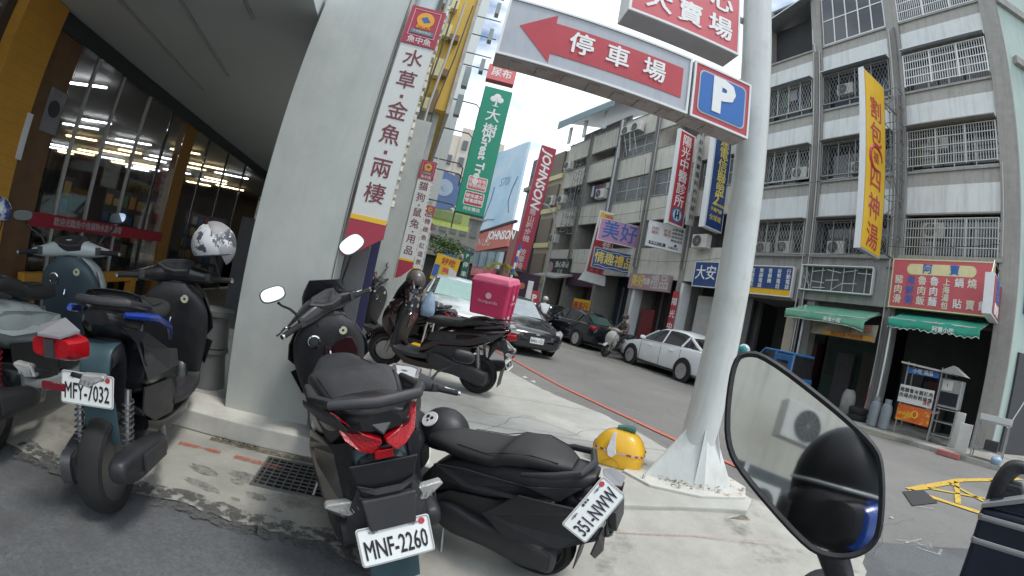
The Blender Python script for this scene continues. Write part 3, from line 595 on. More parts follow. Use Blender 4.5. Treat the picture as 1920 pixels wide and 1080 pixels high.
def grid_text(t, cols, size, m, x0, dx, y, ztop, dz, bold=.0, sx=1.):
    for i, c in enumerate(cols):
        mm, st, *o = c if isinstance(c, tuple) else (m, c)
        text('\n'.join(st), size, mm, t, T(x0 + dx * i, y, ztop - dz * .8), bold=bold, ay='TOP_BASELINE', sx=sx, line=dz / size, name='text_column')
# yellow projecting sign: box perpendicular to the facade, face turned to +X
SY = FM @ T(-4.62, -1.2, 0) @ Matrix.Rotation(R(85), 4, 'Z')   # local x runs into the facade, local -y faces +X of the facade
t = thing('projecting_sign', 'tall yellow vertical sign with red characters projecting from the grey corner block', 'sign', SY)
MB().box(-1.2, .02, .0, .14, 4.32, 9.45).build('box', mat('grey sign side', (.45, .47, .5), .45), t)
MB().box(-1.23, -1.20, -.012, .152, 4.30, 9.47).build('edge_strip', white_p, t)
panel(t, -1.14, .0, 4.36, 9.42, -.015, yelp, th=.014)
vtext(t, '割包', .72, redp, -.57, -.020, 8.75, .78, .012); vtext(t, '四神湯', .72, redp, -.57, -.020, 6.72, .80, .012)
b = MB(); b.tube([(-.57 + .36 * cos(a) * (1 - .0 * a), -.019, 6.93 + .34 * sin(a)) for a in [k * .33 for k in range(17)]], [.02 + .035 * abs(sin(k * .19)) for k in range(17)], 6); b.build('swirl', redp, t)
text('福', .34, redp, t, T(-.57, -.02, 6.93), bold=.006)
MB().box(-.9, 1.3, .1, .14, 9.1, 9.14).build('bracket', steel, t); MB().box(-.2, 1.3, .1, .14, 4.6, 4.64).build('bracket', steel, t); MB().tube([(-.2, .12, 8.9), (1.2, .6, 8.5)], .015, 5).build('bracket', steel, t)
# red clinic sign
S2 = FM @ T(-13.3, -.47, 0) @ Matrix.Rotation(R(90), 4, 'Z')
t = thing('projecting_sign', 'red vertical clinic sign with white characters and a round blue emblem at its foot', 'sign', S2)
MB().box(-.92, .02, .0, .17, 5.62, 9.85).build('box', white_p, t); MB().box(-.95, -.92, -.012, .182, 5.60, 9.87).build('edge_strip', white_p, t)
panel(t, -.86, -.06, 5.7, 9.78, -.015, redp, th=.014)
vtext(t, '陽光中醫診所', .56, wh_t, -.46, -.02, 9.65, .545, .010)
MB().lathe([(.001, -.004), (.33, -.004), (.33, .0)], 28, 'Y', (-.46, -.016, 6.08)).build('emblem_disc', mat('emblem blue', (.05, .16, .38), .5), t)
MB().lathe([(.001, -.008), (.25, -.008), (.25, -.004)], 28, 'Y', (-.46, -.016, 6.08)).build('emblem_ring', mat('emblem pale', (.5, .62, .68), .5), t)
e = MB(); e.box(-.58, -.50, -.030, -.0245, 5.92, 6.2).box(-.42, -.34, -.030, -.0245, 5.92, 6.2).box(-.5, -.42, -.030, -.0245, 6.03, 6.09).sphere((-.54, -.028, 6.24), .045, 10, 6, (1, .1, 1)).sphere((-.38, -.028, 6.24), .045, 10, 6, (1, .1, 1)); e.build('emblem_figures', ink, t)
t = thing('sign_strip', 'narrow pale vertical strip sign with small lettering just right of the red clinic sign', 'sign', FM @ T(-12.75, -.45, 0) @ Matrix.Rotation(R(90), 4, 'Z'))
MB().box(-.35, .0, 0, .12, 5.7, 9.7).build('panel', mat('aged white panel', (.45, .44, .41), .6, var=.2, scale=3), t); vtext(t, '針灸推拿傷科內科婦科', .26, ink, -.17, -.004, 9.55, .37)
# blue telecom sign
S3 = FM @ T(-11.55, .0, 0) @ Matrix.Rotation(R(90), 4, 'Z')
t = thing('projecting_sign', 'dark blue vertical telecom sign with yellow characters partly behind the white pole', 'sign', S3)
MB().box(-1.05, .02, .0, .25, 5.5, 9.55).build('box', white_p, t); MB().box(-1.08, -1.05, -.012, .262, 5.48, 9.57).build('edge_strip', white_p, t)
panel(t, -.98, -.04, 5.56, 9.5, -.015, bluep, th=.014)
vtext(t, '達電信聯盟', .56, yel_t, -.45, -.02, 9.45, .52, .012)
text('2', .62, yel_t, t, T(-.62, -.02, 6.68), bold=.016, shear=.2); text('PHONE', .16, yel_t, t, T(-.32, -.02, 6.52), bold=.004); text('全球電', .24, yel_t, t, T(-.5, -.02, 5.95), bold=.004); text('手機門號', .17, yel_t, t, T(-.5, -.02, 6.28), bold=.004)
# tall red shop sign on the left with yellow head (faces along the street)
t = thing('projecting_sign', 'tall red sign with a yellow head and white base left of the pink sign', 'sign', fr(0, 22.8, 0, 0) @ T(3.42, 0, 0) @ Matrix.Rotation(R(3), 4, 'Y'))
MB().box(-.02, 1.1, 0, .22, 3.45, 6.9).build('box', white_p, t); panel(t, .05, 1.06, 3.5, 5.95, -.015, redp, th=.014); panel(t, .05, 1.06, 5.98, 6.8, -.015, yelp, th=.014, name='head_panel')
vtext(t, '佐登妮', .62, wh_t, .75, -.02, 5.9, .58, .01, sx=.8); grid_text(t, ('美容護膚', '彩妝造型', '新娘秘書'), .17, mat('pinkish letters', (.6, .3, .32), .6), .3, .3, -.02, 4.3, .19); text('夢', .6, redp2, t, T(.55, -.02, 6.4), bold=.01)
MB().hexa([(-.25, -.3, 2.95), (1.15, -.3, 2.95), (1.15, .3, 2.95), (-.25, .3, 2.95), (-.05, -.2, 3.44), (1.1, -.2, 3.44), (1.1, .3, 3.44), (-.05, .3, 3.44)]).build('base_box', whp, t)
# pink and blue signs
def flat_sign(name, label, M, x0, x1, z0, z1, m, frm, th=.16):
    t = thing(name, label, 'sign', M); MB().box(x0 - .03, x1 + .03, .0, th, z0 - .03, z1 + .03).build('box', frm, t); panel(t, x0, x1, z0, z1, -.014, m, th=.013, frame=frm, fw=.03); return t
t = flat_sign('hanging_sign', 'pink sign with two big dark blue characters above the blue and yellow sign', fr(0, 20.96, 0, 0) @ T(3.53, 0, 0), .05, 2.12, 4.98, 6.05, pinkp, white_p)
text('美好', .98, blu_t, t, T(1.1, -.02, 5.5), bold=.022, sp=1.1, sx=.9)
t = flat_sign('hanging_sign', 'dark blue sign with four yellow characters hanging under the pink sign', fr(0, 20.9, 0, 0) @ T(3.53, 0, 0), .02, 2.13, 3.62, 4.56, bluep, mat('pale blue frame', (.35, .45, .5), .5), .14)
text('情趣', .62, yel_t, t, T(.56, -.02, 4.08), bold=.016, sx=.8); text('禮品', .62, mat('orange yellow letters', (.78, .52, .03), .5), t, T(1.56, -.02, 4.08), bold=.016, sx=.8)
b = MB(); b.tube([(.1 + k * .17, -.02, 4.46 + .03 * sin(k * 1.3)) for k in range(12)], .012, 4).tube([(.1 + k * .17, -.02, 3.72 + .03 * sin(k * 1.3)) for k in range(12)], .012, 4); b.build('wavy_border', wh_t, t)
t = flat_sign('hanging_sign', 'white sign board with small dark lettering and maps under the red clinic sign', fr(0, 17.83, 0, -2) @ T(5.12, .1, 0), .02, 1.6, 4.68, 5.72, whp, white_p)
text('內科\n婦科', .17, mat('dull red letters', (.35, .05, .05), .6), t, T(.3, -.02, 5.35)); text('針灸\n傷科', .17, mat('dull red letters', (.35, .05, .05), .6), t, T(.85, -.02, 5.35)); text('科學中藥\n過敏氣喘\n健保特約\n轉骨調理', .13, ink, t, T(1.3, -.02, 5.33), line=1.25); text('崇德路三段', .12, wh_t, t, T(.45, -.024, 4.82)); MB().box(.1, .85, -.022, -.0145, 4.75, 4.89).build('label_strip', ink, t)
MB().prism([(1.22, -.022, 4.9), (1.29, -.022, 4.83), (1.36, -.022, 4.9), (1.29, -.022, 4.97)], (0, .006, 0)).build('diamond', ink, t); text('中醫診所', .12, ink, t, T(1.2, -.02, 4.77))
t = flat_sign('fascia_sign', 'dull pink fascia sign with yellow and white characters over the dark shop bay', FM @ T(fx(17.4), -.2, 0), .0, 2.72, 2.95, 3.62, mat('dusty pink film', (.42, .26, .28), .6, var=.2, scale=3), mat('dusty frame', (.35, .28, .28), .6))
text('美好', .62, yel_t, t, T(.62, -.02, 3.28), bold=.016, sx=.75); text('情趣', .34, wh_t, t, T(1.25, -.02, 3.28), sx=.7); text('禮品', .7, mat('outlined grey letters', (.6, .58, .55), .6), t, T(2.1, -.02, 3.28), bold=.008, sx=.85)
t = flat_sign('fascia_sign', 'small blue sign with two white characters left of the pole', FM @ T(fx(13.35), -.3, 0), .35, 1.55, 3.3, 4.25, bluep, white_p)
text('大安', .6, wh_t, t, T(.95, -.02, 3.8), bold=.012, sx=.9)
t = flat_sign('fascia_sign', 'blue sign with five columns of white characters and a yellow border right of the pole', FM @ T(fx(10.5), -.3, 0), .0, 2.12, 3.22, 4.18, yelp, white_p)
panel(t, .28, 2.1, 3.42, 4.16, -.03, bluep, th=.012, name='blue_field'); grid_text(t, ('有線電話', '無線電話', '答錄機', '投幣電話', '行動電話'), .17, wh_t, .5, .37, -.036, 4.1, .17, .003)
t = thing('banner', 'narrow red vertical banner with white characters beside the pale board', 'banner', FM @ T(fx(14.15), -.2, 0)); panel(t, .0, .34, .4, 3.0, 0, redp, th=.012); vtext(t, '陽光中醫', .34, wh_t, .17, -.004, 2.8, .52, .006)
t = thing('shop_sign', 'small yellow sign with red characters low beside the dark saloon', 'sign', FM @ T(fx(21.6), -.6, 0)); panel(t, .0, 1.6, 1.15, 2.0, 0, yelp, th=.05); text('機車行', .5, redp, t, T(.8, -.005, 1.58), bold=.02)
t = thing('fascia_sign', 'dark fascia sign with a pale round emblem and white characters at the far end', 'sign', FM @ T(fx(26.8), -.15, 0)); panel(t, 0, 3.0, 3.2, 4.3, 0, mat('near black sign', (.03, .028, .028), .6), th=.05)
MB().lathe([(.001, -.006), (.38, -.006), (.38, 0)], 24, 'Y', (.55, -.002, 3.72)).build('emblem', mat('pale pink disc', (.4, .3, .3), .6), t); text('清心茶坊', .42, wh_t, t, T(2.0, -.006, 3.9), bold=.008); text('早餐', .36, mat('pale green letters', (.35, .5, .4), .6), t, T(1.9, -.006, 3.45))
# red menu sign over the food stall
t = flat_sign('menu_sign', 'large red menu sign with blue title and rows of cream characters above the green awning', FM @ T(fx(4.66), -.45, 0), .0, 2.72, fz(3.42), fz(4.76), redp2, crmp, .2)
W_, Zb, Zt = 2.72, fz(3.42), fz(4.76)
b = MB(); pts = []
for k in range(24): a = 2 * pi * k / 24; pts.append((1.35 + (.80 if cos(a) > 0 else -.80) + .15 * cos(a), -.018, Zt - .24 + .145 * sin(a)))
b.prism(pts[::-1], (0, .003, 0)); b.build('title_band', crmp, t)
text('阿', .28, blu_t, t, T(.98, -.024, Zt - .24), bold=.010); text('寶', .28, blu_t, t, T(1.72, -.024, Zt - .24), bold=.010)
cw = mat('cream letters', (.74, .72, .58), .5)
for i, (c, st, zs) in enumerate(((cw, '豬肉滑', None), (blu_t, '海鮮粥', None), (cw, '魯肉飯', None), (wh_t, '魯肉麵', None), (cw, '上海湯包', .215), (wh_t, '鍋 貼', None), (cw, '燒 賣', None), (wh_t, '  飯', None))):
    p = .265 if not zs else .20
    for k, ch in enumerate(st):
        if ch != ' ': text(ch, .25 if not zs else .2, c, t, T(.20 + i * .335, -.02, Zt - .55 - k * p), bold=.008, name='character')
t = thing('projecting_sign', 'small dark red box sign with white edge at the corner beside the red menu sign', 'sign', FM @ T(-1.5, -.35, 0) @ Matrix.Rotation(R(90), 4, 'Z'))
MB().box(-1.35, .2, .0, .22, 3.1, 4.0).build('box', white_p, t); panel(t, -1.28, .14, 3.14, 3.96, -.015, mat('dark red film', (.28, .03, .04), .45), th=.014); text('阿寶\n鍋貼', .3, blu_t, t, T(-.6, -.02, 3.7), bold=.01); text('豬肉滑', .28, wh_t, t, T(-.6, -.02, 3.27), bold=.008)
MB().tube([(-1.2, .1, 4.0), (-.8, .1, 4.4), (.4, .1, 4.4)], .015, 5).build('bracket', steel, t); MB().tube([(.1, .1, 3.1), (.1, .1, 4.3)], .015, 5).build('bracket', steel, t)
# awnings
def awning(label, x0, x1, z0, z1, y0, y1, col, scallop, droop, M=FM, text_=None):
    t = thing('awning', label, 'awning', M)
    m = streaks(mat('awning %s' % label[:12], col, .65, var=.12, scale=3), .3); n = 34; top = []
    b = MB(); rows = []
    for j, (yy, zz) in enumerate(((y1, z1), ((y0 + y1) / 2, (z0 + z1) / 2 - .03), (y0, z0), (y0 - .02, z0 - .12), (y0 - .0, z0 - .24))):
        r = []
        for i in range(n + 1):
            u = i / n; dz = 0
            if j >= 2: dz = -.04 * abs(sin(u * pi * 3)) - droop * (u ** 6)
            if j == 4: dz += .05 * abs(sin(u * pi * scallop)) - (.0)
            if j == 1: dz = -.02 * abs(sin(u * 9))
            r.append((x0 + (x1 - x0) * u, yy + .015 * sin(u * 23 + j), zz + dz))
        rows.append(r)
    vs = [p for r in rows for p in r]; k = n + 1
    fs = [(a * k + i, a * k + i + 1, (a + 1) * k + i + 1, (a + 1) * k + i) for a in range(4) for i in range(n)]
    b.add(vs, fs); o = b.build('cloth', m, t, smooth=True, ang=50); s_ = o.modifiers.new('s', 'SOLIDIFY'); s_.thickness = .006
    e = MB(); e.tube([(x0, y0 - .012, z0 - .24 + .05 * abs(sin(i / 60 * pi * scallop)) - .004) if 0 else (x0 + (x1 - x0) * i / 60, y0 - .012, z0 - .245 + .05 * abs(sin(i / 60 * pi * scallop)) - .04 * abs(sin(i / 60 * pi * 3)) - droop * (i / 60) ** 6) for i in range(61)], .008, 4); e.build('trim', wh_t, t)
    f = MB()
    for x in (x0, (x0 + x1) / 2, x1): f.tube([(x, y1, z1 - .05), (x, y0 + .02, z0 - .03)], .015, 5)
    f.tube([(x0, y0 + .01, z0 - .02), (x1, y0 + .01, z0 - .02)], .018, 6); f.build('awning_frame', alu, t)
    if text_: text(text_, .14, wh_t, t, T(x0 + (x1 - x0) * .62, y0 - .04, z0 - .17), bold=.004)
awning('green scalloped awning under the red menu sign', -4.1, -1.75, 2.82, 3.12, -1.3, -.1, (.03, .36, .25), 13, .0, text_='阿寶小吃')
awning('faded green awning with a torn right corner under the empty sign frame', -7.3, -4.75, 2.72, 3.05, -1.3, -.1, (.16, .42, .27), 3, .12, text_='美食小館')
# posts of the stalls and the sagging banner
o = MB().tube([(-6.75, -1.1, .1), (-6.75, -1.1, 2.9)], .035, 8).build('awning_post', galv); o.matrix_world = FM; tag(o, 'thicker of two pale pipes holding up the torn green awning', 'post'); o = MB().tube([(-6.95, -1.15, .1), (-6.95, -1.15, 2.85)], .02, 8).build('awning_post', galv); o.matrix_world = FM; tag(o, 'thinner of two pale pipes holding up the torn green awning', 'post')
o = MB().tube([(-4.05, -1.15, .1), (-4.05, -1.15, 2.85)], .025, 8).build('awning_post', white_p); o.matrix_world = FM; tag(o, 'thin white pipe post left of the food cart', 'post')
b = MB(); n = 20; vs = []; 
for j in range(7):
    for i in range(n + 1):
        u = i / n; v = j / 6; vs.append((-6.55 + 2.05 * u, -.9 + .05 * sin(u * 14 + v * 3), 2.62 - .10 * sin(u * pi) * (1 - v) - .48 * v))
b.add(vs, [(a * (n + 1) + i, a * (n + 1) + i + 1, (a + 1) * (n + 1) + i + 1, (a + 1) * (n + 1) + i) for a in range(6) for i in range(n)])
t = thing('banner', 'sagging cream banner with an orange lower band hung behind the torn green awning', 'banner', FM); b.build('cloth', mat('cream banner cloth', (.30, .27, .20), .8, var=.2), t, smooth=True)
MB().box(-6.1, -4.55, -.965, -.96, 2.16, 2.28).build('orange_band', mat('orange band', (.50, .25, .03), .7), t); text('歡迎光臨 內用外帶', .12, mat('brown red letters', (.3, .06, .04), .7), t, T(-5.35, -.97, 2.22)); text('小吃部', .26, mat('brown red letters', (.3, .06, .04), .7), t, T(-5.0, -.97, 2.45))
t = thing('poster_board', 'narrow cream board with a red round stamp leaning on the pillar behind the blue truck', 'board', FM @ T(-7.55, -.75, 0)); panel(t, 0, .32, .5, 2.7, 0, mat('cream board', (.40, .36, .28), .6, var=.15), th=.03); MB().lathe([(.001, -.004), (.09, -.004), (.09, 0)], 20, 'Y', (.16, -.002, 1.35)).build('stamp', redp2, t)
# ------------------------------------------------------------------ overhead car park sign on its pole
SG = fr(0, 0, 0, 9)
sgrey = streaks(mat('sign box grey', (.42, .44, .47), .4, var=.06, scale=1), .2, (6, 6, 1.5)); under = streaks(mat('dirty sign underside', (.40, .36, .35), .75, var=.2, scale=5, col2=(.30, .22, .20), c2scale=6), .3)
pole_m = streaks(mat('cream white pole paint', (.60, .62, .60), .42, var=.06, scale=3, bump=.08, bscale=30, col2=(.50, .51, .47), c2scale=1.5), .35, (5, 5, .5), (.28, .22, .15))
t = thing('sign_pole', 'thick cream white steel pole on a rusty flared base carrying the car park sign', 'pole', SG @ T(2.36, 3.12, .15))
MB().lathe([(.16, .0), (.155, .6), (.148, 1.5), (.145, 7.2)], 24, 'Z').build('shaft', pole_m, t, smooth=True)
rust = mat('rusty white paint', (.56, .55, .50), .6, var=.1, col2=(.28, .13, .05), c2scale=7, c2pos=(.56, .68))
base = MB(); bp = [(.52 * cos(R(a)) * (1.0), .38 * sin(R(a))) for a in range(0, 360, 45)]
bp = [(-.62, .05), (-.50, -.22), (-.12, -.40), (.34, -.42), (.52, -.2), (.5, .2), (.1, .35), (-.4, .3)]
base.prism([(x, y, .0) for x, y in bp], (0, 0, .022)); base.build('base_plate', rust, t, bevel=.004)
for a, L, h in ((-175, .46, .46), (-110, .26, .50), (-48, .32, .46), (20, .34, .42), (95, .3, .42)):
    c, s_ = cos(R(a)), sin(R(a)); px_, py_ = -s_ * .008, c * .008
    pts = [(.13 * c, .13 * s_, .02), (L * c, L * s_, .02), (L * c, L * s_, .05), (.16 * c, .16 * s_, h)]
    MB().prism([(p[0] - px_, p[1] - py_, p[2]) for p in pts], (2 * px_, 2 * py_, 0)).build('gusset', pole_m, t)
MB().hexa([(-.44, -.02, .022), (-.02, -.30, .022), (.05, -.1, .022), (-.1, .1, .022), (-.15, -.02, .42), (-.02, -.15, .42), (.02, -.1, .42), (-.1, .1, .42)]).build('skirt_plate', pole_m, t)
MB().hexa([(-.02, -.30, .0222), (.30, -.28, .0222), (.2, -.05, .0222), (-.0, -.1, .0222), (-.02, -.15, .42), (.12, -.10, .42), (.1, -.05, .42), (-.0, -.1, .42)]).build('skirt_plate', pole_m, t)
for x, y in ((-.5, -.1), (-.25, -.27), (.1, -.34), (.4, -.3), (.45, .05)): MB().cyl((x, y, .02), (x, y, .06), .014, n=6).build('bolt', rust, t)
leafd = mat('dry leaves', (.20, .12, .05), .8, var=.4, scale=30); b = MB(); random.seed(9)
for k in range(200):
    a = random.uniform(-2.9, -.5); r_ = random.uniform(.2, .42); x, y = 2.36 + r_ * cos(a), 3.12 + r_ * sin(a) * .8; x2, y2 = x * cos(R(9)) - y * sin(R(9)), x * sin(R(9)) + y * cos(R(9))
    z = .175 + random.uniform(0, .035); p = [Vector((random.uniform(-.02, .02), random.uniform(-.02, .02), random.uniform(-.008, .012))) for _ in range(3)]; b.poly([Vector((x2, y2, z)) + q for q in p])
o = b.build('dry_leaves', leafd, kind='stuff'); tag(o, 'brown dry leaves gathered on the rusty pole base', 'leaves')
t = thing('car_park_sign', 'grey box sign with a red arrow, three white characters and a blue P panel', 'sign', SG @ T(0, 2.83, 0))
X0, X1, XP, Z0, Z1 = -.02, 2.10, 1.515, 3.05, 3.57
MB().box(X0, XP - .012, .012, .21, Z0, Z1).build('arrow_box', sgrey, t, bevel=.003); MB().box(XP + .012, X1, .012, .21, Z0, Z1).build('parking_box', sgrey, t, bevel=.003)
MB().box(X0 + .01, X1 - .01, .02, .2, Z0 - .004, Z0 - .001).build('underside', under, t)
for a, b_ in ((X0, XP - .012), (XP + .012, X1)):
    f = MB(); w = .018; f.box(a, b_, 0, .013, Z0, Z0 + w).box(a, b_, 0, .013, Z1 - w, Z1).box(a, a + w, .0005, .0125, Z0 + w, Z1 - w).box(b_ - w, b_, .0005, .0125, Z0 + w, Z1 - w); f.build('frame', white_p, t)
MB().prism([(.10, .008, 3.335), (.36, .008, 3.52), (.36, .008, 3.445), (1.43, .008, 3.445), (1.43, .008, 3.17), (.36, .008, 3.17), (.36, .008, 3.09), (.10, .008, 3.335)][:-1], (0, .003, 0)).build('arrow', redp, t)
for ch, x in (('停', .58), ('車', .87), ('場', 1.18)): text(ch, .20, wh_t, t, T(x, .004, 3.31), bold=.007, name='character')
panel(t, XP + .03, X1 - .018, Z0 + .018, Z1 - .018, .006, redp, th=.004, name='red_field')
def rrect(x0, x1, z0, z1, r, y, n=6):
    o = []
    for cx, cz, a0 in ((x1 - r, z1 - r, 0), (x0 + r, z1 - r, 90), (x0 + r, z0 + r, 180), (x1 - r, z0 + r, 270)):
        for k in range(n + 1): a = R(a0 + 90 * k / n); o.append((cx + r * cos(a), y, cz + r * sin(a)))
    return o
MB().prism(rrect(XP + .065, X1 - .05, Z0 + .06, Z1 - .06, .05, .002), (0, .003, 0)).build('pale_border', sgrey, t)
MB().prism(rrect(XP + .08, X1 - .065, Z0 + .075, Z1 - .075, .04, -.001), (0, .003, 0)).build('blue_field', mat('parking blue', (.02, .13, .42), .4, var=.05), t)
text('P', .42, wh_t, t, T((XP + X1) / 2 + .005, -.004, (Z0 + Z1) / 2), bold=.022, name='letter')
for z in (3.15, 3.47): MB().tube([(2.1, .2, z), (2.25, .27, z)], .02, 8).build('bracket', pole_m, t)
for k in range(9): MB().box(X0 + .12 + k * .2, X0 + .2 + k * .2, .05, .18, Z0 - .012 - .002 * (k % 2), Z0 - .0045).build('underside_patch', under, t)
t = thing('shop_sign', 'red box sign with large white characters above the car park sign', 'sign', SG @ T(0, 3.08, 0))
MB().box(.97, 2.12, .012, .27, 4.02, 5.5).build('box', white_p, t); MB().box(.98, 2.11, .02, .26, 4.014, 4.017).build('underside', mat('shaded grey sheet', (.36, .35, .36), .6), t)  # underside coloured grey to stand for the shade below the box
panel(t, .995, 2.10, 4.045, 5.48, .004, redp2, th=.008); f = MB(); f.box(.97, 2.12, 0, .013, 4.02, 4.045).box(.97, .995, .0005, .0125, 4.045, 5.5).box(2.10, 2.12, .0005, .0125, 4.045, 5.5); f.build('frame', white_p, t)
for ch, x in (('大', 1.25), ('賣', 1.57), ('場', 1.90)): text(ch, .27, wh_t, t, T(x, .0, 4.235), bold=.012, name='character')
for ch, x in (('心', 1.90),): text(ch, .27, wh_t, t, T(x, .0, 4.56), bold=.012, name='character')
[MB().tube([(2.1, .15, z), (2.36, .15, z)], .035, 10).build('bracket', pole_m, t, smooth=True) for z in (4.6, 5.3)]
# green vertical pharmacy sign and its small pink sign
t = thing('vertical_sign', 'long green vertical sign with a white tree emblem hanging over the street', 'sign', SG @ T(0, 14, 0))
MB().box(-.14, .82, .012, .3, 3.68, 8.19).build('box', mat('green sign side', (.02, .2, .13), .5), t); panel(t, -.12, .80, 3.70, 8.17, -.003, greenp, th=.014)
b = MB(); b.sphere((.36, -.01, 7.86), .13, 12, 8, (1, .06, 1)).sphere((.24, -.01, 7.77), .11, 12, 8, (1, .06, 1)).sphere((.48, -.01, 7.77), .11, 12, 8, (1, .06, 1)).box(.33, .39, -.016, -.004, 7.52, 7.72).box(.26, .46, -.016, -.004, 7.5, 7.53); b.build('tree_emblem', wh_t, t)
text('大樹', .52, wh_t, t, T(.36, -.006, 7.15) , bold=.014, name='characters') if 0 else vtext(t, '大樹', .5, wh_t, .36, -.006, 7.42, .56, .014)
text('Great Tree', .38, wh_t, t, T(.32, -.006, 5.58) @ Matrix.Rotation(R(90), 4, 'Y'), bold=.012, name='lettering')
for z, s_, m_ in ((4.72, '奶粉尿布\n母嬰用品', mat('pink red patch', (.62, .16, .16), .5)), (4.2, '健保處方\n慢箋調劑', redp)):
    MB().prism(rrect(.06, .70, z - .23, z + .23, .05, -.005), (0, .004, 0)).build('patch_border', wh_t, t); MB().prism(rrect(.085, .675, z - .205, z + .205, .04, -.008), (0, .004, 0)).build('patch', m_, t); text(s_, .145, wh_t, t, T(.38, -.010, z), line=1.1, bold=.004)
text('何安藥局', .14, wh_t, t, T(.38, -.006, 3.84), bold=.003)
t = thing('vertical_sign', 'small coral sign with two white characters above the green vertical sign', 'sign', SG @ T(0, 14, 0)); MB().box(-.19, .79, .012, .3, 8.48, 9.08).build('box', redp2, t); panel(t, -.18, .78, 8.49, 9.07, -.002, mat('coral film', (.72, .18, .18), .5), th=.012); text('尿布', .36, wh_t, t, T(.3, -.006, 8.78), bold=.012)
t = thing('sign_brackets', 'thin dark steel arms carrying the green vertical sign', 'brackets', SG @ T(0, 14, 0))
for z, xe in ((12.0, -.3), (11.0, -.2), (10.2, -.2), (9.4, -.18), (8.9, -.18), (7.5, -.13), (6.4, -.13), (5.3, -.2), (4.95, -.13), (3.9, -.13)):
    pts = [(-1.6, .2, z + .02), (xe - .15, .2, z), (xe, .2, z - .12 if z < 8 else z)] + ([(xe, .2, z - .75)] if z < 8 else [])
    MB().tube(pts, .022, 6).build('arm', brk, t)
jb = mat('grey junction box', (.25, .3, .3), .6)
for z in (6.9, 8.0): MB().box(-.95, -.75, 0, .3, z, z + .75).build('junction_box', jb, t)
for z in (9.2, 10.5, 11.7): MB().box(-.5, -.35, 0, .3, z - .5, z).build('junction_box', jb, t)
# ------------------------------------------------------------------ pet shop on the left: columns, arcade ceiling, shop front
LM = fr(0, 0, 0, 15)
col_m = streaks(mat('grey green column paint', (.47, .49, .46), .55, var=.06, scale=1.5, bump=.1, bscale=40, col2=(.40, .42, .40), c2scale=1.6, c2pos=(.45, .7)), .22, (2.5, 2.5, .5), (.22, .22, .2))
ceil_m = mat('grey soffit paint', (.58, .62, .62), .7, var=.06, scale=1)
PS = thing('pet_shop_building', 'grey arcade building with broad columns and glazed yellow-trimmed shop front on the left', 'building', LM)
sg_m = mat('off-white sign film', (.62, .63, .60), .5, var=.04, scale=2); brown_t = mat('dark red brown letters', (.17, .035, .045), .5, var=.05); dred = mat('crimson panel', (.36, .03, .06), .5, var=.06)
orange_p = mat('orange logo', (.70, .32, .03), .5, var=.08)
COLS = ((-1.10, -.445, 3.15, .62, '水草·金魚·兩棲', 3.45), (-.53, -.045, 7.3, .5, '貓狗·鼠兔·用品', 3.32), (.0, .33, 11.0, .5, '精緻魚缸造景', 3.18), (.42, .6, 14.6, .4, '寵物美容沙龍', 3.2))
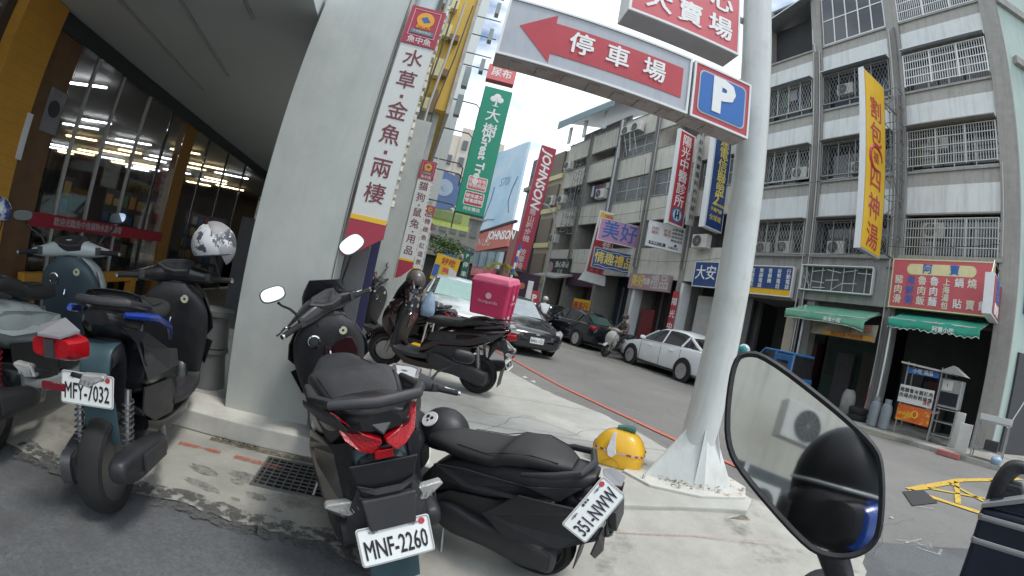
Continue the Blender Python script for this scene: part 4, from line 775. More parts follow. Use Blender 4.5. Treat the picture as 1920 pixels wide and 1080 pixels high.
for i, (xa, xb, yn, dp, st, top) in enumerate(COLS):
    MB().box(xa, xb, yn, yn + dp, .15, 7.5 if i == 0 else 4.0).build('column', col_m, PS, bevel=.006)
    if i == 0: MB().box(xb - .012, xb - .004, yn - .004, yn, .15, 7.5).build('groove', mat('dark groove', (.12, .12, .11), .7), PS)
    lab = ('pale vertical shop sign on the nearest column, with a crimson foot behind the scooter mirror', 'second vertical pet shop sign, on the second column', 'third narrow vertical shop sign, behind the second column', 'farthest narrow vertical strip sign, half hidden behind the third')[i]
    t = thing('column_sign', lab, 'sign', LM, 'vertical signs along the arcade columns')
    w0, w1 = ((-.42, -.155), (-.035, .215), (.33, .545), (.60, .78))[i]; w = w1 - w0; bz = (1.44, 1.30, 1.25, 1.25)[i]; dz_ = (top - bz)
    yb = bz + (.29 if i == 0 else .33); y_ = yn - .02
    MB().box(w0, w1, y_ + .012, y_ + (.14 if i < 2 else .1), yb - .02, top).build('box', mat('cream sign side', (.55, .53, .44), .6, var=.2, scale=12), t)
    panel(t, w0 + .004, w1 - .004, yb, top - .01, y_, sg_m, th=.011)
    MB().box(w0 + .002, w1 - .002, y_ - .004, y_, yb - .035, yb).build('yellow_stripe', yelp, t)
    MB().prism([(w0, y_ - .002, yb - .035), (w1, y_ - .002, yb - .035), (w1, y_ - .002, yb - .13), (w0 + w * .35, y_ - .002, bz + .02), (w0, y_ - .002, bz - .02)][::-1], (0, .05, 0)).build('red_foot', dred, t)
    lg = w * 1.32
    MB().box(w0 - .004, w1 + .004, y_ - .008, y_ - .001, top - lg, top).build('logo_panel', dred, t)
    f = MB(); a, b_, c, d = w0 + w * .1, w1 - w * .1, top - lg * .78, top - lg * .08; q = w * .018
    f.box(a, b_, y_ - .011, y_ - .0085, c, c + q).box(a, b_, y_ - .011, y_ - .0085, d - q, d).box(a, a + q, y_ - .0108, y_ - .0086, c, d).box(b_ - q, b_, y_ - .0108, y_ - .0086, c, d); f.build('logo_border', mat('pale pink line', (.62, .42, .44), .5), t)
    cx = (w0 + w1) / 2; MB().lathe([(.001, -.003), (w * .26, -.003), (w * .26, 0)], 20, 'Y', (cx, y_ - .009, top - lg * .33)).build('logo_disc', orange_p, t)
    MB().prism([(cx - w * .14, y_ - .0135, top - lg * .30), (cx - w * .02, y_ - .0135, top - lg * .42), (cx + w * .16, y_ - .0135, top - lg * .36), (cx + w * .02, y_ - .0135, top - lg * .24)][::-1], (0, .0012, 0)).build('logo_fish', mat('logo blue', (.03, .12, .3), .5), t)
    MB().box(cx - w * .34, cx + w * .34, y_ - .0115, y_ - .0087, top - lg * .72, top - lg * .61).build('logo_strip', mat('slate strip', (.12, .18, .22), .5), t)
    text('觀賞魚', w * .15, orange_p, t, T(cx, y_ - .011, top - lg * .53), bold=.001, ext=.001); text('水族寵物用品', w * .09, sg_m, t, T(cx, y_ - .012, top - lg * .665), ext=.001)
    text('魚中魚', w * .24, mat('pale letters', (.62, .58, .56), .5), t, T(cx, y_ - .009, top - lg * .89), bold=.002, ext=.001)
    n = len(st); h = (top - lg - yb) * (.93 if i == 0 else .95); wts = [.35 if c == '·' else 1 for c in st]; u = h / sum(wts); z = top - lg - .03
    for ch, wt in zip(st, wts):
        if ch == '·': MB().box(cx - .012 * (1 + i * .2), cx + .012, y_ - .003, y_, z - u * wt / 2 - .01, z - u * wt / 2 + .014).build('dot', brown_t, t)
        else: text(ch, min(u * .82, w * .68), brown_t, t, T(cx, y_ - .002, z - u * wt * .5), bold=.0022, ext=.001, name='character')
        z -= u * wt
    if i < 2:
        random.seed(i)
        f = MB()
        for k in range(26): zz = bz + .4 + k * dz_ / 30; f.box(w1 + .0, w1 + .012 + .01 * random.random(), y_ + .02, y_ + .1, zz, zz + .045 * random.random() + .01)
        f.build('clips', mat('cream clips', (.66, .64, .55), .5, var=.4, scale=30), t, kind='stuff')
# bays between columns: dark board standing right of the first column, hatch on the inner side
MB().box(-.44, -.26, 3.5, 3.62, .15, 2.0).build('grey_board', mat('grey board', (.12, .12, .125), .6, var=.2), PS)
MB().box(-.30, -.2, 3.75, 3.8, .15, 2.0).build('navy_board', mat('navy board', (.03, .03, .09), .6, var=.2), PS)
# ceiling
MB().box(-4.05, -1.13, -.6, 3.2, 3.2, 3.35).build('arcade_ceiling', ceil_m, PS); MB().box(-4.05, -1.13, 3.2, 40, 3.2, 3.35).build('arcade_ceiling', ceil_m, PS)
MB().box(-1.12, -.45, 3.8, 40, 2.95, 3.199).build('ceiling_beam', col_m, PS)
for (xa, ya, xb, yb_) in ((-2.35, 2.62, -2.55, 4.9), (-1.72, 2.5, -1.75, 3.4), (-3.1, 2.6, -3.2, 5.6)):
    MB().tube([(xa, ya, 3.185), (xb, yb_, 3.185)], .013, 6).build('ceiling_conduit', mat('pale conduit', (.33, .34, .32), .5), PS)
MB().box(-2.6, -2.38, 2.42, 2.52, 3.17, 3.199).build('ceiling_plate', mat('pale plate', (.30, .31, .30), .5), PS)
MB().box(-8, -1.0, -1.9, -1.7, .0, 4.2).build('near_wall', mat('grey teal wall', (.2, .24, .25), .7), PS) if 0 else None
# upper storeys
MB().box(-8, -.45, 3.15, 40, 4.0 if 0 else 3.36, 9.5).build('upper_wall', col_m, PS) if 0 else None
MB().box(-9, -1.1, 3.25, 36, 3.36, 8.0).build('upper_wall', mat('upper wall grey', (.33, .35, .34), .7, var=.1), PS)
# yellow fascia above the further columns
yf = streaks(mat('yellow fascia', (.62, .40, .05), .5, var=.12, scale=1.5), .25)
MB().box(-1.1, .15, 7.9, 22, 4.5, 8.6).build('yellow_fascia', yf, PS)
MB().box(.15, .22, 7.85, 22, 4.45, 8.65).build('fascia_edge', mat('stained pale edge', (.45, .42, .38), .7, var=.3, scale=5), PS)
MB().box(-1.05, .05, 8.1, 22, 3.4, 4.5).build('gate_housing', mat('pale grey housing', (.45, .46, .45), .6, var=.2, scale=3), PS)
random.seed(4)
for k in range(15):
    xx = -.75 + .8 * (k % 4) / 4 + random.uniform(-.05, .05); zz = 4.5 + (k // 4) * .75 + random.uniform(-.2, .2)
    MB().box(xx, xx + random.uniform(.08, .22), 7.72, 7.88, zz, zz + random.uniform(.12, .5)).build('fixture_box', (whp, mat('pale grey housing', (.45, .46, .45), .6), crmp, mat('brown box', (.22, .14, .08), .6))[k % 4], PS, bevel=.005)
for k in range(6):
    x = -.62 + .11 * k; MB().tube([(x, 7.5 + .03 * k, 3.25), (x + .0, 7.5, 4.4), (x - .05 + .03 * k, 7.45, 5.4), (x - .1 + .05 * k, 7.4, 6.6)], (.03, .018, .04, .015, .022, .012)[k], 8).build('conduit', (mat('pale conduit2', (.5, .52, .52), .5), brk, mat('pale conduit2', (.5, .52, .52), .5), brk, pipe_m, brk)[k], PS, smooth=True)
MB().box(-.28, -.18, 3.25, 3.4, 2.55, 3.15).build('white_fitting', white_p, PS)
# upper left edge over the first column sign: window with pale frame
MB().box(-.40, -.25, 3.3, 3.35, 3.5, 4.2).build('upper_window', mat('bright window', (.5, .56, .56), .2), PS)
MB().box(-.25, -.22, 3.28, 3.36, 3.47, 4.3).build('upper_window_frame', brk, PS)
# shop front: lateral plane x = -4.03
XS = -4.03
yel_c = streaks(mat('yellow tiled pillar', (.55, .27, .035), .45, var=.12, scale=3), .15, (1, 1, 6)); brn = mat('dark brown tile', (.14, .075, .035), .5, var=.35, scale=4); frm_d = mat('dark shopfront frame', (.05, .055, .06), .4, metal=.3)
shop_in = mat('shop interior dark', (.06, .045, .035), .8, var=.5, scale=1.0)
tube_w = mat('fluorescent tube white', (.9, .95, 1.), .5, emit=14.0, var=0); tube_y = mat('fluorescent tube warm', (1., .78, .38), .5, emit=10.0, var=0)
MB().box(XS - .25, XS + .06, 3.10, 3.62, .15, 3.19).build('yellow_pillar', yel_c, PS, bevel=.004)
for k in range(28): MB().box(XS + .058, XS + .0608, 3.1, 3.62, .25 + k * .1, .253 + k * .1).build('tile_joint', mat('dark yellow joint', (.33, .18, .02), .6), PS)
MB().box(XS - .3, XS - .02, 3.63, 4.1, .15, 3.19).build('brown_pier', brn, PS)
MB().box(XS - .15, XS - .0, 6.95, 7.3, .15, 3.19).build('orange_pillar', mat('orange brown pillar', (.26, .12, .02), .5, var=.15), PS)
MB().box(XS - .15, XS + .02, 3.63, 36, 3.0, 3.19).build('head_beam', frm_d, PS)
for y in (4.42, 4.98, 5.68, 6.4, 7.9, 8.9, 10): MB().box(XS - .04, XS + .0, y - .02, y + .02, .15, 3.0).build('mullion', alu if y < 6 else frm_d, PS)
gl = mat('shop window glass', (.9, .92, .92), .03, var=0, trans=1., spec=.4)
for a, b_ in ((4.12, 4.40), (4.44, 4.96), (5.0, 5.66), (5.70, 6.38), (6.42, 6.94), (7.32, 7.88), (7.92, 8.88), (8.92, 9.98)): MB().box(XS - .025, XS - .017, a, b_, .16, 3.0).build('shop_window', gl, PS)
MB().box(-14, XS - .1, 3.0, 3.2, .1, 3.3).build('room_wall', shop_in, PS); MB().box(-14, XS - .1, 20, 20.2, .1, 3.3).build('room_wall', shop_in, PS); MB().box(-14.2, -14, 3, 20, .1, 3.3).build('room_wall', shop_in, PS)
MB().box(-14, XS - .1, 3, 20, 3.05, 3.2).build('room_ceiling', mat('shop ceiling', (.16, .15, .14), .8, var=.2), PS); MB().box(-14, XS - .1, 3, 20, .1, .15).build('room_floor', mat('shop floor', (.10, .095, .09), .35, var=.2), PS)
tt = thing('shop_ceiling_lights', 'rows of white and warm fluorescent tubes glowing on the dark shop ceiling', 'ceiling lights', LM)
random.seed(21)
for k in range(16):
    for j in range(7):
        y = 3.75 + k * .80; x = -4.6 - j * 1.3 - (.35 if k % 2 else 0)
        if random.random() < .42: continue
        MB().box(x - random.choice((1.0, 1.05, .75)), x, y - .014, y + .014, 2.93, 2.955).build('tube', tube_w if (j + k) % 2 == 0 else tube_y, tt)
# shelves and goods
random.seed(31)
sh = thing('shop_shelving', 'dark shelves with coloured goods standing inside the glazed shop', 'shelves', LM)
gcols = [mat('goods %d' % k, c, .6, var=.3) for k, c in enumerate(((.26, .05, .04), (.04, .10, .26), (.36, .26, .10), (.07, .14, .07), (.28, .26, .24), (.38, .18, .05)))]
for k in range(9):
    y = 4.3 + k * 1.2; x = XS - .8 - (k % 3) * .5
    MB().box(x - 1.2, x, y, y + .35, .15, 1.75).build('shelf_unit', frm_d, sh)
    for r_ in range(5):
        for c in range(6):
            h = random.uniform(.12, .24); MB().box(x - 1.15 + c * .19, x - 1.0 + c * .19, y - .02, y + .1, .25 + r_ * .3, .25 + r_ * .3 + h).build('goods_box', gcols[random.randrange(6)], sh)
t = thing('door_banner', 'red banner with small white lettering across the shop windows', 'banner', LM); MB().box(XS + .004, XS + .012, 4.0, 7.0, 1.04, 1.19).build('cloth', mat('red banner film', (.33, .02, .04), .6, var=.1), t)
text('歡迎光臨魚中魚貓狗水族大賣場', .10, mat('greyed letters', (.42, .40, .40), .6), t, T(XS + .014, 5.1, 1.115) @ Matrix.Rotation(R(90), 4, 'Z'), bold=.001)
t = thing('low_barrier', 'low yellow rail with an end post in front of the shop window', 'barrier', LM)
MB().box(-4.0, -3.9, 3.95, 6.3, .44, .57).build('rail', yel_c, t, bevel=.006); MB().box(-4.0, -3.9, 4.0, 4.15, .15, .44).build('post', yel_c, t); MB().box(-4.0, -3.9, 6.1, 6.25, .15, .44).build('post', yel_c, t)
t = thing('window_poster', 'pale poster with a round motif on the brown pier', 'poster', LM); panel_m = mat('dull poster', (.22, .22, .23), .6, var=.3, scale=6)
MB().box(XS - .015, XS - .008, 3.85, 4.12, 2.0, 2.45).build('sheet', panel_m, t); MB().lathe([(.05, 0), (.09, 0), (.09, .004), (.05, .004)], 20, 'X', (XS - .008, 3.98, 2.25)).build('ring', frm_d, t)
t = thing('window_poster', 'white and yellow leaflet hanging beside the yellow pillar', 'poster', LM); MB().box(XS + .06, XS + .066, 3.58, 3.66, 1.65, 2.1).build('sheet', whp, t)
# farther left window wall with blinds
MB().box(XS - .3, XS - .2, -7, .4, 0, 3.4).build('rear_wall', beige, PS); MB().box(XS - .21, XS - .17, -6.5, -.6, .3, 2.0).build('rear_window', glass_dk, PS); [MB().box(XS - .18, XS - .13, y_ - .03, y_ + .03, .3, 2.0).build('rear_mullion', alu, PS) for y_ in (-6.5, -5, -3.5, -2, -.6)]; MB().box(XS - .3, XS - .2, .4, 3.1, .1, 3.2).build('side_window_wall', mat('blue grey window', (.07, .085, .10), .25, var=.3, scale=1.5), PS)
for k in range(7): MB().box(XS - .2, XS - .16, .4, 3.1, 1.2 + k * .28, 1.23 + k * .28).build('blind_rail', mat('blind rail', (.22, .24, .25), .5), PS)
text('專業美容', .13, mat('greyed letters', (.42, .40, .40), .6), PS, LM.inverted() @ LM @ T(XS - .155, 2.7, 2.72) @ Matrix.Rotation(R(90), 4, 'Z'))
# dark glazed end and objects under the arcade
MB().box(-3.9, -1.15, 12.5, 12.6, .15, 3.2).build('arcade_end', mat('arcade end dark', (.05, .05, .055), .7, var=.4), PS)
MB().box(-4.0, -1.2, 6.0, 12, .152, .16).build('arcade_floor', mat('arcade floor tile', (.13, .12, .11), .5, var=.15, scale=4), PS)
MB().box(-2.9, -1.9, 7.6, 8.0, .16, 1.75).build('grey_cabinet', mat('grey cabinet', (.10, .105, .11), .6, var=.2), PS)
# grey round pedestal between the scooter and the column
t = thing('round_stools', 'two stacked grey round plastic stools tucked behind the first column', 'stools', LM @ T(-1.42, 3.55, .15)); gp = mat('grey stool plastic', (.20, .205, .20), .6, var=.1)
MB().lathe([(.15, 0), (.13, .28), (.15, .3), (.15, .33)], 24).build('stool', gp, t, smooth=True); MB().lathe([(.14, .34), (.125, .58), (.15, .6), (.15, .64), (.05, .65)], 24).build('stool', gp, t, smooth=True)
# tall pale building behind the yellow fascia
B3 = thing('tower_block', 'tall very pale plain wall rising above the yellow fascia', 'building', LM)
MB().box(-6, .85, 17, 40, 0, 24).build('wall', mat('very pale render', (.60, .64, .64), .7, var=.04), B3)
for k in range(6): MB().box(.851, .88, 17.4 + k * 3, 18.6 + k * 3, 9, 10.4).build('window', glass_dk, B3)
MB().box(.855, .875, 17, 40, 8.3, 8.4).build('band', conc_w, B3)
# ------------------------------------------------------------------ far end of the street
def pol(a, r): return (r * sin(R(a)), r * cos(R(a)))
def facing(a, r, z=0): x, y = pol(a, r); return fr(x, y, z, -a)
B4 = thing('apartment_tower', 'cream stepped apartment tower far away between the brackets and the green sign', 'building', facing(-10.5, 62))
tw = mat('cream tower render', (.60, .54, .46), .8, var=.08, scale=.3)
for x0, x1, z1 in ((-4.6, -2.6, 20), (-2.6, -.6, 22.6), (-.6, 1.2, 24.0), (1.2, 3.4, 26.5), (3.4, 6, 23)):
    MB().box(x0, x1, 0 + abs(x0) * .1, 8, 0, z1).build('wall', tw, B4)
for k in range(8):
    for j, x in enumerate((-3.8, -1.9, -.1, 1.6, 2.6)):
        z = 5 + k * 2.6
        if z < (19, 21, 23, 25, 25)[j] - 1.6: MB().box(x, x + .75, -.15 + abs(x) * .05, .6, z, z + 1.4).build('window', mat('tower window', (.12, .13, .14), .3, var=.3), B4)
for j, x in enumerate((-2.7, .3, 2.0)): MB().box(x, x + .8, -.3, .3, 3.6 + 5 * j, 4.0 + 5 * j).build('balcony', conc_w, B4)
B4b = thing('far_block', 'hazy grey-white blocks behind the cream tower', 'building', facing(-9, 95)); MB().box(-3, 3, 0, 10, 0, 36).box(-9, -4, 2, 12, 0, 30).build('wall', mat('hazy white', (.62, .64, .66), .8), B4b)  # distance haze is put into the pale wall colour
t = thing('round_sign', 'round blue sign with a pale shell emblem on an arm at the street corner', 'sign', facing(-11.6, 19.5, 0)); 
MB().lathe([(.001, -.05), (.86, -.05), (.86, .05), (.001, .05)], 40, 'Y', (0, 0, 5.35)).build('disc', mat('dull blue disc', (.14, .22, .42), .5), t); e = MB()
e.lathe([(.36, -.06), (.39, -.06), (.39, -.05), (.36, -.05)], 32, 'Y', (0, 0, 5.5))
for k in range(5): a = R(-50 + k * 25); e.tube([(.02 * k, -.06, 5.35), (.24 * sin(a), -.06, 5.35 + .28 * cos(a))], .018, 5)
e.build('emblem', mat('pale blue line', (.45, .55, .68), .5), t); MB().tube([(-2, .1, 5.15), (.6, .1, 5.0), (.9, .1, 4.9)], .04, 6).build('arm', mat('teal arm', (.15, .25, .25), .5), t)
t = thing('box_sign', 'pale lime green box sign under the round blue sign', 'sign', facing(-10.8, 21)); MB().box(-1.6, 1.25, 0, .3, 4.2, 4.75).build('box', mat('lime film', (.42, .52, .18), .6, var=.15), t); MB().box(-1.6, 1.3, -.06, .0, 3.95, 4.18).build('bright_strip', mat('bright lime', (.62, .72, .2), .5), t); MB().box(-1.3, .9, -.03, 0, 4.3, 4.7).build('face', mat('olive film', (.30, .38, .16), .6), t)
B5 = thing('low_building', 'low stained concrete building under the green vertical sign', 'building', facing(-8.4, 34)); sc = streaks(mat('stained concrete', (.36, .35, .32), .9, var=.25, scale=1.5), .6, (2, 2, .4))
MB().box(-2.6, 1.6, 0, 5, 3.2, 6.6).build('wall', sc, B5); MB().box(-2.7, 1.7, -.15, .2, 6.6, 6.85).build('coping', conc_w, B5)
for k in range(5): MB().box(-2.3 + k * .8, -1.8 + k * .8, -.05, .1, 5.2, 6.1).build('window', mat('grey window', (.2, .21, .21), .4, var=.4), B5)
MB().box(-2.6, 1.6, .3, 5, 0, 3.2).build('ground_floor', mat('dim ground floor', (.06, .06, .06), .8, var=.5, scale=1), B5)
t = thing('canopy', 'dark pointed grey canopy reaching out under the concrete building', 'canopy', facing(-8.4, 30)); MB().hexa([(-2.2, -1, 4.3), (1.3, -1, 3.6), (1.3, 2, 3.6), (-2.2, 2, 4.0), (-2.2, -1, 4.4), (1.3, -1, 3.9), (1.3, 2, 4.1), (-2.2, 2, 4.2)]).build('roof', mat('grey canopy', (.16, .16, .16), .7, var=.2), t); MB().tube([(1.1, -.9, 0), (1.1, -.9, 3.7)], .06, 6).tube([(1.1, -.9, 2.6), (.2, -.9, 3.8)], .05, 6).build('post', white_p, t)
# street tree
leaf = mat('tree leaf', (.055, .12, .02), .6, var=.5, scale=2); bark = mat('bark', (.10, .08, .06), .9)
def tree(label, a, r, h, w, zc):
    t = thing('street_tree', label, 'tree', facing(a, r)); MB().tube([(0, 0, 0), (.05, 0, zc * .6), (-.1, .1, zc)], [.09, .07, .04], 8).tube([(0, 0, zc * .6), (.6, .1, zc)], [.04, .02], 6).build('trunk', bark, t)
    b = MB()
    for k in range(1500):
        a_, e_ = random.uniform(0, 6.28), random.uniform(-1, 1); q = random.uniform(.35, 1) * (1 + .35 * noise.noise(Vector((cos(a_) * 2, sin(a_) * 2, e_ * 2)))); p = Vector((w * q * cos(a_) * math.sqrt(1 - e_ * e_), w * q * sin(a_) * math.sqrt(1 - e_ * e_), zc + h * q * e_ * .5))
        d = [Vector((random.uniform(-.09, .09), random.uniform(-.09, .09), random.uniform(-.07, .07))) for _ in range(3)]; b.poly([p + v for v in d])
    b.build('crown', leaf, t, kind='stuff')
random.seed(8); tree('small bright green street tree left of the stained concrete building', -9.6, 24, 1.5, 1.2, 3.2)
t = thing('blue_sign', 'small blue board hanging below the street tree', 'sign', facing(-8.9, 22.5)); MB().box(-.42, .32, 0, .06, 2.45, 2.8).build('board', mat('bright blue board', (.03, .2, .42), .5), t)
t = thing('banner', 'large yellow banner with red and blue print leaning at the kerb', 'banner', facing(-9.7, 18) @ Matrix.Rotation(R(6), 4, 'Y')); panel(t, -.5, .5, 1.35, 2.45, 0, yelp, th=.05); text('好吃', .3, redp, t, T(.05, -.01, 2.2), bold=.01); text('便當', .26, redp, t, T(.1, -.01, 1.55), bold=.01); MB().box(-.48, -.25, -.012, 0, 1.5, 2.0).build('photo_patch', blu_t, t); MB().box(-.1, .2, -.012, 0, 1.78, 1.95).build('photo_patch', redp2, t)
t = thing('standing_sign', 'white pointed standing board with a yellow foot near the van', 'sign', facing(-7.9, 16)); MB().hexa([(-.16, 0, .5), (.22, 0, .5), (.22, .05, .5), (-.16, .05, .5), (-.2, 0, 1.95), (.1, 0, 1.8), (.1, .05, 1.8), (-.2, .05, 1.95)]).build('board', whp, t); MB().box(-.15, .2, -.01, 0, .55, .8).build('yellow_foot', yelp, t)
t = thing('street_sign', 'narrow green and white vertical street sign with white lettering', 'sign', facing(-6.6, 20)); MB().tube([(0, .1, 0), (0, .1, 3.1)], .04, 8).build('post', galv, t); panel(t, -.16, .16, 1.2, 3.0, 0, mat('dark green film', (.02, .12, .09), .5), th=.03); vtext(t, 'P停車場', .26, wh_t, 0, -.005, 2.95, .42, .003)
# white kiosk stripes pole, palm leaves
t = thing('striped_pole', 'blue and white striped leaning pole before the red building', 'pole', facing(-.9, 17) @ Matrix.Rotation(R(4), 4, 'Y'))
for k in range(9): MB().cyl((0, 0, 1.2 + k * .25), (0, 0, 1.45 + k * .25), .05, n=10).build('band', white_p if k % 2 else blu_t, t)
MB().cyl((0, 0, 0), (0, 0, 1.2), .05, n=10).build('shaft', white_p, t)
b = MB(); random.seed(6)
for k in range(16):
    a = random.uniform(0, 6.28); L = random.uniform(.5, .9); pts = [(L * u * cos(a), L * u * sin(a) * .5, 2.6 + .45 * u - .75 * u * u) for u in (0, .3, .6, 1)]
    for p, q in zip(pts[:-1], pts[1:]): b.add([(p[0], p[1], p[2] - .05), (q[0], q[1], q[2] - .04), (q[0], q[1], q[2] + .04), (p[0], p[1], p[2] + .05)], [(0, 1, 2, 3)])
t = thing('palm', 'small yellowish palm by the red vertical sign', 'plant', facing(-1.9, 19)); b.build('fronds', mat('yellow green frond', (.30, .28, .06), .6, var=.3), t); MB().tube([(0, 0, 0), (0, 0, 2.6)], .07, 8).build('trunk', bark, t)
# red fitness building, billboard and tall red sign
JM = Matrix.Rotation(R(-60), 4, 'Z') @ T(0, 24, 0)
B6 = thing('corner_shop_building', 'red banded shop building with big windows under a pale blue billboard', 'building', JM)
rb = mat('dull red fascia', (.45, .12, .09), .5, var=.12, scale=1)
MB().box(-54, -44.5, .1, 8, 0, 9).build('wall', mat('brown red wall', (.16, .07, .06), .7, var=.2), B6)
MB().hexa([(-54, -.2, 6.0), (-44.5, -.2, 6.9), (-44.5, .1, 6.9), (-54, .1, 6.0), (-54, -.2, 8.5), (-44.5, -.2, 9.7), (-44.5, .1, 9.7), (-54, .1, 8.5)]).build('fascia', rb, B6)
text('MEN LEG', 1.3, mat('pale orange letters', (.6, .42, .35), .5), B6, T(-51.6, -.23, 7.35), shear=.2, bold=.02); text('JOHNSON', 1.5, wh_t, B6, T(-46.6, -.23, 8.2), shear=.25, bold=.05)
window(B6, -53.8, -44.8, 4.0, 6.4, -.05, 4, fm=frm_d, pm=mat('sky glass', (.16, .25, .28), .05, spec=1.), t=.18)
MB().box(-54.5, -45.5, -1.0, -.2, 2.9, 4.0).build('lower_sign', mat('dim red sign', (.36, .07, .08), .5), B6); text('SPORTS FITNESS', .7, mat('pale orange letters', (.6, .42, .35), .5), B6, T(-50, -1.03, 3.45))
for x in (-53.6, -50.5, -47.5, -45): MB().box(x, x + .2, -.6, -.3, 0, 3).build('post', alu, B6)
t = thing('billboard', 'large pale blue billboard with faint line drawings above the red shop building', 'billboard', JM @ T(0, -.3, 0))
bb = mat('pale blue print', (.36, .55, .68), .5, var=.1, scale=.25, col2=(.55, .64, .72), c2scale=.2, c2pos=(.4, .6))
MB().hexa([(-53.9, 0, 8.7), (-44.4, 0, 9.95), (-44.4, .3, 9.95), (-53.9, .3, 8.7), (-53.9, 0, 19.9), (-44.4, 0, 19.9), (-44.4, .3, 19.9), (-53.9, .3, 19.9)]).build('panel', bb, t)
for s_ in ([(-52.5, -.02, 9.6), (-51.8, -.02, 11.5), (-51.2, -.02, 13.2), (-51.0, -.02, 14.8)], [(-45.6, -.02, 11), (-46.3, -.02, 12.5), (-46.0, -.02, 14), (-45.2, -.02, 15.5)], [(-53, -.02, 10.0), (-51, -.02, 10.4), (-49, -.02, 10.3)]): MB().tube(s_, .09, 4).build('line_drawing', mat('blue grey line', (.18, .32, .42), .6), t)
text('S70i', 1.6, mat('blue grey line', (.18, .32, .42), .6), t, T(-48.5, -.02, 15.2), shear=.3)
MB().hexa([(-54, -.05, 8.45), (-43.5, -.05, 9.75), (-43.5, .3, 9.75), (-54, .3, 8.45), (-54, -.05, 8.7), (-43.5, -.05, 10), (-43.5, .3, 10), (-54, .3, 8.7)]).build('bottom_frame', ink, t)
t = thing('vertical_sign', 'tall dark red vertical sign with slanting white letters and smaller characters', 'sign', fr(0, 0, 0, 9) @ T(4.0, 25, 1.1) @ Matrix.Rotation(R(2.4), 4, 'Y') @ Matrix.Scale(.54, 4))
MB().box(-.85, .85, .012, .6, 3.6, 17.7).build('box', redp, t); panel(t, -.82, .82, 3.65, 17.6, -.004, mat('deep red film', (.38, .02, .05), .4, var=.08), th=.014)
text('JOHNSON', 1.42, wh_t, t, T(.0, -.012, 13.8) @ Matrix.Rotation(R(90), 4, 'Y'), bold=.04, shear=.25, sx=1.02); vtext(t, '喬山跑步機 按摩椅', .78, mat('pinkish white letters', (.66, .5, .5), .5), 0, -.012, 10.3, .76, .02)
# narrow buildings between the sign and the balcony block
B7 = thing('narrow_building', 'narrow cream building with brown window panels at the end of the balcony block', 'building', FM)
MB().box(-28.6, -25.9, .2, 6, 0, 12.2).build('wall', mat('cream end wall', (.50, .46, .36), .8, var=.12), B7)
for k in range(4): MB().box(-28.3, -26.5, .05, .25, 3.0 + k * 2.5, 4.7 + k * 2.5).build('window_panel', mat('brown window panel', (.22, .17, .13), .6, var=.25), B7); MB().box(-28.4, -26.2, .0, .2, 2.6 + k * 2.5, 2.95 + k * 2.5).build('ledge', crmp, B7)
aircon('white fan unit on the narrow cream building', FM @ T(-26.9, -.2, 8.1), .8, .7, .3)
B8 = thing('brown_building', 'dull purple brown building behind the tall red sign', 'building', FM)
MB().box(-31.2, -28.8, -.2, 6, 0, 12.3).build('wall', mat('purple brown tile', (.15, .12, .13), .7, var=.2, scale=.8), B8)
for k in range(5): MB().box(-31, -29.2, -.25, -.2, 2.5 + k * 2.1, 3.2 + k * 2.1).build('window_band', mat('dim band', (.09, .08, .09), .5, var=.4), B8)
MB().box(-31.3, -28.7, -.5, -.2, 9.6, 9.9).build('ledge', conc_w, B8)
# street lamp
t = thing('street_lamp', 'slim grey street lamp with a curved arm before the purple brown building', 'lamp', facing(3.2, 26))
pts = [(.35, 0, 0), (.33, 0, 5.2), (.28, 0, 6.1), (.05, 0, 6.8), (-.35, 0, 7.15), (-.75, 0, 7.25)]; MB().tube(pts, [.08, .06, .055, .05, .045, .04], 8).build('post', galv, t, smooth=True); MB().loft([((-.7, 0, 7.25), .06, .03), ((-.95, 0, 7.25), .09, .05), ((-1.25, 0, 7.2), .04, .03)], 12).build('lamp_head', alu, t)
t = thing('parking_sign', 'small red sign with a white P low beside the street lamp', 'sign', facing(3.1, 20)); panel(t, -.25, .25, 1.15, 1.85, 0, redp, th=.04); text('P', .42, wh_t, t, T(0, -.005, 1.5), bold=.02); MB().cyl((0, .05, 0), (0, .05, 1.2), .03, n=8).build('post', galv, t)
t = thing('white_post_box', 'tall narrow white cabinet leaning beside the street lamp', 'cabinet', facing(2.3, 19)); MB().box(-.12, .12, 0, .2, .1, 2.2).build('body', whp, t, bevel=.01)
t = thing('shop_dummy', 'dark poster wall with an orange face under the tall red sign', 'poster', facing(1.4, 26)); MB().box(-.9, .9, 0, .1, 1.0, 2.9).build('sheet', mat('dark violet poster', (.06, .03, .06), .6, var=.3), t); MB().sphere((-.1, -.02, 2.1), .2, 14, 8, (1, .1, 1)).build('face', mat('orange face', (.6, .22, .1), .6), t)
# backdrop blocks closing the street
B9 = thing('far_row', 'far row of pale hazy buildings closing the street', 'building', facing(-3, 110)); MB().box(-60, -6, 0, 20, 0, 9).box(-4, 30, 5, 20, 0, 7).build('wall', mat('hazy row', (.30, .31, .32), .8, var=.3, scale=.1), B9)  # grey wall colour stands in for haze at this distance
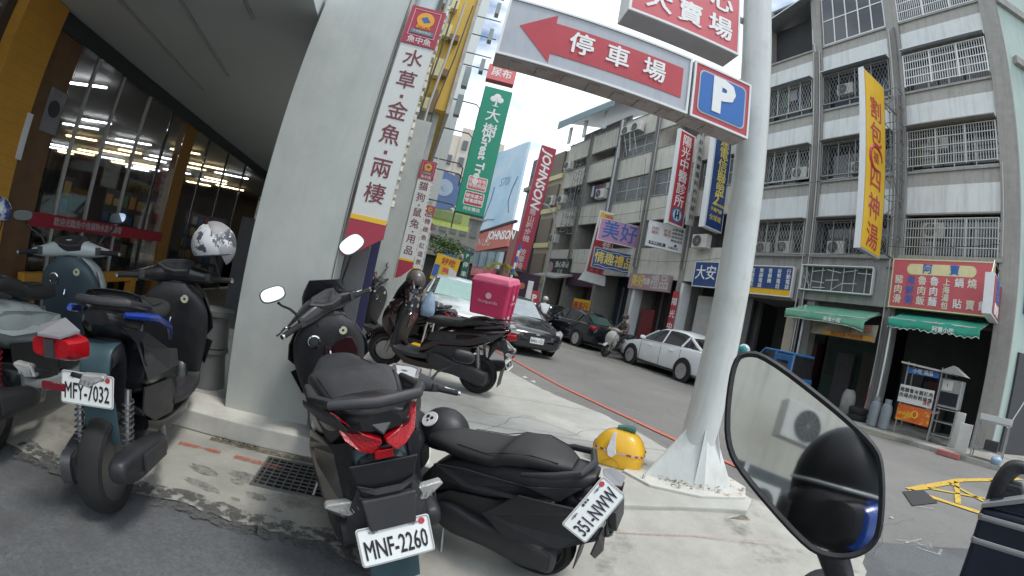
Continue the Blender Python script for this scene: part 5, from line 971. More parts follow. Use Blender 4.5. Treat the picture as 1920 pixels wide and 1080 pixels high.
# ------------------------------------------------------------------ scooters (local x forward, y left, z up, origin on the ground between the wheels)
seat_m = mat('black seat vinyl', (.028, .028, .028), .55, var=.2, bump=.25, bscale=160)
seat_g = mat('worn grey seat vinyl', (.036, .036, .039), .55, var=.15, bump=.2, bscale=150, col2=(.06, .06, .064), c2scale=3)
grey_pl = mat('dark grey plastic', (.035, .035, .038), .5, var=.2, bump=.15, bscale=180)
mudflap_m = mat('dusty teal mudguard', (.045, .085, .10), .5, var=.25, scale=4)
alloy = mat('cast alloy', (.12, .12, .125), .4, metal=.6, var=.2)
blue_a = mat('blue accent paint', (.012, .045, .30), .3, coat=.4, var=.1)
cable_m = mat('rubber cable', (.02, .02, .02), .6)
redm = mat('anodised red', (.35, .02, .03), .35, metal=.5, var=.1)
def spose(x, y, az_, lean, s=1., z=0., pitch=0.): return Matrix.Translation((x, y, z)) @ Matrix.Rotation(R(90 - az_), 4, 'Z') @ Matrix.Rotation(R(-lean), 4, 'X') @ Matrix.Rotation(R(-pitch), 4, 'Y') @ Matrix.Scale(s, 4)
def wheel_parts(t, name, c, r, w, M=None, disc=True, spokes=5):
    o = MB().wheel((0, 0, 0), r, w).build(name, rubber, t, smooth=True, M=(M if M is not None else Matrix()) @ T(*c))
    rim = MB(); rs = []
    rim.lathe([(r * .72, -w * .36), (r * .76, -w * .36), (r * .76, w * .36), (r * .72, w * .36), (r * .68, w * .1), (r * .68, -w * .1)], 36, 'Y')
    rim.f = [f for f in rim.f]  # ring
    for k in range(spokes):
        a = 2 * pi * k / spokes + .3; u = Vector((cos(a), 0, sin(a))); v = Vector((-sin(a), 0, cos(a)))
        p0, p1 = u * r * .15, u * r * .70
        rim.hexa([p0 - v * .022 + Vector((0, -.02, 0)), p0 + v * .022 + Vector((0, -.02, 0)), p0 + v * .022 + Vector((0, .02, 0)), p0 - v * .022 + Vector((0, .02, 0)), p1 - v * .014 + Vector((0, -.014, 0)), p1 + v * .014 + Vector((0, -.014, 0)), p1 + v * .014 + Vector((0, .014, 0)), p1 - v * .014 + Vector((0, .014, 0))])
    rim.cyl((0, -w * .42, 0), (0, w * .42, 0), r * .2, n=16)
    rim.build('rim', alloy, o, smooth=True)
    if disc:
        d = MB().lathe([(r * .25, w * .46), (r * .55, w * .46), (r * .55, w * .49), (r * .25, w * .49)], 30, 'Y'); d.build('brake_disc', steel, o)
    return o
def plate(t, M, chars, small=True, sticker=True):
    """licence plate 26 x 14 cm, lying in XZ facing -Y of M"""
    p = MB(); p.prism(rrect(-.13, .13, -.07, .07, .012, 0), (0, .002, 0)); o = p.build('licence_plate', plate_w, t, M=M)
    f = MB(); ra = rrect(-.128, .128, -.068, .068, .011, -.0025); rb = rrect(-.1235, .1235, -.0635, .0635, .008, -.0025); n = len(ra); f.add(ra + rb, [(i, (i + 1) % n, n + (i + 1) % n, n + i) for i in range(n)]); f.build('rim_line', mat('plate rim grey', (.35, .36, .36), .4), o)
    tx_ = text(chars, .098, ink, o, T(0, -.002, -.016), bold=.0022, ext=.0006, sx=.60 if len(chars) > 7 else .64, sy=1.0, stack=True)
    xs_ = [v.co.x for v in tx_.data.vertices]; k_ = .222 / (max(xs_) - min(xs_)); tx_.matrix_local = T(0, -.002, -.016) @ Matrix.Rotation(R(90), 4, 'X') @ Matrix.Diagonal((k_, 1, 1, 1)) @ T(-(max(xs_) + min(xs_)) / 2, 0, 0)
    if small: text('臺灣省' if 'MNF' not in chars else '·', .014, ink, o, T(-.0, -.002, .052), ext=.0005)
    for x in (-.07, .07): b = MB(); b.lathe([(.006, -.004), (.0001, -.004)], 8, 'Y', (x, 0, .05)); b.box(x - .016, x + .016, -.003, -.0005, .047, .053); b.build('bolt', steel, o)
    if sticker: MB().lathe([(.0001, -.002), (.012, -.002), (.012, -.0005)], 16, 'Y', (.1, 0, .05)).build('sticker', redp, o)
    return o
def facing_back(x, y, z, tilt): # plate frame: its front (-Y) looks backwards (-x) and a little up; text reads with left = scooter left
    return T(x, y, z) @ Matrix.Rotation(R(-90), 4, 'Z') @ Matrix.Rotation(R(-tilt), 4, 'X')
def make_scooter(label, M, body=black_gl, acc=None, seat=seat_m, chars='AAA-111', pz=.47, ptilt=25, tz=.84, steer=30, rack=False, shock=steel, mud=None, tail='v', mirrors=(1, 1), wind=False, step=True, plateM=None, panel_m=None, dash='plain', mirror_rot=0, shield_m=None, tdx=.08, sz=None, wy=1., sig=1., ptdx=None, seat_dz=0., skirt=False, mtilt=12, pscale=1.):
    t = thing('scooter', label, 'scooter', M, 'scooters parked around the shop corner')
    X = Vector((1, 0, 0)); Y = Vector((0, 1, 0)); Z = Vector((0, 0, 1)); shield_m = shield_m or black_pl
    # tail and side panels
    b = MB().loft([((-1.0, 0, tz + .02), .06, .03, 3), ((-.93, 0, tz - .01), .11, .06, 3), ((-.75, 0, tz - .07), .155, .11, 3), ((-.45, 0, .68), .175, .14, 3), ((-.15, 0, .60), .16, .15, 3), ((.06, 0, .48), .135, .12, 3), ((.15, 0, .40), .12, .09, 3)], 24, 6)
    b.build('body', body, t, smooth=True)
    for s in (-1, 1):
        p = MB().prism([(-.95, s * .10, tz - .02), (-.62, s * .172, tz - .06), (-.20, s * .182, .72), (.02, s * .160, .66), (.05, s * .158, .55), (-.2, s * .186, .60), (-.55, s * .184, .64), (-.85, s * .135, tz - .12)], (0, s * .008, 0)); p.build('side_panel', acc or grey_pl, t, bevel=.004)
        p = MB().prism([(-.55, s * .16, .60), (-.1, s * .165, .52), (.1, s * .13, .36), (.02, s * .12, .26), (-.3, s * .13, .34), (-.5, s * .14, .46)], (0, s * .01, 0)); p.build('lower_panel', black_pl, t, bevel=.004)
    # seat with pillion step
    sb = MB().loft([((-.87, 0, tz + .045), .07, .025, 2.6), ((-.78, 0, tz + .06), .12, .042, 2.8), ((-.58, 0, tz + .065), .155, .055, 3), ((-.42, 0, tz + .035), .165, .055, 3), ((-.34, 0, tz - .005), .165, .05, 3), ((-.15, 0, tz - .03), .15, .05, 3), ((.04, 0, tz - .045), .11, .05, 2.8), ((.14, 0, tz - .07), .06, .035, 2.6)], 26, 6)
    st = sb.build('seat', seat, t, smooth=True)
    for s in (-1, 1): MB().tube([(-.80, s * .105, tz + .088), (-.6, s * .135, tz + .107), (-.42, s * .14, tz + .077), (-.3, s * .135, tz + .03), (-.1, s * .11, tz + .012)], .003, 5).build('seam', cable_m, st)
    # grab rail
    g = MB().tube([(-.55, .175, tz + .0), (-.80, .175, tz + .05), (-.93, .13, tz + .080), (-.97, .0, tz + .085), (-.93, -.13, tz + .080), (-.80, -.175, tz + .05), (-.55, -.175, tz + .0)], [.012, .02, .02, .022, .02, .02, .012], 10)
    g.build('grab_rail', grey_pl, t, smooth=True)
    # floorboard, lower fairing, leg shield, front cowl
    MB().loft([((.02, 0, .34), .15, .045, 4), ((.2, 0, .315), .185, .035, 5), ((.44, 0, .315), .185, .035, 5), ((.54, 0, .36), .17, .05, 4)], 20, 4).build('floorboard', grey_pl, t, smooth=True)
    MB().loft([((-.35, 0, .34), .12, .05, 3), ((-.1, 0, .24), .14, .06, 3), ((.3, 0, .22), .15, .07, 3), ((.55, 0, .32), .11, .07, 3)], 18, 4).build('belly', body, t, smooth=True)
    MB().loft([((.53, 0, .33), .16, .04, 3.5, Y, X), ((.50, 0, .48), .20, .045, 3.5, Y, X), ((.46, 0, .66), .235, .05, 3.5, Y, X), ((.435, 0, .80), .235, .055, 3.2, Y, X), ((.42, 0, .91), .18, .06, 3, Y, X), ((.42, 0, .985), .09, .05, 3, Y, X)], 24, 5).build('leg_shield', shield_m, t, smooth=True)
    if panel_m:
        MB().prism([(.385, -.15, .84), (.385, .02, .86), (.395, .04, .74), (.425, .02, .60), (.425, -.17, .62), (.395, -.19, .74)], (-.012, 0, 0)).build('inner_panel', panel_m, t, bevel=.006)
    MB().loft([((.66, 0, .44), .07, .05, 3, Y, X), ((.67, 0, .56), .15, .08, 3, Y, X), ((.62, 0, .74), .20, .12, 3, Y, X), ((.56, 0, .88), .19, .11, 3, Y, X), ((.50, 0, .97), .13, .08, 3, Y, X), ((.47, 0, 1.01), .06, .05, 3, Y, X)], 24, 5).build('front_cowl', body, t, smooth=True)
    for s in (-1, 1):   # jagged wing edges of the shield
        MB().prism([(.50, s * .19, .90), (.46, s * .25, .80), (.46, s * .265, .70), (.50, s * .20, .62), (.50, s * .255, .60), (.54, s * .19, .42), (.60, s * .14, .50), (.62, s * .18, .75)], (0, s * .012, 0)).build('shield_wing', body, t, bevel=.005)
        MB().loft([((.60, s * .15, .80), .03, .02, 2.5, Y, Z), ((.69, s * .12, .74), .05, .035, 2.5, Y, Z), ((.73, s * .07, .66), .03, .02, 2.5, Y, Z)], 12, 3).build('headlight', clear_l, t, smooth=True)
    # keyhole, round cap, bag hook
    MB().lathe([(.034, 0), (.042, -.006), (.042, -.012), (.034, -.014), (.030, -.008), (.001, -.008)], 24, 'X', (.378, .10, .83)).build('round_cap', chrome, t)
    MB().lathe([(.001, -.016), (.028, -.015), (.028, 0)], 20, 'X', (.380, .10, .83)).build('cap_face', grey_pl, t)
    MB().lathe([(.001, -.012), (.009, -.012), (.009, -.016), (.026, -.016), (.030, 0)], 20, 'X', (.378, -.09, .89)).build('keyhole_ring', mat('ivory ring', (.55, .52, .38), .4), t)
    MB().tube([(.40, .0, .76), (.36, .0, .76), (.35, .0, .73), (.37, .0, .71)], .006, 6).build('bag_hook', chrome, t)
    # steering assembly
    ax0 = Vector((.66, 0, .30)); ax1 = Vector((.42, 0, .98)); S_ = Matrix.Translation(ax0) @ Matrix.Rotation(R(steer), 4, (ax1 - ax0).normalized()) @ Matrix.Translation(-ax0)
    wheel_parts(t, 'front_wheel', (.69, 0, .245), .245, .11, S_)
    fe = MB(); rs = []
    for k in range(9):
        a = R(35 + k * 17); c = Vector((.69 + .275 * cos(a), 0, .245 + .275 * sin(a))); n_v = Vector((cos(a), 0, sin(a)))
        rs.append([c + Vector((0, .075 * cos(q), 0)) + n_v * (.03 * sin(q)) for q in [j * pi / 6 for j in range(7)]] + [c + Vector((0, .068 * cos(q), 0)) + n_v * (.022 * sin(q) - .004) for q in [j * pi / 6 for j in range(6, -1, -1)]])
    fe.rings(rs).build('front_mudguard', body, t, smooth=True, M=S_)
    for s in (-1, 1): MB().tube([(.69, s * .085, .245), (.655, s * .085, .36), (.60, s * .075, .52)], [.022, .024, .02], 10).build('fork', steel if s > 0 else grey_pl, t, smooth=True, M=S_)
    hc = MB().loft([((.43, .30, 1.02), .022, .022, 2.4, X, Z), ((.44, .22, 1.025), .045, .04, 2.6, X, Z), ((.45, .10, 1.04), .075, .06, 2.8, X, Z), ((.455, 0, 1.05), .085, .065, 3, X, Z), ((.45, -.10, 1.04), .075, .06, 2.8, X, Z), ((.44, -.22, 1.025), .045, .04, 2.6, X, Z), ((.43, -.30, 1.02), .022, .022, 2.4, X, Z)], 20, 5)
    hb = hc.build('handlebar_cover', body if dash != 'grey' else grey_pl, t, smooth=True, M=S_)
    MB().loft([((.44, 0, .90), .06, .05, 2.6, Y, X), ((.445, 0, .98), .07, .055, 2.6, Y, X), ((.45, 0, 1.03), .08, .06, 2.6, Y, X)], 16, 3).build('neck', black_pl, t, smooth=True, M=S_)
    for s in (-1, 1):
        MB().tube([(.40, s * .245, 1.02), (.385, s * .385, 1.015)], .018, 12).build('grip', rubber, t, smooth=True, M=S_)
        MB().tube([(.385, s * .384, 1.015), (.384, s * .40, 1.015)], .016, 12).build('bar_end', chrome, t, M=S_)
        MB().tube([(.44, s * .235, 1.03), (.475, s * .30, 1.02), (.46, s * .37, 1.01), (.455, s * .385, 1.01)], [.009, .008, .007, .009], 8).build('brake_lever', redm if dash == 'chrome' else chrome, t, smooth=True, M=S_)
        MB().box(.385, .43, s * .205, s * .245, 1.0, 1.055).build('switch_box', grey_pl, t, bevel=.006, M=S_)
        MB().tube([(.47, s * .18, 1.03), (.53, s * .12, .98), (.52, s * .06, .90)], .006, 6).build('cable', cable_m, t, smooth=True, M=S_)
    MB().tube([(.45, .06, 1.05), (.40, .12, 1.0), (.43, .08, .9)], .004, 5).build('cable', cable_m, t, smooth=True, M=S_)
    # instrument panel, faces back and up
    DM = S_ @ T(.395, 0, 1.10) @ Matrix.Rotation(R(-90), 4, 'Z') @ Matrix.Rotation(R(-58), 4, 'X')
    pent = [(-.115, 0, .01), (-.06, 0, .05), (.06, 0, .06), (.11, 0, .045), (.085, 0, -.045), (.0, 0, -.055), (-.06, 0, -.035)]
    MB().prism([(x * 1.15, y, z * 1.2) for x, y, z in pent][::-1], (0, .05, 0)).build('dash_housing', grey_pl, t, bevel=.008, M=DM)
    if dash in ('chrome', 'grey'):
        r = MB(); inn = [(x * .82, -.006, z * .8) for x, y, z in pent]; out = [(x, -.006, z) for x, y, z in pent]; n = 7
        r.add(out + inn + [(x, .002, z) for x, _, z in out] + [(x, .002, z) for x, _, z in inn], [(i, (i + 1) % n, n + (i + 1) % n, n + i) for i in range(n)] + [(i, 2 * n + i, 2 * n + (i + 1) % n, (i + 1) % n) for i in range(n)]); r.build('chrome_bezel', chrome, t, M=DM)
        MB().prism([(x * .78, -.004, z * .76) for x, y, z in pent][::-1], (0, .004, 0)).build('dial', mat('dial glass with painted sky', (.45, .46, .46), .08, spec=1., var=.1, coat=.5), t, M=DM)  # pale dial colour stands for the sky reflected in the cluster
        MB().prism([(-.085, -.007, .008), (-.055, -.007, .03), (-.05, -.007, -.015)][::-1], (0, .003, 0)).build('dial_triangle', grey_pl, t, M=DM)
    else: MB().prism([(x * .8, -.004, z * .8) for x, y, z in pent][::-1], (0, .004, 0)).build('dial', mat('dark dial', (.03, .03, .035), .08, spec=.8, coat=.4), t, M=DM)
    # mirrors
    for s, on in zip((1, -1), mirrors):
        if not on: continue
        px_, pz_ = .36, 1.26
        MB().tube([(.44, s * .19, 1.04), (.46, s * .24, 1.12), (.43, s * .31, pz_ - .09), (.41, s * .34, pz_ - .06)], [.011, .008, .007, .009], 8).build('mirror_stalk', black_pl, t, smooth=True, M=S_)
        MM = S_ @ T(.40, s * .37, pz_) @ Matrix.Rotation(R(mirror_rot * s), 4, 'Z') @ Matrix.Rotation(R(mtilt), 4, 'Y')
        h = MB().loft([((.02, 0, 0), .02, .015, 2.4, Y, Z), ((.012, 0, 0), .06, .035, 2.6, Y, Z), ((-.004, 0, 0), .075, .045, 2.8, Y, Z), ((-.012, 0, 0), .074, .044, 2.8, Y, Z)], 22, 3); h.build('mirror_back', black_pl, t, smooth=True, M=MM)
        MB().loft([((-.0125, 0, 0), .068, .039, 2.8, Y, Z), ((-.0135, 0, 0), .068, .039, 2.8, Y, Z)], 22, 1).build('mirror_glass', mirror_m, t, M=MM)
    if wind:
        MB().loft([((.62, 0, .94), .14, .008, 3, Y, X), ((.56, 0, 1.08), .15, .008, 3, Y, X), ((.50, 0, 1.2), .10, .006, 3, Y, X)], 20, 3).build('windscreen', mat('smoked screen', (.03, .03, .035), .1, spec=.8), t, smooth=True)
    # rear wheel, engine, exhaust, shocks
    wheel_parts(t, 'rear_wheel', (-.62, 0, .245), .245, .125, disc=False)
    MB().loft([((-.72, .12, .26), .07, .08, 3, X, Z), ((-.72, .17, .26), .075, .085, 3, X, Z)], 16, 1).build('gear_case', alloy, t, smooth=True)
    MB().loft([((-.76, .145, .26), .045, .07, 3), ((-.6, .15, .27), .055, .10, 3), ((-.35, .15, .29), .055, .085, 3), ((-.12, .15, .31), .055, .11, 3), ((-.02, .15, .32), .045, .08, 3)], 18, 4).build('belt_case', grey_pl, t, smooth=True)
    MB().loft([((-.35, 0, .33), .10, .10, 4), ((-.1, 0, .34), .10, .09, 4)], 14, 1).build('engine', alloy, t, bevel=.01)
    MB().tube([(-.1, -.1, .26), (-.25, -.16, .20), (-.42, -.19, .24)], .02, 10).build('exhaust_pipe', steel, t, smooth=True)
    mu = MB().loft([((-.36, -.19, .26), .035, .035, 2.4), ((-.45, -.195, .28), .055, .065, 2.6), ((-.78, -.20, .35), .062, .078, 2.8), ((-.93, -.20, .385), .045, .055, 2.8), ((-.96, -.20, .39), .02, .02, 2.4)], 18, 4).build('muffler', black_pl, t, smooth=True)
    MB().loft([((-.50, -.262, .30), .006, .045, 3), ((-.80, -.27, .365), .006, .05, 3)], 12, 2).build('heat_shield', grey_pl, mu, smooth=True)
    for s in (-1, 1):
        MB().cyl((-.66, s * .125, .30), (-.60, s * .125, .62), .017, n=10).build('shock_absorber', steel, t)
        c = [(-.655 + .055 * k / 60, s * .125 + .03 * cos(k * .95), .32 + .26 * k / 60) if 0 else (-.655 + .05 * k / 60 + .028 * cos(k * .95), s * .125 + .028 * sin(k * .95), .33 + .24 * k / 60) for k in range(61)]
        MB().tube(c, .005, 5).build('spring', shock, t, smooth=True)
    # rear mudguard, licence plate, lamps
    MB().loft([((-.93, 0, tz - .1), .09, .02, 4, Y, X), ((-1.0, 0, pz + .14), .08, .018, 4, Y, X), ((-1.03, 0, pz), .075, .012, 4, Y, X), ((-1.0, 0, pz - .1), .085, .008, 4, Y, X), ((-.985, 0, pz - .30), .088, .005, 4, Y, X)], 20, 4).build('rear_mudguard', mud or black_pl, t, smooth=True)
    MB().loft([((-.80, 0, .56), .06, .10, 3), ((-.88, 0, tz - .16), .09, .07, 3), ((-.98, 0, tz - .18), .075, .045, 3)], 16, 3).build('undertail', black_pl, t, smooth=True)
    plate(t, (plateM @ Matrix.Scale(.93, 4)) if plateM else facing_back(-1.065, 0, pz, ptilt) @ Matrix.Scale(pscale, 4), chars)
    if tail == 'v':
        for s in (-1, 1):
            l = MB().prism([(-1.045, s * .008, tz - .050), (-1.04, s * .045, tz - .088), (-1.02, s * .085, tz - .084), (-.995, s * .130, tz - .045), (-.92, s * .165, tz + .030), (-.985, s * .118, tz + .016), (-1.02, s * .06, tz - .018), (-1.045, s * .008, tz - .036)], (.03, -s * .004, 0))
            l.build('tail_light', red_l, t, bevel=.004)
        MB().prism([(-1.045, 0, tz - .02), (-1.0, .06, tz + .025), (-.93, .135, tz + .045), (-.9, 0, tz + .06), (-.93, -.135, tz + .045), (-1.0, -.06, tz + .025)], (0, 0, .01)).build('tail_cover', grey_pl, t, bevel=.003)
        MB().box(-1.03, -1.01, -.035, .035, tz - .12, tz - .085).build('reflector', red_l, t, bevel=.003)
    else:
        l = MB().loft([((-.93, 0, tz - .035), .115, .05, 4), ((-.99, 0, tz - .03), .10, .045, 4), ((-1.03, 0, tz - .02), .08, .035, 4)], 18, 3).build('tail_light', red_l, t, smooth=True)
        MB().box(-1.045, -1.03, -.02, .02, tz - .055, tz + .01).build('lamp_divider', grey_pl, t); MB().prism([(-1.04, -.05, tz + .018), (-1.04, .05, tz + .018), (-.96, .09, tz + .03), (-.92, 0, tz + .06), (-.96, -.09, tz + .03)], (0, 0, .008)).build('white_cap', mat('pale grey plastic', (.22, .22, .23), .4), t)
        MB().box(-1.03, -1.015, -.05, .05, pz + .09, pz + .115).build('reflector', mat('dark red reflector', (.16, .01, .02), .3), t)
    for s in (-1, 1):
        sx_, sz_ = -.985, pz + .135
        MB().tube([(-.96, s * .05, sz_), (sx_, s * .105, sz_ + .005)], .010, 8).build('signal_stalk', rubber, t)
        q = sig
        sg_ = MB().prism([(sx_ - .02, s * .095, sz_ - .020 * q), (sx_ - .024, s * (.095 + .05 * q), sz_ - .026 * q), (sx_ - .012, s * (.095 + .115 * q), sz_ + .014 * q), (sx_ - .008, s * (.095 + .105 * q), sz_ + .024 * q), (sx_ - .016, s * (.095 + .02 * q), sz_ + .022 * q)], (.035, 0, 0)).build('turn_signal', clear_l, t, bevel=.007, seg=3)
        for k in range(4): MB().prism([(sx_ - .0265, s * (.105 + .018 * k * q), sz_ - .012 * q), (sx_ - .0275, s * (.112 + .018 * k * q), sz_ - .014 * q), (sx_ - .0265, s * (.118 + .018 * k * q), sz_ + .010 * q)], (.003, 0, 0)).build('reflector_facet', chrome, sg_)
    MB().tube([(-.05, .14, .22), (-.1, .25, .02)], .011, 8).build('side_stand', steel, t)
    if rack:
        rk = MB(); rk.tube([(-.55, .12, tz + .08), (-.95, .12, tz + .14), (-1.0, 0, tz + .15), (-.95, -.12, tz + .14), (-.55, -.12, tz + .08)], .011, 8)
        for x in (-.65, -.78, -.9): rk.tube([(x, .12, tz + .1), (x, -.12, tz + .1)], .009, 6)
        rk.build('rack', steel, t, smooth=True)
    if skirt:
        for s in (-1, 1):
            MB().prism([(-.98, s * .10, tz - .06), (-.90, s * .165, tz - .10), (-.55, s * .215, .70), (-.35, s * .22, .50), (-.50, s * .215, .38), (-.80, s * .20, .42), (-.99, s * .155, .52), (-1.0, s * .10, tz - .24)], (0, s * .012, 0)).build('rear_skirt', body, t, bevel=.006)
            MB().prism([(-1.0, s * .09, tz - .20), (-.99, s * .16, .54), (-.97, s * .165, .42), (-.99, s * .12, .36), (-1.02, s * .08, .40)], (-.012, 0, 0)).build('rear_panel', grey_pl, t, bevel=.004)
        MB().prism([(-1.005, -.13, tz - .14), (-1.005, .13, tz - .14), (-1.02, .09, tz - .30), (-1.02, -.09, tz - .30)], (-.01, 0, 0)).build('rear_panel', body, t, bevel=.004)
        MB().hexa([(-1.075, -.09, pz + .06), (-1.075, .09, pz + .06), (-1.03, .09, pz + .06), (-1.03, -.09, pz + .06), (-1.05, -.105, pz + .19), (-1.05, .105, pz + .19), (-1.0, .105, pz + .19), (-1.0, -.105, pz + .19)]).build('plate_bracket', grey_pl, t, bevel=.006)
        for k in range(2): MB().prism([(-1.03, -.11, tz - .215 - .05 * k), (-1.04, -.05, tz - .235 - .05 * k), (-1.04, .05, tz - .235 - .05 * k), (-1.03, .11, tz - .215 - .05 * k), (-1.03, .10, tz - .235 - .05 * k), (-1.045, .05, tz - .255 - .05 * k), (-1.045, -.05, tz - .255 - .05 * k), (-1.03, -.10, tz - .235 - .05 * k)], (-.008, 0, 0)).build('tail_rib', grey_pl, t)
    # shorten the tail behind the rear axle and lower the seat where wanted
    keep = ('rear_wheel', 'front_wheel', 'gear_case', 'belt_case', 'engine', 'muffler', 'exhaust_pipe', 'shock_absorber', 'spring')
    def rem(v):
        u = max(0, min(1, (-.45 - v.x) / .4)); u = u * u * (3 - 2 * u); return v.x + tdx * u
    for ch in list(t.children):
        if ch.name.split('.')[0] in keep or ch.matrix_local.translation.length > .001 and not ch.name.startswith(('licence_plate',)): continue
        if ch.name.startswith('licence_plate'):
            if plateM is None: ml = ch.matrix_local.copy(); ml.translation.x += tdx if ptdx is None else ptdx; ch.matrix_local = ml
            continue
        for obj_ in [ch] + list(ch.children):
            for v in obj_.data.vertices:
                if wy != 1. and v.co.x < -.1: v.co.y *= 1 + (wy - 1) * min(1, (-.1 - v.co.x) / .3)
                v.co.x = rem(v.co)
                if seat_dz and ch.name.startswith('seat'): v.co.z += seat_dz
                if sz and v.co.x < .2 and v.co.z > .62: v.co.z += sz * min(1, (v.co.z - .62) / .2) * (1 if v.co.x < 0 else 1 - v.co.x / .2)
    return t, S_
# D: black scooter seen from behind in the centre
scD, SD = make_scooter('black scooter in the centre seen from behind, V-shaped red tail lamp and plate ending 2260', spose(-.725, 2.47, -31, 14, 1.0, .05, 4), body=black_gl, seat=seat_g, chars='MNF-2260', pz=.44, ptilt=22, tz=.905, seat_dz=-.062, steer=38, tail='v', mirrors=(1, 0), tdx=-.02, skirt=True, pscale=1.12, mtilt=30, wy=1.22, sig=1.25, mud=mudflap_m, wind=True, panel_m=mat('dark maroon panel', (.035, .008, .012), .3, coat=.4), mirror_rot=-25)
b = MB().prism([(-1.0, .155, .95), (-.80, .25, .935), (-.74, .25, .90), (-.86, .20, .885), (-1.03, .12, .90)], (0, 0, .02)); b.build('rail_wing', grey_pl, scD, bevel=.006)
# right-hand mirror of the same scooter, raised high and catching the sky
Wd = scD.matrix_world.inverted(); mp_ = Wd @ Vector((-.90, 2.27, 1.485)); base_ = SD @ Vector((.44, -.19, 1.04))
MB().tube([base_, base_ + Vector((0, 0, .12)), mp_ + Vector((.01, 0, -.05)), mp_], [.011, .008, .007, .008], 8).build('mirror_stalk', black_pl, scD, smooth=True)
nw = Vector((.25, -.83, .50)).normalized(); uw = Vector((.96, .28, 0)); uw = (uw - nw * uw.dot(nw)).normalized(); vw = nw.cross(uw); vw, uw = (vw * .83 + uw * .55).normalized(), (uw * .83 - vw * .55).normalized()
MMr = Wd @ Matrix(((uw.x, -nw.x, vw.x, -.90), (uw.y, -nw.y, vw.y, 2.27), (uw.z, -nw.z, vw.z, 1.485), (0, 0, 0, 1)))
ZV, XV = Vector((0, 0, 1)), Vector((1, 0, 0))
MB().loft([((0, .02, 0), .02, .03, 2.4, XV, ZV), ((0, .012, 0), .045, .065, 2.6, XV, ZV), ((0, -.004, 0), .053, .078, 2.7, XV, ZV), ((0, -.008, 0), .052, .077, 2.7, XV, ZV)], 24, 3).build('mirror_back', black_pl, scD, smooth=True, M=MMr)
MB().loft([((0, -.0085, 0), .047, .071, 2.7, XV, ZV), ((0, -.0095, 0), .047, .071, 2.7, XV, ZV)], 24, 1).build('mirror_glass', mirror_m, scD, M=MMr)
# E: low black scooter on the right of it, its plate twisted
EM = spose(-.06, 2.26, -66, 12, .84, 0, -2)
import mathutils
def plate_world(pw, xdir, zdir, Mp):   # plate matrix in the scooter's space from world axes
    xd = Vector(xdir).normalized(); zd = Vector(zdir); zd = (zd - xd * zd.dot(xd)).normalized(); yd = zd.cross(xd)
    Mw = Matrix(((xd.x, yd.x, zd.x, pw[0]), (xd.y, yd.y, zd.y, pw[1]), (xd.z, yd.z, zd.z, pw[2]), (0, 0, 0, 1)))
    return Mp.inverted() @ Mw
PE = plate_world((.480, 1.523, .672), (.50, .24, .82), (-.72, .0, .35), EM)
scE, SE = make_scooter('low black scooter with a broad seat and a crooked plate starting 351', EM, body=black_pl, seat=seat_m, chars='351-NWW', pz=.50, ptilt=25, tz=.80, steer=-42, tail='block', skirt=True, tdx=.10, mirrors=(0, 1), dash='grey', plateM=PE, mirror_rot=-165)
# B: scooter with the teal mudguard, plate MFY-7032
scB, SB = make_scooter('dark scooter with a blue stripe, long teal mudguard and plate ending 7032', spose(-1.92, 2.06, -24, 5, 1.0, .02, 3), body=black_gl, acc=grey_pl, seat=seat_m, chars='MFY-7032', pz=.66, ptilt=10, tz=.93, tdx=.34, ptdx=.30, steer=8, tail='block', mirrors=(0, 0), mud=mudflap_m, shock=steel)
MB().tube([(-.66, .14, .975), (-.58, .185, .96), (-.40, .195, .92), (-.12, .165, .82), (.0, .13, .72)], [.012, .018, .02, .018, .01], 8).build('blue_rail', blue_a, scB, smooth=True)
MB().tube([(-.66, -.14, .975), (-.58, -.185, .96), (-.40, -.195, .92), (-.12, -.165, .82), (.0, -.13, .72)], [.012, .018, .02, .018, .01], 8).build('blue_rail', blue_a, scB, smooth=True)
# A: grey-green scooter at the left edge
ggp = mat('pale grey green paint', (.44, .49, .48), .3, coat=.3, var=.1)
scA, SA = make_scooter('grey-green scooter cut off by the left edge of the picture', spose(-2.80, 1.85, -26, 6, 1.0, 0.01, 2), body=ggp, acc=ggp, seat=seat_m, chars='NKH-558', pz=.60, tz=.84, steer=10, tail='v', mirrors=(1, 1), shield_m=mat('dull blue grey shield', (.05, .075, .09), .5), mirror_rot=20, shock=redm, mtilt=28)
# F: delivery scooter with the pink box
scF, SF = make_scooter('black and maroon delivery scooter carrying a pink box behind its seat', spose(-.77, 5.40, -76, 7, .98, .15), body=mat('maroon black paint', (.018, .007, .009), .22, coat=.5, var=.3), seat=seat_m, chars='MWB-3309', steer=25, rack=True, mirrors=(1, 0), wind=True, tail='block', panel_m=mat('maroon panel', (.09, .012, .02), .3, coat=.4))
MB().prism([(-1.02, -.1, .62), (-.86, -.19, .70), (-.60, -.2, .66), (-.9, -.16, .58)], (0, -.012, 0)).build('white_fairing', white_p, scF, bevel=.004)
# extra scooters farther under the arcade line
scH, SH = make_scooter('dark scooter parked beyond the delivery scooter', spose(-1.6, 6.6, -70, 7, .98, .15), body=black_gl, seat=seat_m, chars='EPL-116', steer=25, mirrors=(1, 1))
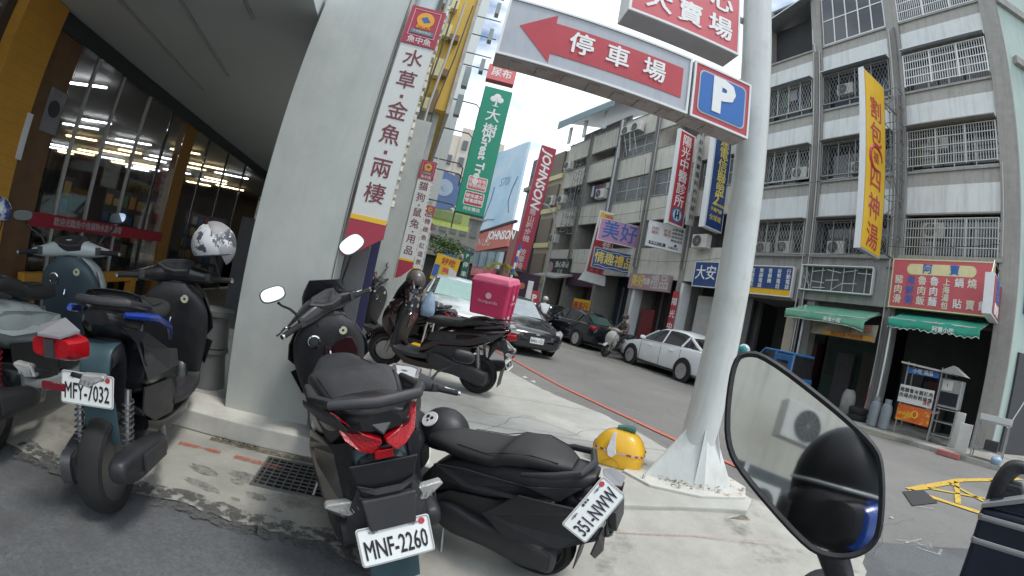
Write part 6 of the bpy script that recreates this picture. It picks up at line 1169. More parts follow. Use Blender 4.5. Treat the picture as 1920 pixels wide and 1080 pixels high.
# pink delivery box
pk = mat('pink box fabric', (.55, .035, .12), .6, var=.12, scale=3, bump=.35, bscale=25); pk2 = mat('lit pink flap', (.72, .16, .26), .6, var=.1, bump=.3, bscale=25)  # lid and handle pink is lightened as if lit from above
FW = scF.matrix_world @ T(-.66, 0, 1.02) @ Matrix.Rotation(R(-90), 4, 'Z')
t = thing('delivery_box', 'pink square insulated delivery box with a faint round logo on the scooter rack', 'box', FW)
b = MB(); b.hexa([(-.23, -.21, 0), (.23, -.21, 0), (.23, .21, 0), (-.23, .21, 0), (-.25, -.235, .40), (.25, -.235, .40), (.25, .235, .40), (-.25, .235, .40)]); b.build('body', pk, t, bevel=.025, seg=3)
b = MB(); b.hexa([(-.255, -.24, .38), (.255, -.24, .38), (.255, .24, .38), (-.255, .24, .38), (-.235, -.21, .455), (.235, -.21, .455), (.235, .21, .455), (-.235, .21, .455)]); b.build('lid', pk2, t, bevel=.02, seg=3)
for x in (-.1, .1): MB().tube([(x, -.238, .4), (x, -.235, .2), (x, -.215, .0), (x + .01, -.2, -.12)], .012, 6).build('strap', pk, t)
MB().tube([(-.243, .05, .41), (-.243, -.1, .40), (-.243, -.2, .42)], .008, 6).build('handle_strap', pk2, t)
for q in ((-.24, 1), (.24, -1)): pass
lm = T(0, -.232, .24)
for MX in (T(0, -.2315, .24), Matrix.Rotation(R(-90), 4, 'Z') @ T(0, -.2515, .24), Matrix.Rotation(R(90), 4, 'Z') @ T(0, -.2515, .24), Matrix.Rotation(R(180), 4, 'Z') @ T(0, -.2315, .24)):
    o = MB().lathe([(.024, -.004), (.036, -.004), (.036, 0), (.024, 0)], 20, 'Y').build('logo_ring', mat('pale pink print', (.72, .45, .5), .6), t, M=MX); text('foodpanda', .055, mat('pale pink print', (.72, .45, .5), .6), t, MX @ T(0, -.002, -.07), ext=.001)
# helmets
def helmet(label, M, m, m2=None, sc=1., strap=True):
    t = thing('helmet', label, 'helmet', M @ Matrix.Scale(sc, 4))
    MB().sphere((0, 0, 0), .14, 28, 16, (1.08, .92, 1), -.45).build('shell', m, t, smooth=True)
    MB().lathe([(.128, -.064), (.132, -.070), (.118, -.068), (.1, -.03)], 28).build('rim', rubber, t)
    if m2: MB().sphere((.004, 0, .004), .142, 24, 14, (1.08, .9, 1), .15).build('visor', m2, t, smooth=True, M=Matrix.Rotation(R(70), 4, 'Y'))
    if strap: MB().tube([(.0, .11, -.06), (.02, .07, -.17), (.02, 0, -.20), (.02, -.07, -.17), (0, -.11, -.06)], .006, 6).build('strap', cable_m, t)
    return t
hw = mat('white helmet with dark checks', (.62, .63, .64), .3, coat=.3, col2=(.08, .08, .10), c2scale=9, c2pos=(.50, .53))
gB = scB.matrix_world @ SB @ Vector((.42, -.30, 1.20))
h = helmet('white open-face helmet with dark patches hanging on the mirror of the blue-striped scooter', T(-1.93, 2.42, 1.315) @ Matrix.Rotation(R(35), 4, 'Z') @ Matrix.Rotation(R(-15), 4, 'Y'), hw, mat('pale grey pads', (.30, .30, .31), .6, var=.3))
for k in range(5): MB().box(-.02, .02, -.004, .004, -.02, .02).build('sticker', white_p, h, M=Matrix.Rotation(R(-60 + k * 28), 4, 'Y') @ T(0, 0, .141) @ Matrix.Rotation(R(90), 4, 'X'))
gF = scF.matrix_world @ SF @ Vector((.42, -.34, 1.14))
helmet('dull brown and grey helmet on the handlebar of the delivery scooter', T(gF.x, gF.y, gF.z) @ Matrix.Rotation(R(120), 4, 'Z'), mat('brown grey helmet', (.13, .11, .10), .35, coat=.2, var=.1), mat('dark brown leather', (.03, .015, .012), .6))
gE = EM @ Vector((.10, -.02, .84))
hE = helmet('black half helmet with a round white badge lying at the front of the broad seat', T(gE.x + .02, gE.y + .10, gE.z - .085) @ Matrix.Rotation(R(150), 4, 'Z'), black_pl, None, .95, False)
bd = plate_world((0, 0, 0), (1, 0, 0), (0, .5, .85), Matrix()); q = T(*(hE.matrix_world.inverted() @ (hE.matrix_world.translation + Vector((-.085, -.075, .075))))) @ hE.matrix_world.to_3x3().normalized().to_4x4().inverted() @ Matrix.Rotation(R(-42), 4, 'Z') @ Matrix.Rotation(R(-40), 4, 'X')
MB().lathe([(.001, -.006), (.048, -.003), (.050, .004)], 24, 'Y').build('badge', mat('badge white', (.6, .6, .58), .5), hE, M=q)
for x, z, r_ in ((-.016, .008, .011), (.014, .010, .010), (0, -.014, .006)): MB().lathe([(.001, -.009), (r_, -.0085), (r_, -.004)], 12, 'Y', (x, 0, z)).build('badge_patch', ink, hE, M=q)
gA = scA.matrix_world @ SA @ Vector((.40, .42, 1.26)); helmet('blue and white helmet on the left mirror of the grey-green scooter', T(gA.x - .14, gA.y - .10, gA.z + .0) @ Matrix.Rotation(R(20), 4, 'Z') @ Matrix.Scale(.8, 4), mat('blue helmet', (.04, .07, .22), .25, coat=.5, col2=(.5, .52, .55), c2scale=4, c2pos=(.5, .54)), None)
# dark jacket and bags stuffed on the floorboard of E
cloth = mat('dark rain jacket cloth', (.03, .032, .038), .75, var=.3, bump=.4, bscale=30); navy = mat('navy cloth', (.015, .02, .06), .7, var=.3)
t = thing('rain_jacket', 'crumpled dark rain jacket with a pale logo stuffed between the two centre scooters', 'jacket', EM @ T(.34, .02, .62))
b = MB(); rs = []
for j in range(13):
    v = j / 12; ring = []
    for i in range(26):
        a = 2 * pi * i / 26; q_ = 1 + .28 * noise.noise(Vector((cos(a) * 1.8, sin(a) * 1.8, v * 3.5))) ; rr = .16 * sin(pi * (.08 + .84 * v)) ** .6 * q_
        ring.append((rr * cos(a) * .9, rr * sin(a) * 1.25, -.24 + .46 * v + .03 * noise.noise(Vector((a, v * 5, 2)))))
    rs.append(ring)
b.rings(rs).build('body', cloth, t, smooth=True, ang=70)
MB().sphere((.02, -.14, -.05), .07, 14, 10, (1, 1.3, .8)).build('navy_fold', navy, t, smooth=True)
# phone-blue bag hanging under the handlebar of F (plastic bag)
gp_ = scF.matrix_world @ Vector((.30, -.28, .95)); t = thing('plastic_bag', 'pale blue plastic bag hanging from the delivery scooter handlebar', 'bag', T(*gp_)); b = MB(); b.loft([((0, 0, .12), .02, .015, 2.2, X_ := Vector((1, 0, 0)), Vector((0, 1, 0))), ((0, 0, .02), .07, .05, 2.4, X_, Vector((0, 1, 0))), ((0, 0, -.12), .10, .07, 2.6, X_, Vector((0, 1, 0))), ((0, 0, -.2), .08, .05, 2.6, X_, Vector((0, 1, 0)))], 18, 4)
b.build('bag', mat('pale blue plastic', (.30, .42, .55), .3, var=.25, scale=14, bump=.5, bscale=20), t, smooth=True)
# decals and small marks on the centre scooters
text('Jet', .05, mat('pale decal', (.35, .35, .36), .5), scE, SE @ T(.56, -.10, .86) @ Matrix.Rotation(R(150), 4, 'Z'), ext=.001, shear=.3, name='decal')
# ------------------------------------------------------------------ cars
glass_car = mat('car window glass', (.02, .022, .025), .05, spec=.9, var=.2)
glass_lt = mat('windscreen with painted sky glare', (.28, .32, .33), .06, spec=1., var=.2, coat=.5)  # pale base colour stands in for sky glare on the glass
def car_body(stations, crown=.02, n=10):
    rs = []
    for x, w, zb, zs in stations:
        half = [(0, zb), (w * .75, zb), (w * .97, zb + .10), (w, zb + .22), (w * 1.01, (zb + zs) * .5 + .05), (w * .985, zs - .12), (w * .95, zs - .03), (w * .86, zs), (w * .45, zs + crown), (0, zs + crown * 1.5)]
        ring = [(x, y, z) for y, z in half] + [(x, -y, z) for y, z in half[-2:0:-1]]
        rs.append(ring)
    return MB().rings(rs)
def make_car(label, M, paint, chars=None, wind=glass_car, taxi=False, group=None, rear_glass=glass_car, rearplate=None):
    t = thing('car', label, 'car', M, group)
    st = [(2.24, .50, .30, .52), (2.20, .66, .24, .60), (2.08, .78, .20, .68), (1.80, .83, .18, .76), (1.40, .85, .18, .84), (1.0, .855, .18, .915), (.5, .86, .17, .94), (0, .86, .17, .95), (-.6, .86, .17, .96), (-1.2, .86, .18, .975), (-1.65, .85, .19, .985), (-2.0, .81, .22, .965), (-2.14, .74, .27, .90), (-2.2, .60, .34, .80)]
    body = car_body(st).build('body', paint, t, smooth=True, ang=40)
    cab = [(1.02, .72, .90, .905), (.70, .74, .92, 1.13), (.35, .745, .93, 1.34), (.05, .74, .93, 1.425), (-.4, .73, .94, 1.445), (-.85, .72, .95, 1.41), (-1.2, .70, .96, 1.30), (-1.55, .68, .97, 1.10), (-1.78, .66, .97, .985)]
    rs = [];
    for x, w, zb, zt in cab:
        h = (zt - zb) / .5; wt = w - .17 * min(h, 1)
        half = [(0, zb), (w + .06, zb), (w + .05, zb + .02), (wt + .03, zt - .05 * min(1, h)), (wt - .06, zt - .01), (0, zt + .015)]
        rs.append([(x, y, z) for y, z in half] + [(x, -y, z) for y, z in half[-2:0:-1]])
    MB().rings(rs).build('windows', glass_car, t, smooth=True, ang=40)
    def cabp(x, q, out=.006):   # point on the cabin side, q 0 belt..1 roof edge
        for (xa, wa, ba, ta), (xb, wb, bb_, tb) in zip(cab[:-1], cab[1:]):
            if xb <= x <= xa:
                u = (xa - x) / (xa - xb); w = wa + (wb - wa) * u; zb = ba + (bb_ - ba) * u; zt = ta + (tb - ta) * u; break
        h = (zt - zb) / .5; wt = w - .17 * min(h, 1); y = (w + .05) + (wt + .03 - w - .05) * q; z = zb + .02 + (zt - .05 * min(1, h) - zb - .02) * q
        return y + out, z + out * .5
    # roof skin
    rf = MB(); rings = []
    for x, w, zb, zt in [c for c in cab if -1.25 < c[0] < .36]:
        wt = w - .17; half = [(wt + .035, zt - .055), (wt + .02, zt - .02), (wt - .06, zt + .004), (0, zt + .03)]
        rings.append([(x, y, z) for y, z in half] + [(x, -y, z) for y, z in half[-2::-1]])
    k = len(rings[0]); rf.add([p for r in rings for p in r], [(a * k + i, a * k + i + 1, (a + 1) * k + i + 1, (a + 1) * k + i) for a in range(len(rings) - 1) for i in range(k - 1)]); rf.build('roof', paint, t, smooth=True, ang=50)
    for s in (-1, 1):
        def line(pts, r, nm, m): MB().tube([(x, s * cabp(x, q)[0], cabp(x, q)[1]) for x, q in pts], r, 6).build(nm, m, t, smooth=True)
        line([(.98, .1), (.7, 1), (.36, 1)], .028, 'pillar', paint); line([(-.12, .0), (-.16, 1)], .026, 'pillar', paint if taxi is False else ink)
        line([(-1.75, .2), (-1.5, .9), (-1.2, 1)], .045, 'pillar', paint); line([(-.98, 0), (-1.12, 1)], .035, 'pillar', paint)
        MB().tube([(x, s * (cabp(x, 0)[0] + .012), cabp(x, 0)[1] - .01) for x in (.95, .5, 0, -.5, -1.0, -1.4)], .012, 6).build('belt_trim', paint if not taxi else chrome, t, smooth=True)
        for xw in (1.32, -1.28):
            MB().lathe([(.001, 0), (.37, 0), (.385, .012), (.37, .03)], 30, 'Y', (xw, s * .862, .32)).build('arch_dark_disc', ink, t) if s > 0 else MB().lathe([(.001, 0), (.37, 0), (.385, -.012), (.37, -.03)], 30, 'Y', (xw, s * .862, .32)).build('arch_dark_disc', ink, t)  # black disc stands for the dark hollow of the arch
            w = MB().wheel((xw, s * .80, .31), .31, .20).build('tyre', rubber, t, smooth=True)
            rim = MB(); rim.lathe([(.225, s * .09), (.215, s * .11), (.19, s * .07), (.05, s * .075), (.001, s * .08)], 24, 'Y', (xw, s * .80, .31)); rim.build('rim_dish', mat('dark rim dish', (.05, .05, .05), .5), w)
            for q in range(8):
                a = 2 * pi * q / 8; u = Vector((cos(a), 0, sin(a))); v = Vector((-sin(a), 0, cos(a))); c = Vector((xw, s * .885, .31)); dy = Vector((0, s * .012, 0))
                p = [c + u * .03 - v * .014, c + u * .03 + v * .014, c + u * .215 + v * .016, c + u * .215 - v * .016]; MB().prism(p, tuple(dy)).build('spoke', mat('silver rim', (.55, .55, .56), .3, metal=.8, var=.05), w)
            rg = MB().lathe([(.205, s * .098), (.228, s * .098), (.228, s * .108), (.205, s * .108)], 28, 'Y', (xw, s * .80, .31)); rg.build('rim_ring', mat('silver rim', (.55, .55, .56), .3, metal=.8, var=.05), w)
        for xd in (.42, -.62): MB().loft([((xd + .08, s * .868, .80), .014, .012), ((xd, s * .882, .805), .016, .014), ((xd - .10, s * .868, .80), .014, .012)], 8, 2).build('door_handle', paint if not taxi else chrome, t, smooth=True)
        for xd in (.88, -.14, -1.05): MB().box(xd - .004, xd + .004, s * .866 - .002, s * .866 + .003, .28, .90).build('door_gap', ink, t)
        MB().box(-1.0, 1.0, s * .855 - .006, s * .855 + .010, .20, .27).build('sill_trim', grey_pl, t)
        MB().loft([((.62, s * .93, .98), .02, .02, 2.4, Y3, Z3), ((.66, s * 1.0, 1.0), .09, .06, 2.6, Y3, Z3), ((.70, s * 1.01, 1.0), .085, .055, 2.6, Y3, Z3)], 14, 2).build('door_mirror', paint, t, smooth=True)
        MB().loft([((2.14, s * .62, .60), .10, .05, 3, Y3, Z3), ((2.02, s * .70, .66), .12, .065, 3, Y3, Z3), ((1.86, s * .79, .72), .05, .04, 3, Y3, Z3)], 14, 3).build('headlight', clear_l, t, smooth=True)
        MB().loft([((-2.16, s * .60, .82), .13, .07, 4, Y3, Z3), ((-2.10, s * .70, .84), .13, .08, 4, Y3, Z3), ((-1.96, s * .80, .86), .05, .06, 4, Y3, Z3)], 14, 3).build('tail_light', red_l, t, smooth=True)
    MB().prism([(.98, -.60, .925), (.98, .60, .925), (.40, .50, 1.345), (.40, -.50, 1.345)], (.012, 0, .02)).build('windscreen', wind, t)
    MB().prism([(-1.74, -.52, 1.0), (-1.74, .52, 1.0), (-1.26, .44, 1.295), (-1.26, -.44, 1.295)], (-.012, 0, .018)).build('rear_window', rear_glass, t)
    MB().box(2.225, 2.25, -.38, .38, .50, .60).build('grille', ink, t); MB().box(2.18, 2.245, -.6, .6, .27, .40).build('air_intake', ink, t); MB().box(2.23, 2.255, -.05, .05, .57, .61).build('emblem', chrome, t)
    MB().box(-2.2, -2.16, -.45, .45, .30, .36).build('bumper_trim', mat('pale bumper trim', (.45, .45, .45), .5), t)
    if chars: plate(t, T(2.26, 0, .44) @ Matrix.Rotation(R(90), 4, 'Z') @ Matrix.Diagonal((1.5, 1, 1.15, 1)), chars, False, False)
    if rearplate: plate(t, T(-2.215, 0, .66) @ Matrix.Rotation(R(-90), 4, 'Z') @ Matrix.Diagonal((1.3, 1, 1.1, 1)), rearplate, False, False)
    return t
Y3 = Vector((0, 1, 0)); Z3 = Vector((0, 0, 1))
blk_paint = mat('black car paint', (.012, .012, .014), .14, coat=.8, var=.1); dk_paint = mat('near black blue paint', (.012, .015, .022), .18, coat=.7, var=.1)
wht_paint = mat('white car paint', (.80, .81, .81), .25, coat=.5, var=.02); slv = mat('pale silver paint', (.55, .58, .57), .25, coat=.5, metal=.3, var=.03)
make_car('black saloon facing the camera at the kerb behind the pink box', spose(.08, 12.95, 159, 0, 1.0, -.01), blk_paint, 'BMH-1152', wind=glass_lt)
make_car('dark saloon with red tail lights driving away in the middle of the street', spose(3.05, 18.5, -27, 0, 1.0, -.01), dk_paint, rearplate='3817-QE', rear_glass=mat('green tinted rear glass', (.04, .09, .08), .06, spec=.9), taxi=True)
make_car('white saloon passing half behind the cream white pole', spose(5.62, 13.35, -20, 0, 1.0, -.01), wht_paint)
make_car('pale car with a greenish windscreen behind the delivery scooter', spose(-1.45, 11.6, 168, 0, .98, .15), slv, 'AKX-7702', wind=mat('green windscreen', (.22, .38, .34), .08, spec=1., coat=.5))
make_car('black estate-like car far away beyond the dark saloon', spose(1.9, 22.5, -24, 0, 1.0, -.01), blk_paint, rearplate='7756-VD')
# small blue truck by the far kerb
tp = mat('truck blue paint', (.02, .12, .30), .35, coat=.3, var=.1)
t = thing('small_truck', 'small blue truck cab at the far kerb just right of the pole', 'truck', FM @ T(-6.3, -2.9, -.01) @ Matrix.Scale(.88, 4))
MB().hexa([(-.9, -.7, .45), (.95, -.7, .45), (.95, .7, .45), (-.9, .7, .45), (-.9, -.7, 1.0), (.95, -.7, 1.0), (.95, .7, 1.0), (-.9, .7, 1.0)]).build('cab_lower', tp, t, bevel=.04, seg=3)
MB().hexa([(-.55, -.66, 1.0), (.93, -.66, 1.0), (.93, .66, 1.0), (-.55, .66, 1.0), (-.1, -.58, 1.62), (.90, -.58, 1.62), (.90, .58, 1.62), (-.1, .58, 1.62)]).build('cab_windows', glass_car, t, bevel=.03)
MB().box(-.12, .92, -.60, .60, 1.60, 1.67).build('roof', tp, t, bevel=.03, seg=3)
for (a, b_) in (((-.56, -.67, 1.0), (-.1, -.60, 1.62)), ((.30, -.67, 1.0), (.30, -.6, 1.62)), ((.9, -.67, 1.0), (.88, -.6, 1.62)), ((-.56, .67, 1.0), (-.1, .60, 1.62))): MB().tube([a, b_], .03, 6).build('pillar', tp, t)
MB().box(.3, .9, -.675, -.64, .99, 1.58).build('rear_quarter', tp, t, bevel=.01); MB().box(.42, .78, -.685, -.67, 1.12, 1.42).build('side_window', glass_car, t)
MB().box(-1.3, -.95, -.75, .75, .62, .98).build('cargo_bed', tp, t, bevel=.01)
for x in (-.75, .45):
    for y in (-.62, .62): MB().wheel((x, y, .27), .27, .17).build('tyre', rubber, t, smooth=True)
MB().box(-1.2, .9, -.6, .6, .3, .46).build('chassis', ink, t)
# ------------------------------------------------------------------ people
def skin(name, pts, edges, m, parent, sub=2, label=None):
    """one continuous figure grown from a skeleton: pts name -> (position, radius)"""
    ks = list(pts); me = bpy.data.meshes.new(name); me.from_pydata([pts[k][0] for k in ks], [(ks.index(a), ks.index(b)) for a, b in edges], [])
    o = bpy.data.objects.new(name, me); C.objects.link(o); o.parent = parent
    o.modifiers.new('skin', 'SKIN'); sm = o.modifiers.new('sub', 'SUBSURF'); sm.levels = sub; sm.render_levels = sub
    sv = me.skin_vertices[0].data
    for i, k in enumerate(ks):
        r = pts[k][1]; sv[i].radius = r if isinstance(r, tuple) else (r, r); sv[i].use_root = (k == 'pelvis')
    me.materials.append(m)
    o.modifiers['skin'].use_smooth_shade = True
    return o
skin_m = mat('skin', (.42, .25, .17), .6, var=.08)
def rider(label, M, shirt, trousers, hel, hel2=None):
    t = thing('person', label, 'person', M)
    P = dict(pelvis=((-.15, 0, .86), (.15, .13)), waist=((-.12, 0, 1.02), (.14, .11)), chest=((-.03, 0, 1.22), (.17, .12)), neck0=((.02, 0, 1.36), (.06, .06)), neck=((.05, 0, 1.43), (.05, .05)),
             shl=((-.01, .18, 1.31), .06), ell=((.14, .25, 1.08), .045), wrl=((.40, .27, 1.08), .03), shr=((-.01, -.18, 1.31), .06), elr=((.14, -.25, 1.08), .045), wrr=((.40, -.27, 1.08), .03))
    skin('torso', P, [('pelvis', 'waist'), ('waist', 'chest'), ('chest', 'neck0'), ('neck0', 'neck'), ('chest', 'shl'), ('shl', 'ell'), ('ell', 'wrl'), ('chest', 'shr'), ('shr', 'elr'), ('elr', 'wrr')], shirt, t)
    Q = dict(pelvis=((-.15, 0, .84), (.15, .12)), hl=((-.08, .10, .82), .09), kl=((.30, .16, .74), .07), al=((.26, .15, .40), .045), fl=((.36, .15, .36), .04), hr=((-.08, -.10, .82), .09), kr=((.30, -.16, .74), .07), ar=((.26, -.15, .40), .045), fr_=((.36, -.15, .36), .04))
    skin('trousers', Q, [('pelvis', 'hl'), ('hl', 'kl'), ('kl', 'al'), ('al', 'fl'), ('pelvis', 'hr'), ('hr', 'kr'), ('kr', 'ar'), ('ar', 'fr_')], trousers, t)
    for s in (-1, 1):
        MB().loft([((.40, s * .27, 1.08), .03, .025), ((.46, s * .275, 1.07), .042, .022), ((.49, s * .275, 1.05), .04, .018)], 10, 2).build('hand', skin_m, t, smooth=True)
        for f in range(4): MB().tube([(.485, s * (.245 + f * .018), 1.05), (.505, s * (.245 + f * .018), 1.035), (.50, s * (.245 + f * .018), 1.012)], [.009, .0085, .007], 6).build('finger', skin_m, t, smooth=True)
        MB().tube([(.455, s * .24, 1.06), (.475, s * .225, 1.035), (.49, s * .232, 1.02)], [.010, .009, .007], 6).build('thumb', skin_m, t, smooth=True)
    MB().sphere((.08, 0, 1.53), .098, 16, 12, (1, .85, 1.18)).build('head', skin_m, t, smooth=True)
    h = MB().sphere((.075, 0, 1.565), .135, 20, 14, (1.08, .92, 1), -.35).build('helmet', hel, t, smooth=True)
    MB().tube([(.165, -.03, 1.53), (.19, 0, 1.51), (.175, 0, 1.49)], [.006, .014, .010], 6).build('nose', skin_m, t, smooth=True)
    for s in (-1, 1): MB().sphere((.162, s * .034, 1.545), .011, 8, 6).build('eye', ink, t)
    MB().box(.160, .176, -.022, .022, 1.458, 1.466).build('mouth', mat('lips', (.25, .08, .07), .5), t)
    return t
ride_m = spose(4.15, 15.3, -128, 4, .95, 0)
scR, _ = make_scooter('pale scooter being ridden between the dark saloon and the white saloon', ride_m, body=mat('champagne paint', (.38, .37, .33), .3, coat=.4), seat=seat_m, chars='LGA-470', steer=0, mirrors=(1, 1), shield_m=mat('beige shield', (.22, .21, .19), .5))
rider('person in a brown jacket riding the pale scooter', ride_m, mat('brown jacket', (.13, .10, .085), .8, var=.2), mat('dark trousers', (.03, .03, .035), .8), mat('dark brown helmet', (.05, .04, .035), .4))
rm2 = spose(1.55, 18.9, -10, 0, 1.0, 0)
scR2, _ = make_scooter('dark scooter ridden away far down the street', rm2, body=black_gl, chars='MKD-205', steer=0, mirrors=(1, 1))
rider('person in a white shirt and pale helmet riding away far down the street', rm2, mat('white shirt', (.62, .64, .66), .8, var=.05), mat('dark trousers', (.03, .03, .035), .8), mat('pale helmet', (.5, .56, .58), .3))
scT, _ = make_scooter('dark scooter half hidden by the big mirror beside the blue truck', FM @ T(-6.05, -4.3, 0) @ Matrix.Rotation(R(165), 4, 'Z'), body=black_gl, chars='KJE-882', steer=10, mirrors=(1, 1))
helmet('white and teal helmet resting on the scooter beside the blue truck', FM @ T(-6.45, -4.25, 1.28), mat('white teal helmet', (.62, .66, .66), .3, coat=.3, col2=(.05, .28, .30), c2scale=3, c2pos=(.5, .52)), None, 1.05)
# ------------------------------------------------------------------ food stall things on the far pavement
inox = mat('stainless steel', (.45, .46, .47), .35, metal=.8, var=.12); stall_w = mat('stall white board', (.62, .61, .58), .5, var=.1)
t = thing('food_cart', 'steel food cart with pitched roof, white menu board and orange panel', 'food cart', FM @ T(0, -1.5, .08))
b = MB()
for x in (-3.30, -2.45):
    for y in (0, .55): MB().box(x - .015, x + .015, y - .015, y + .015, 0, 1.72).build('cart_post', inox, t)
MB().hexa([(-3.45, -.15, 1.66), (-2.2, -.15, 1.60), (-2.2, .7, 1.60), (-3.45, .7, 1.66), (-3.45, -.15, 1.70), (-2.2, -.15, 1.64), (-2.2, .7, 1.64), (-3.45, .7, 1.70)]).build('roof', mat('cream roof edge', (.45, .42, .36), .6, var=.2), t)
MB().prism([(-2.5, -.16, 1.63), (-1.85, -.16, 1.60), (-2.18, -.16, 1.80)], (0, .7, 0)).build('gable', mat('grey gable', (.30, .30, .29), .6), t)
MB().box(-3.33, -2.42, 0, .55, .66, .72).build('counter', inox, t)
MB().box(-3.28, -2.5, -.03, -.01, 1.46, 1.60).build('blue_panel', blu_t, t); text('小吃 湯品', .12, cw, t, T(-2.9, -.036, 1.53), bold=.003)
MB().box(-3.38, -2.52, -.06, -.04, .76, 1.17).build('menu_board', stall_w, t); grid_text(t, ('豬肉', '麵線', '魯肉', '米粉', '餛飩', '紅燒', '肉燥'), .11, ink, -3.31, .12, -.066, 1.12, .125, .001)
text('湯包', .1, redp, t, T(-2.65, -.066, .85))
MB().box(-3.34, -2.5, -.03, -.01, .34, .72).build('orange_panel', mat('orange panel', (.62, .12, .02), .5, var=.25, scale=6, col2=(.65, .40, .04), c2scale=7, c2pos=(.55, .6)), t)
MB().lathe([(.001, -.008), (.09, -.008), (.09, 0)], 18, 'Y', (-2.88, -.035, .54)).build('round_print', yelp, t); text('0', .16, redp, t, T(-2.88, -.05, .54), bold=.006); text('好味道', .09, yelp, t, T(-3.16, -.036, .5), bold=.003)
for y in (.1, .25): MB().lathe([(.10, .72), (.12, .95), (.11, .98)], 16, 'Z', (-2.7, y + .1, 0)).build('pot', inox, t, smooth=True)
t = thing('steel_cabinet', 'upright stainless steel warming cabinet right of the food cart', 'cabinet', FM @ T(-2.2, -1.4, .08)); MB().box(-.26, .26, 0, .5, .85, 1.5).build('cabinet', inox, t, bevel=.01); MB().box(-.22, .22, -.01, .002, .9, 1.2).build('glass_door', glass_dk, t); MB().box(-.2, .05, -.012, .002, 1.24, 1.46).build('sheet', stall_w, t); text('I', .12, ink, t, T(-.08, -.016, 1.35))
for x in (-.25, .25):
    for y in (.02, .48): MB().box(x - .012, x + .012, y - .012, y + .012, 0, .85).build('leg', inox, t)
for z in (.2, .5, .8): MB().box(-.26, .26, .0, .5, z, z + .02).build('shelf', inox, t)
for i, (x, lab) in enumerate(((-3.92, 'left of two grey gas cylinders beside the orange cart panel'), (-3.62, 'right of two grey gas cylinders beside the orange cart panel'))):
    t = thing('gas_cylinder', lab, 'gas cylinder', FM @ T(x, -1.45, .08), 'gas cylinders by the food cart'); MB().lathe([(.10, 0), (.14, .03), (.145, .5), (.12, .6), (.05, .66)], 20).build('tank', mat('grey tank', (.22, .24, .26), .5, var=.2), t, smooth=True); MB().lathe([(.09, .62), (.09, .74), (.08, .74), (.08, .62)], 16).build('collar', mat('grey tank', (.22, .24, .26), .5, var=.2), t)
t = thing('work_table', 'steel work table standing at the kerb on the far right', 'table', FM @ T(-1.0, -1.75, .08)); MB().box(-.36, .36, -.22, .28, .78, .82).build('table_top', inox, t); MB().box(-.36, .36, .2, .28, .82, .92).build('back_edge', stall_w, t)
for x in (-.33, .33):
    for y in (-.2, .26): MB().box(x - .015, x + .015, y - .015, y + .015, 0, .78).build('leg', inox, t)
MB().box(-.34, .34, -.2, .26, .2, .22).build('shelf', inox, t)
for nm, lab, cat, x, y, w, h, m_ in (('board', 'white fridge-like panel leaning between the cabinet and the work table', 'board', -1.62, -1.5, .28, .62, stall_w), ('board', 'taller pale board right of the steel cabinet', 'board', -1.85, -1.2, .22, .82, stall_w), ('crate', 'dark crate on the low shelf of the work table', 'crate', -.95, -1.85, .3, .2, grey_pl)):
    z0_ = .08 if h > .3 else .30
    o = MB().box(-w / 2, w / 2, -.02, .06 if h > .3 else .25, 0, h).build(nm, m_, bevel=.006); o.matrix_world = FM @ T(x, y, z0_); tag(o, lab, cat)
def blob(name, label, cat, M, rx, ry, h, m, seed=1):
    rs = []
    for j in range(9):
        v = j / 8; ring = []
        for i in range(16):
            a = 2 * pi * i / 16; q = 1 + .25 * noise.noise(Vector((cos(a) * 1.5 + seed, sin(a) * 1.5, v * 2))); p = sin(pi * (.12 + .8 * v)) ** .5
            ring.append((rx * cos(a) * q * p, ry * sin(a) * q * p, h * v))
        rs.append(ring)
    o = MB().rings(rs).build(name, m, smooth=True, ang=60); o.matrix_world = M; return tag(o, label, cat)
blob('rubbish_bag', 'small pale blue rubbish bag at the foot of the work table', 'bag', FM @ T(-.75, -2.05, .09), .12, .1, .16, mat('pale blue plastic', (.30, .42, .55), .3), 2)
blob('sack', 'greyish white sack standing in the dark bay behind the mirror', 'sack', FM @ T(-5.05, -.6, .09), .22, .2, .7, mat('grey white sack', (.28, .27, .25), .8, var=.25, bump=.4, bscale=15), 5)
for k, (x, lab) in enumerate(((-4.45, 'lower of two old tyres stacked by the white pipe post'), (-4.45, 'upper of two old tyres stacked by the white pipe post'))):
    o = MB().wheel((0, 0, 0), .27, .16).build('old_tyre', rubber, smooth=True); o.matrix_world = FM @ T(x, -1.2, .18 + k * .17) @ Matrix.Rotation(R(90), 4, 'X'); tag(o, lab, 'tyre', 'old tyres')
o = MB().box(-.25, .25, -.1, .1, 0, .1).build('kerb_block', mat('faded red kerb', (.38, .13, .13), .8, var=.3)); o.matrix_world = FM @ T(-1.75, -2.2, .0); tag(o, 'short faded red kerb block near the work table', 'kerb')
b = MB(); b.tube([(-3.7, .1, .1), (-3.6, 0, 1.0), (-3.55, 0, 1.02)], .012, 6); o = b.build('trolley_handle', redp); o.matrix_world = FM @ T(-.75, -1.0, 0); tag(o, 'thin red trolley handle beside the stacked tyres', 'trolley')
o = MB().tube([(0, 0, 0), (.38, .1, .95)], .014, 6).build('stick', white_p); o.matrix_world = FM @ T(-.75, -1.2, .8); tag(o, 'white stick leaning against the corner pilaster', 'stick')
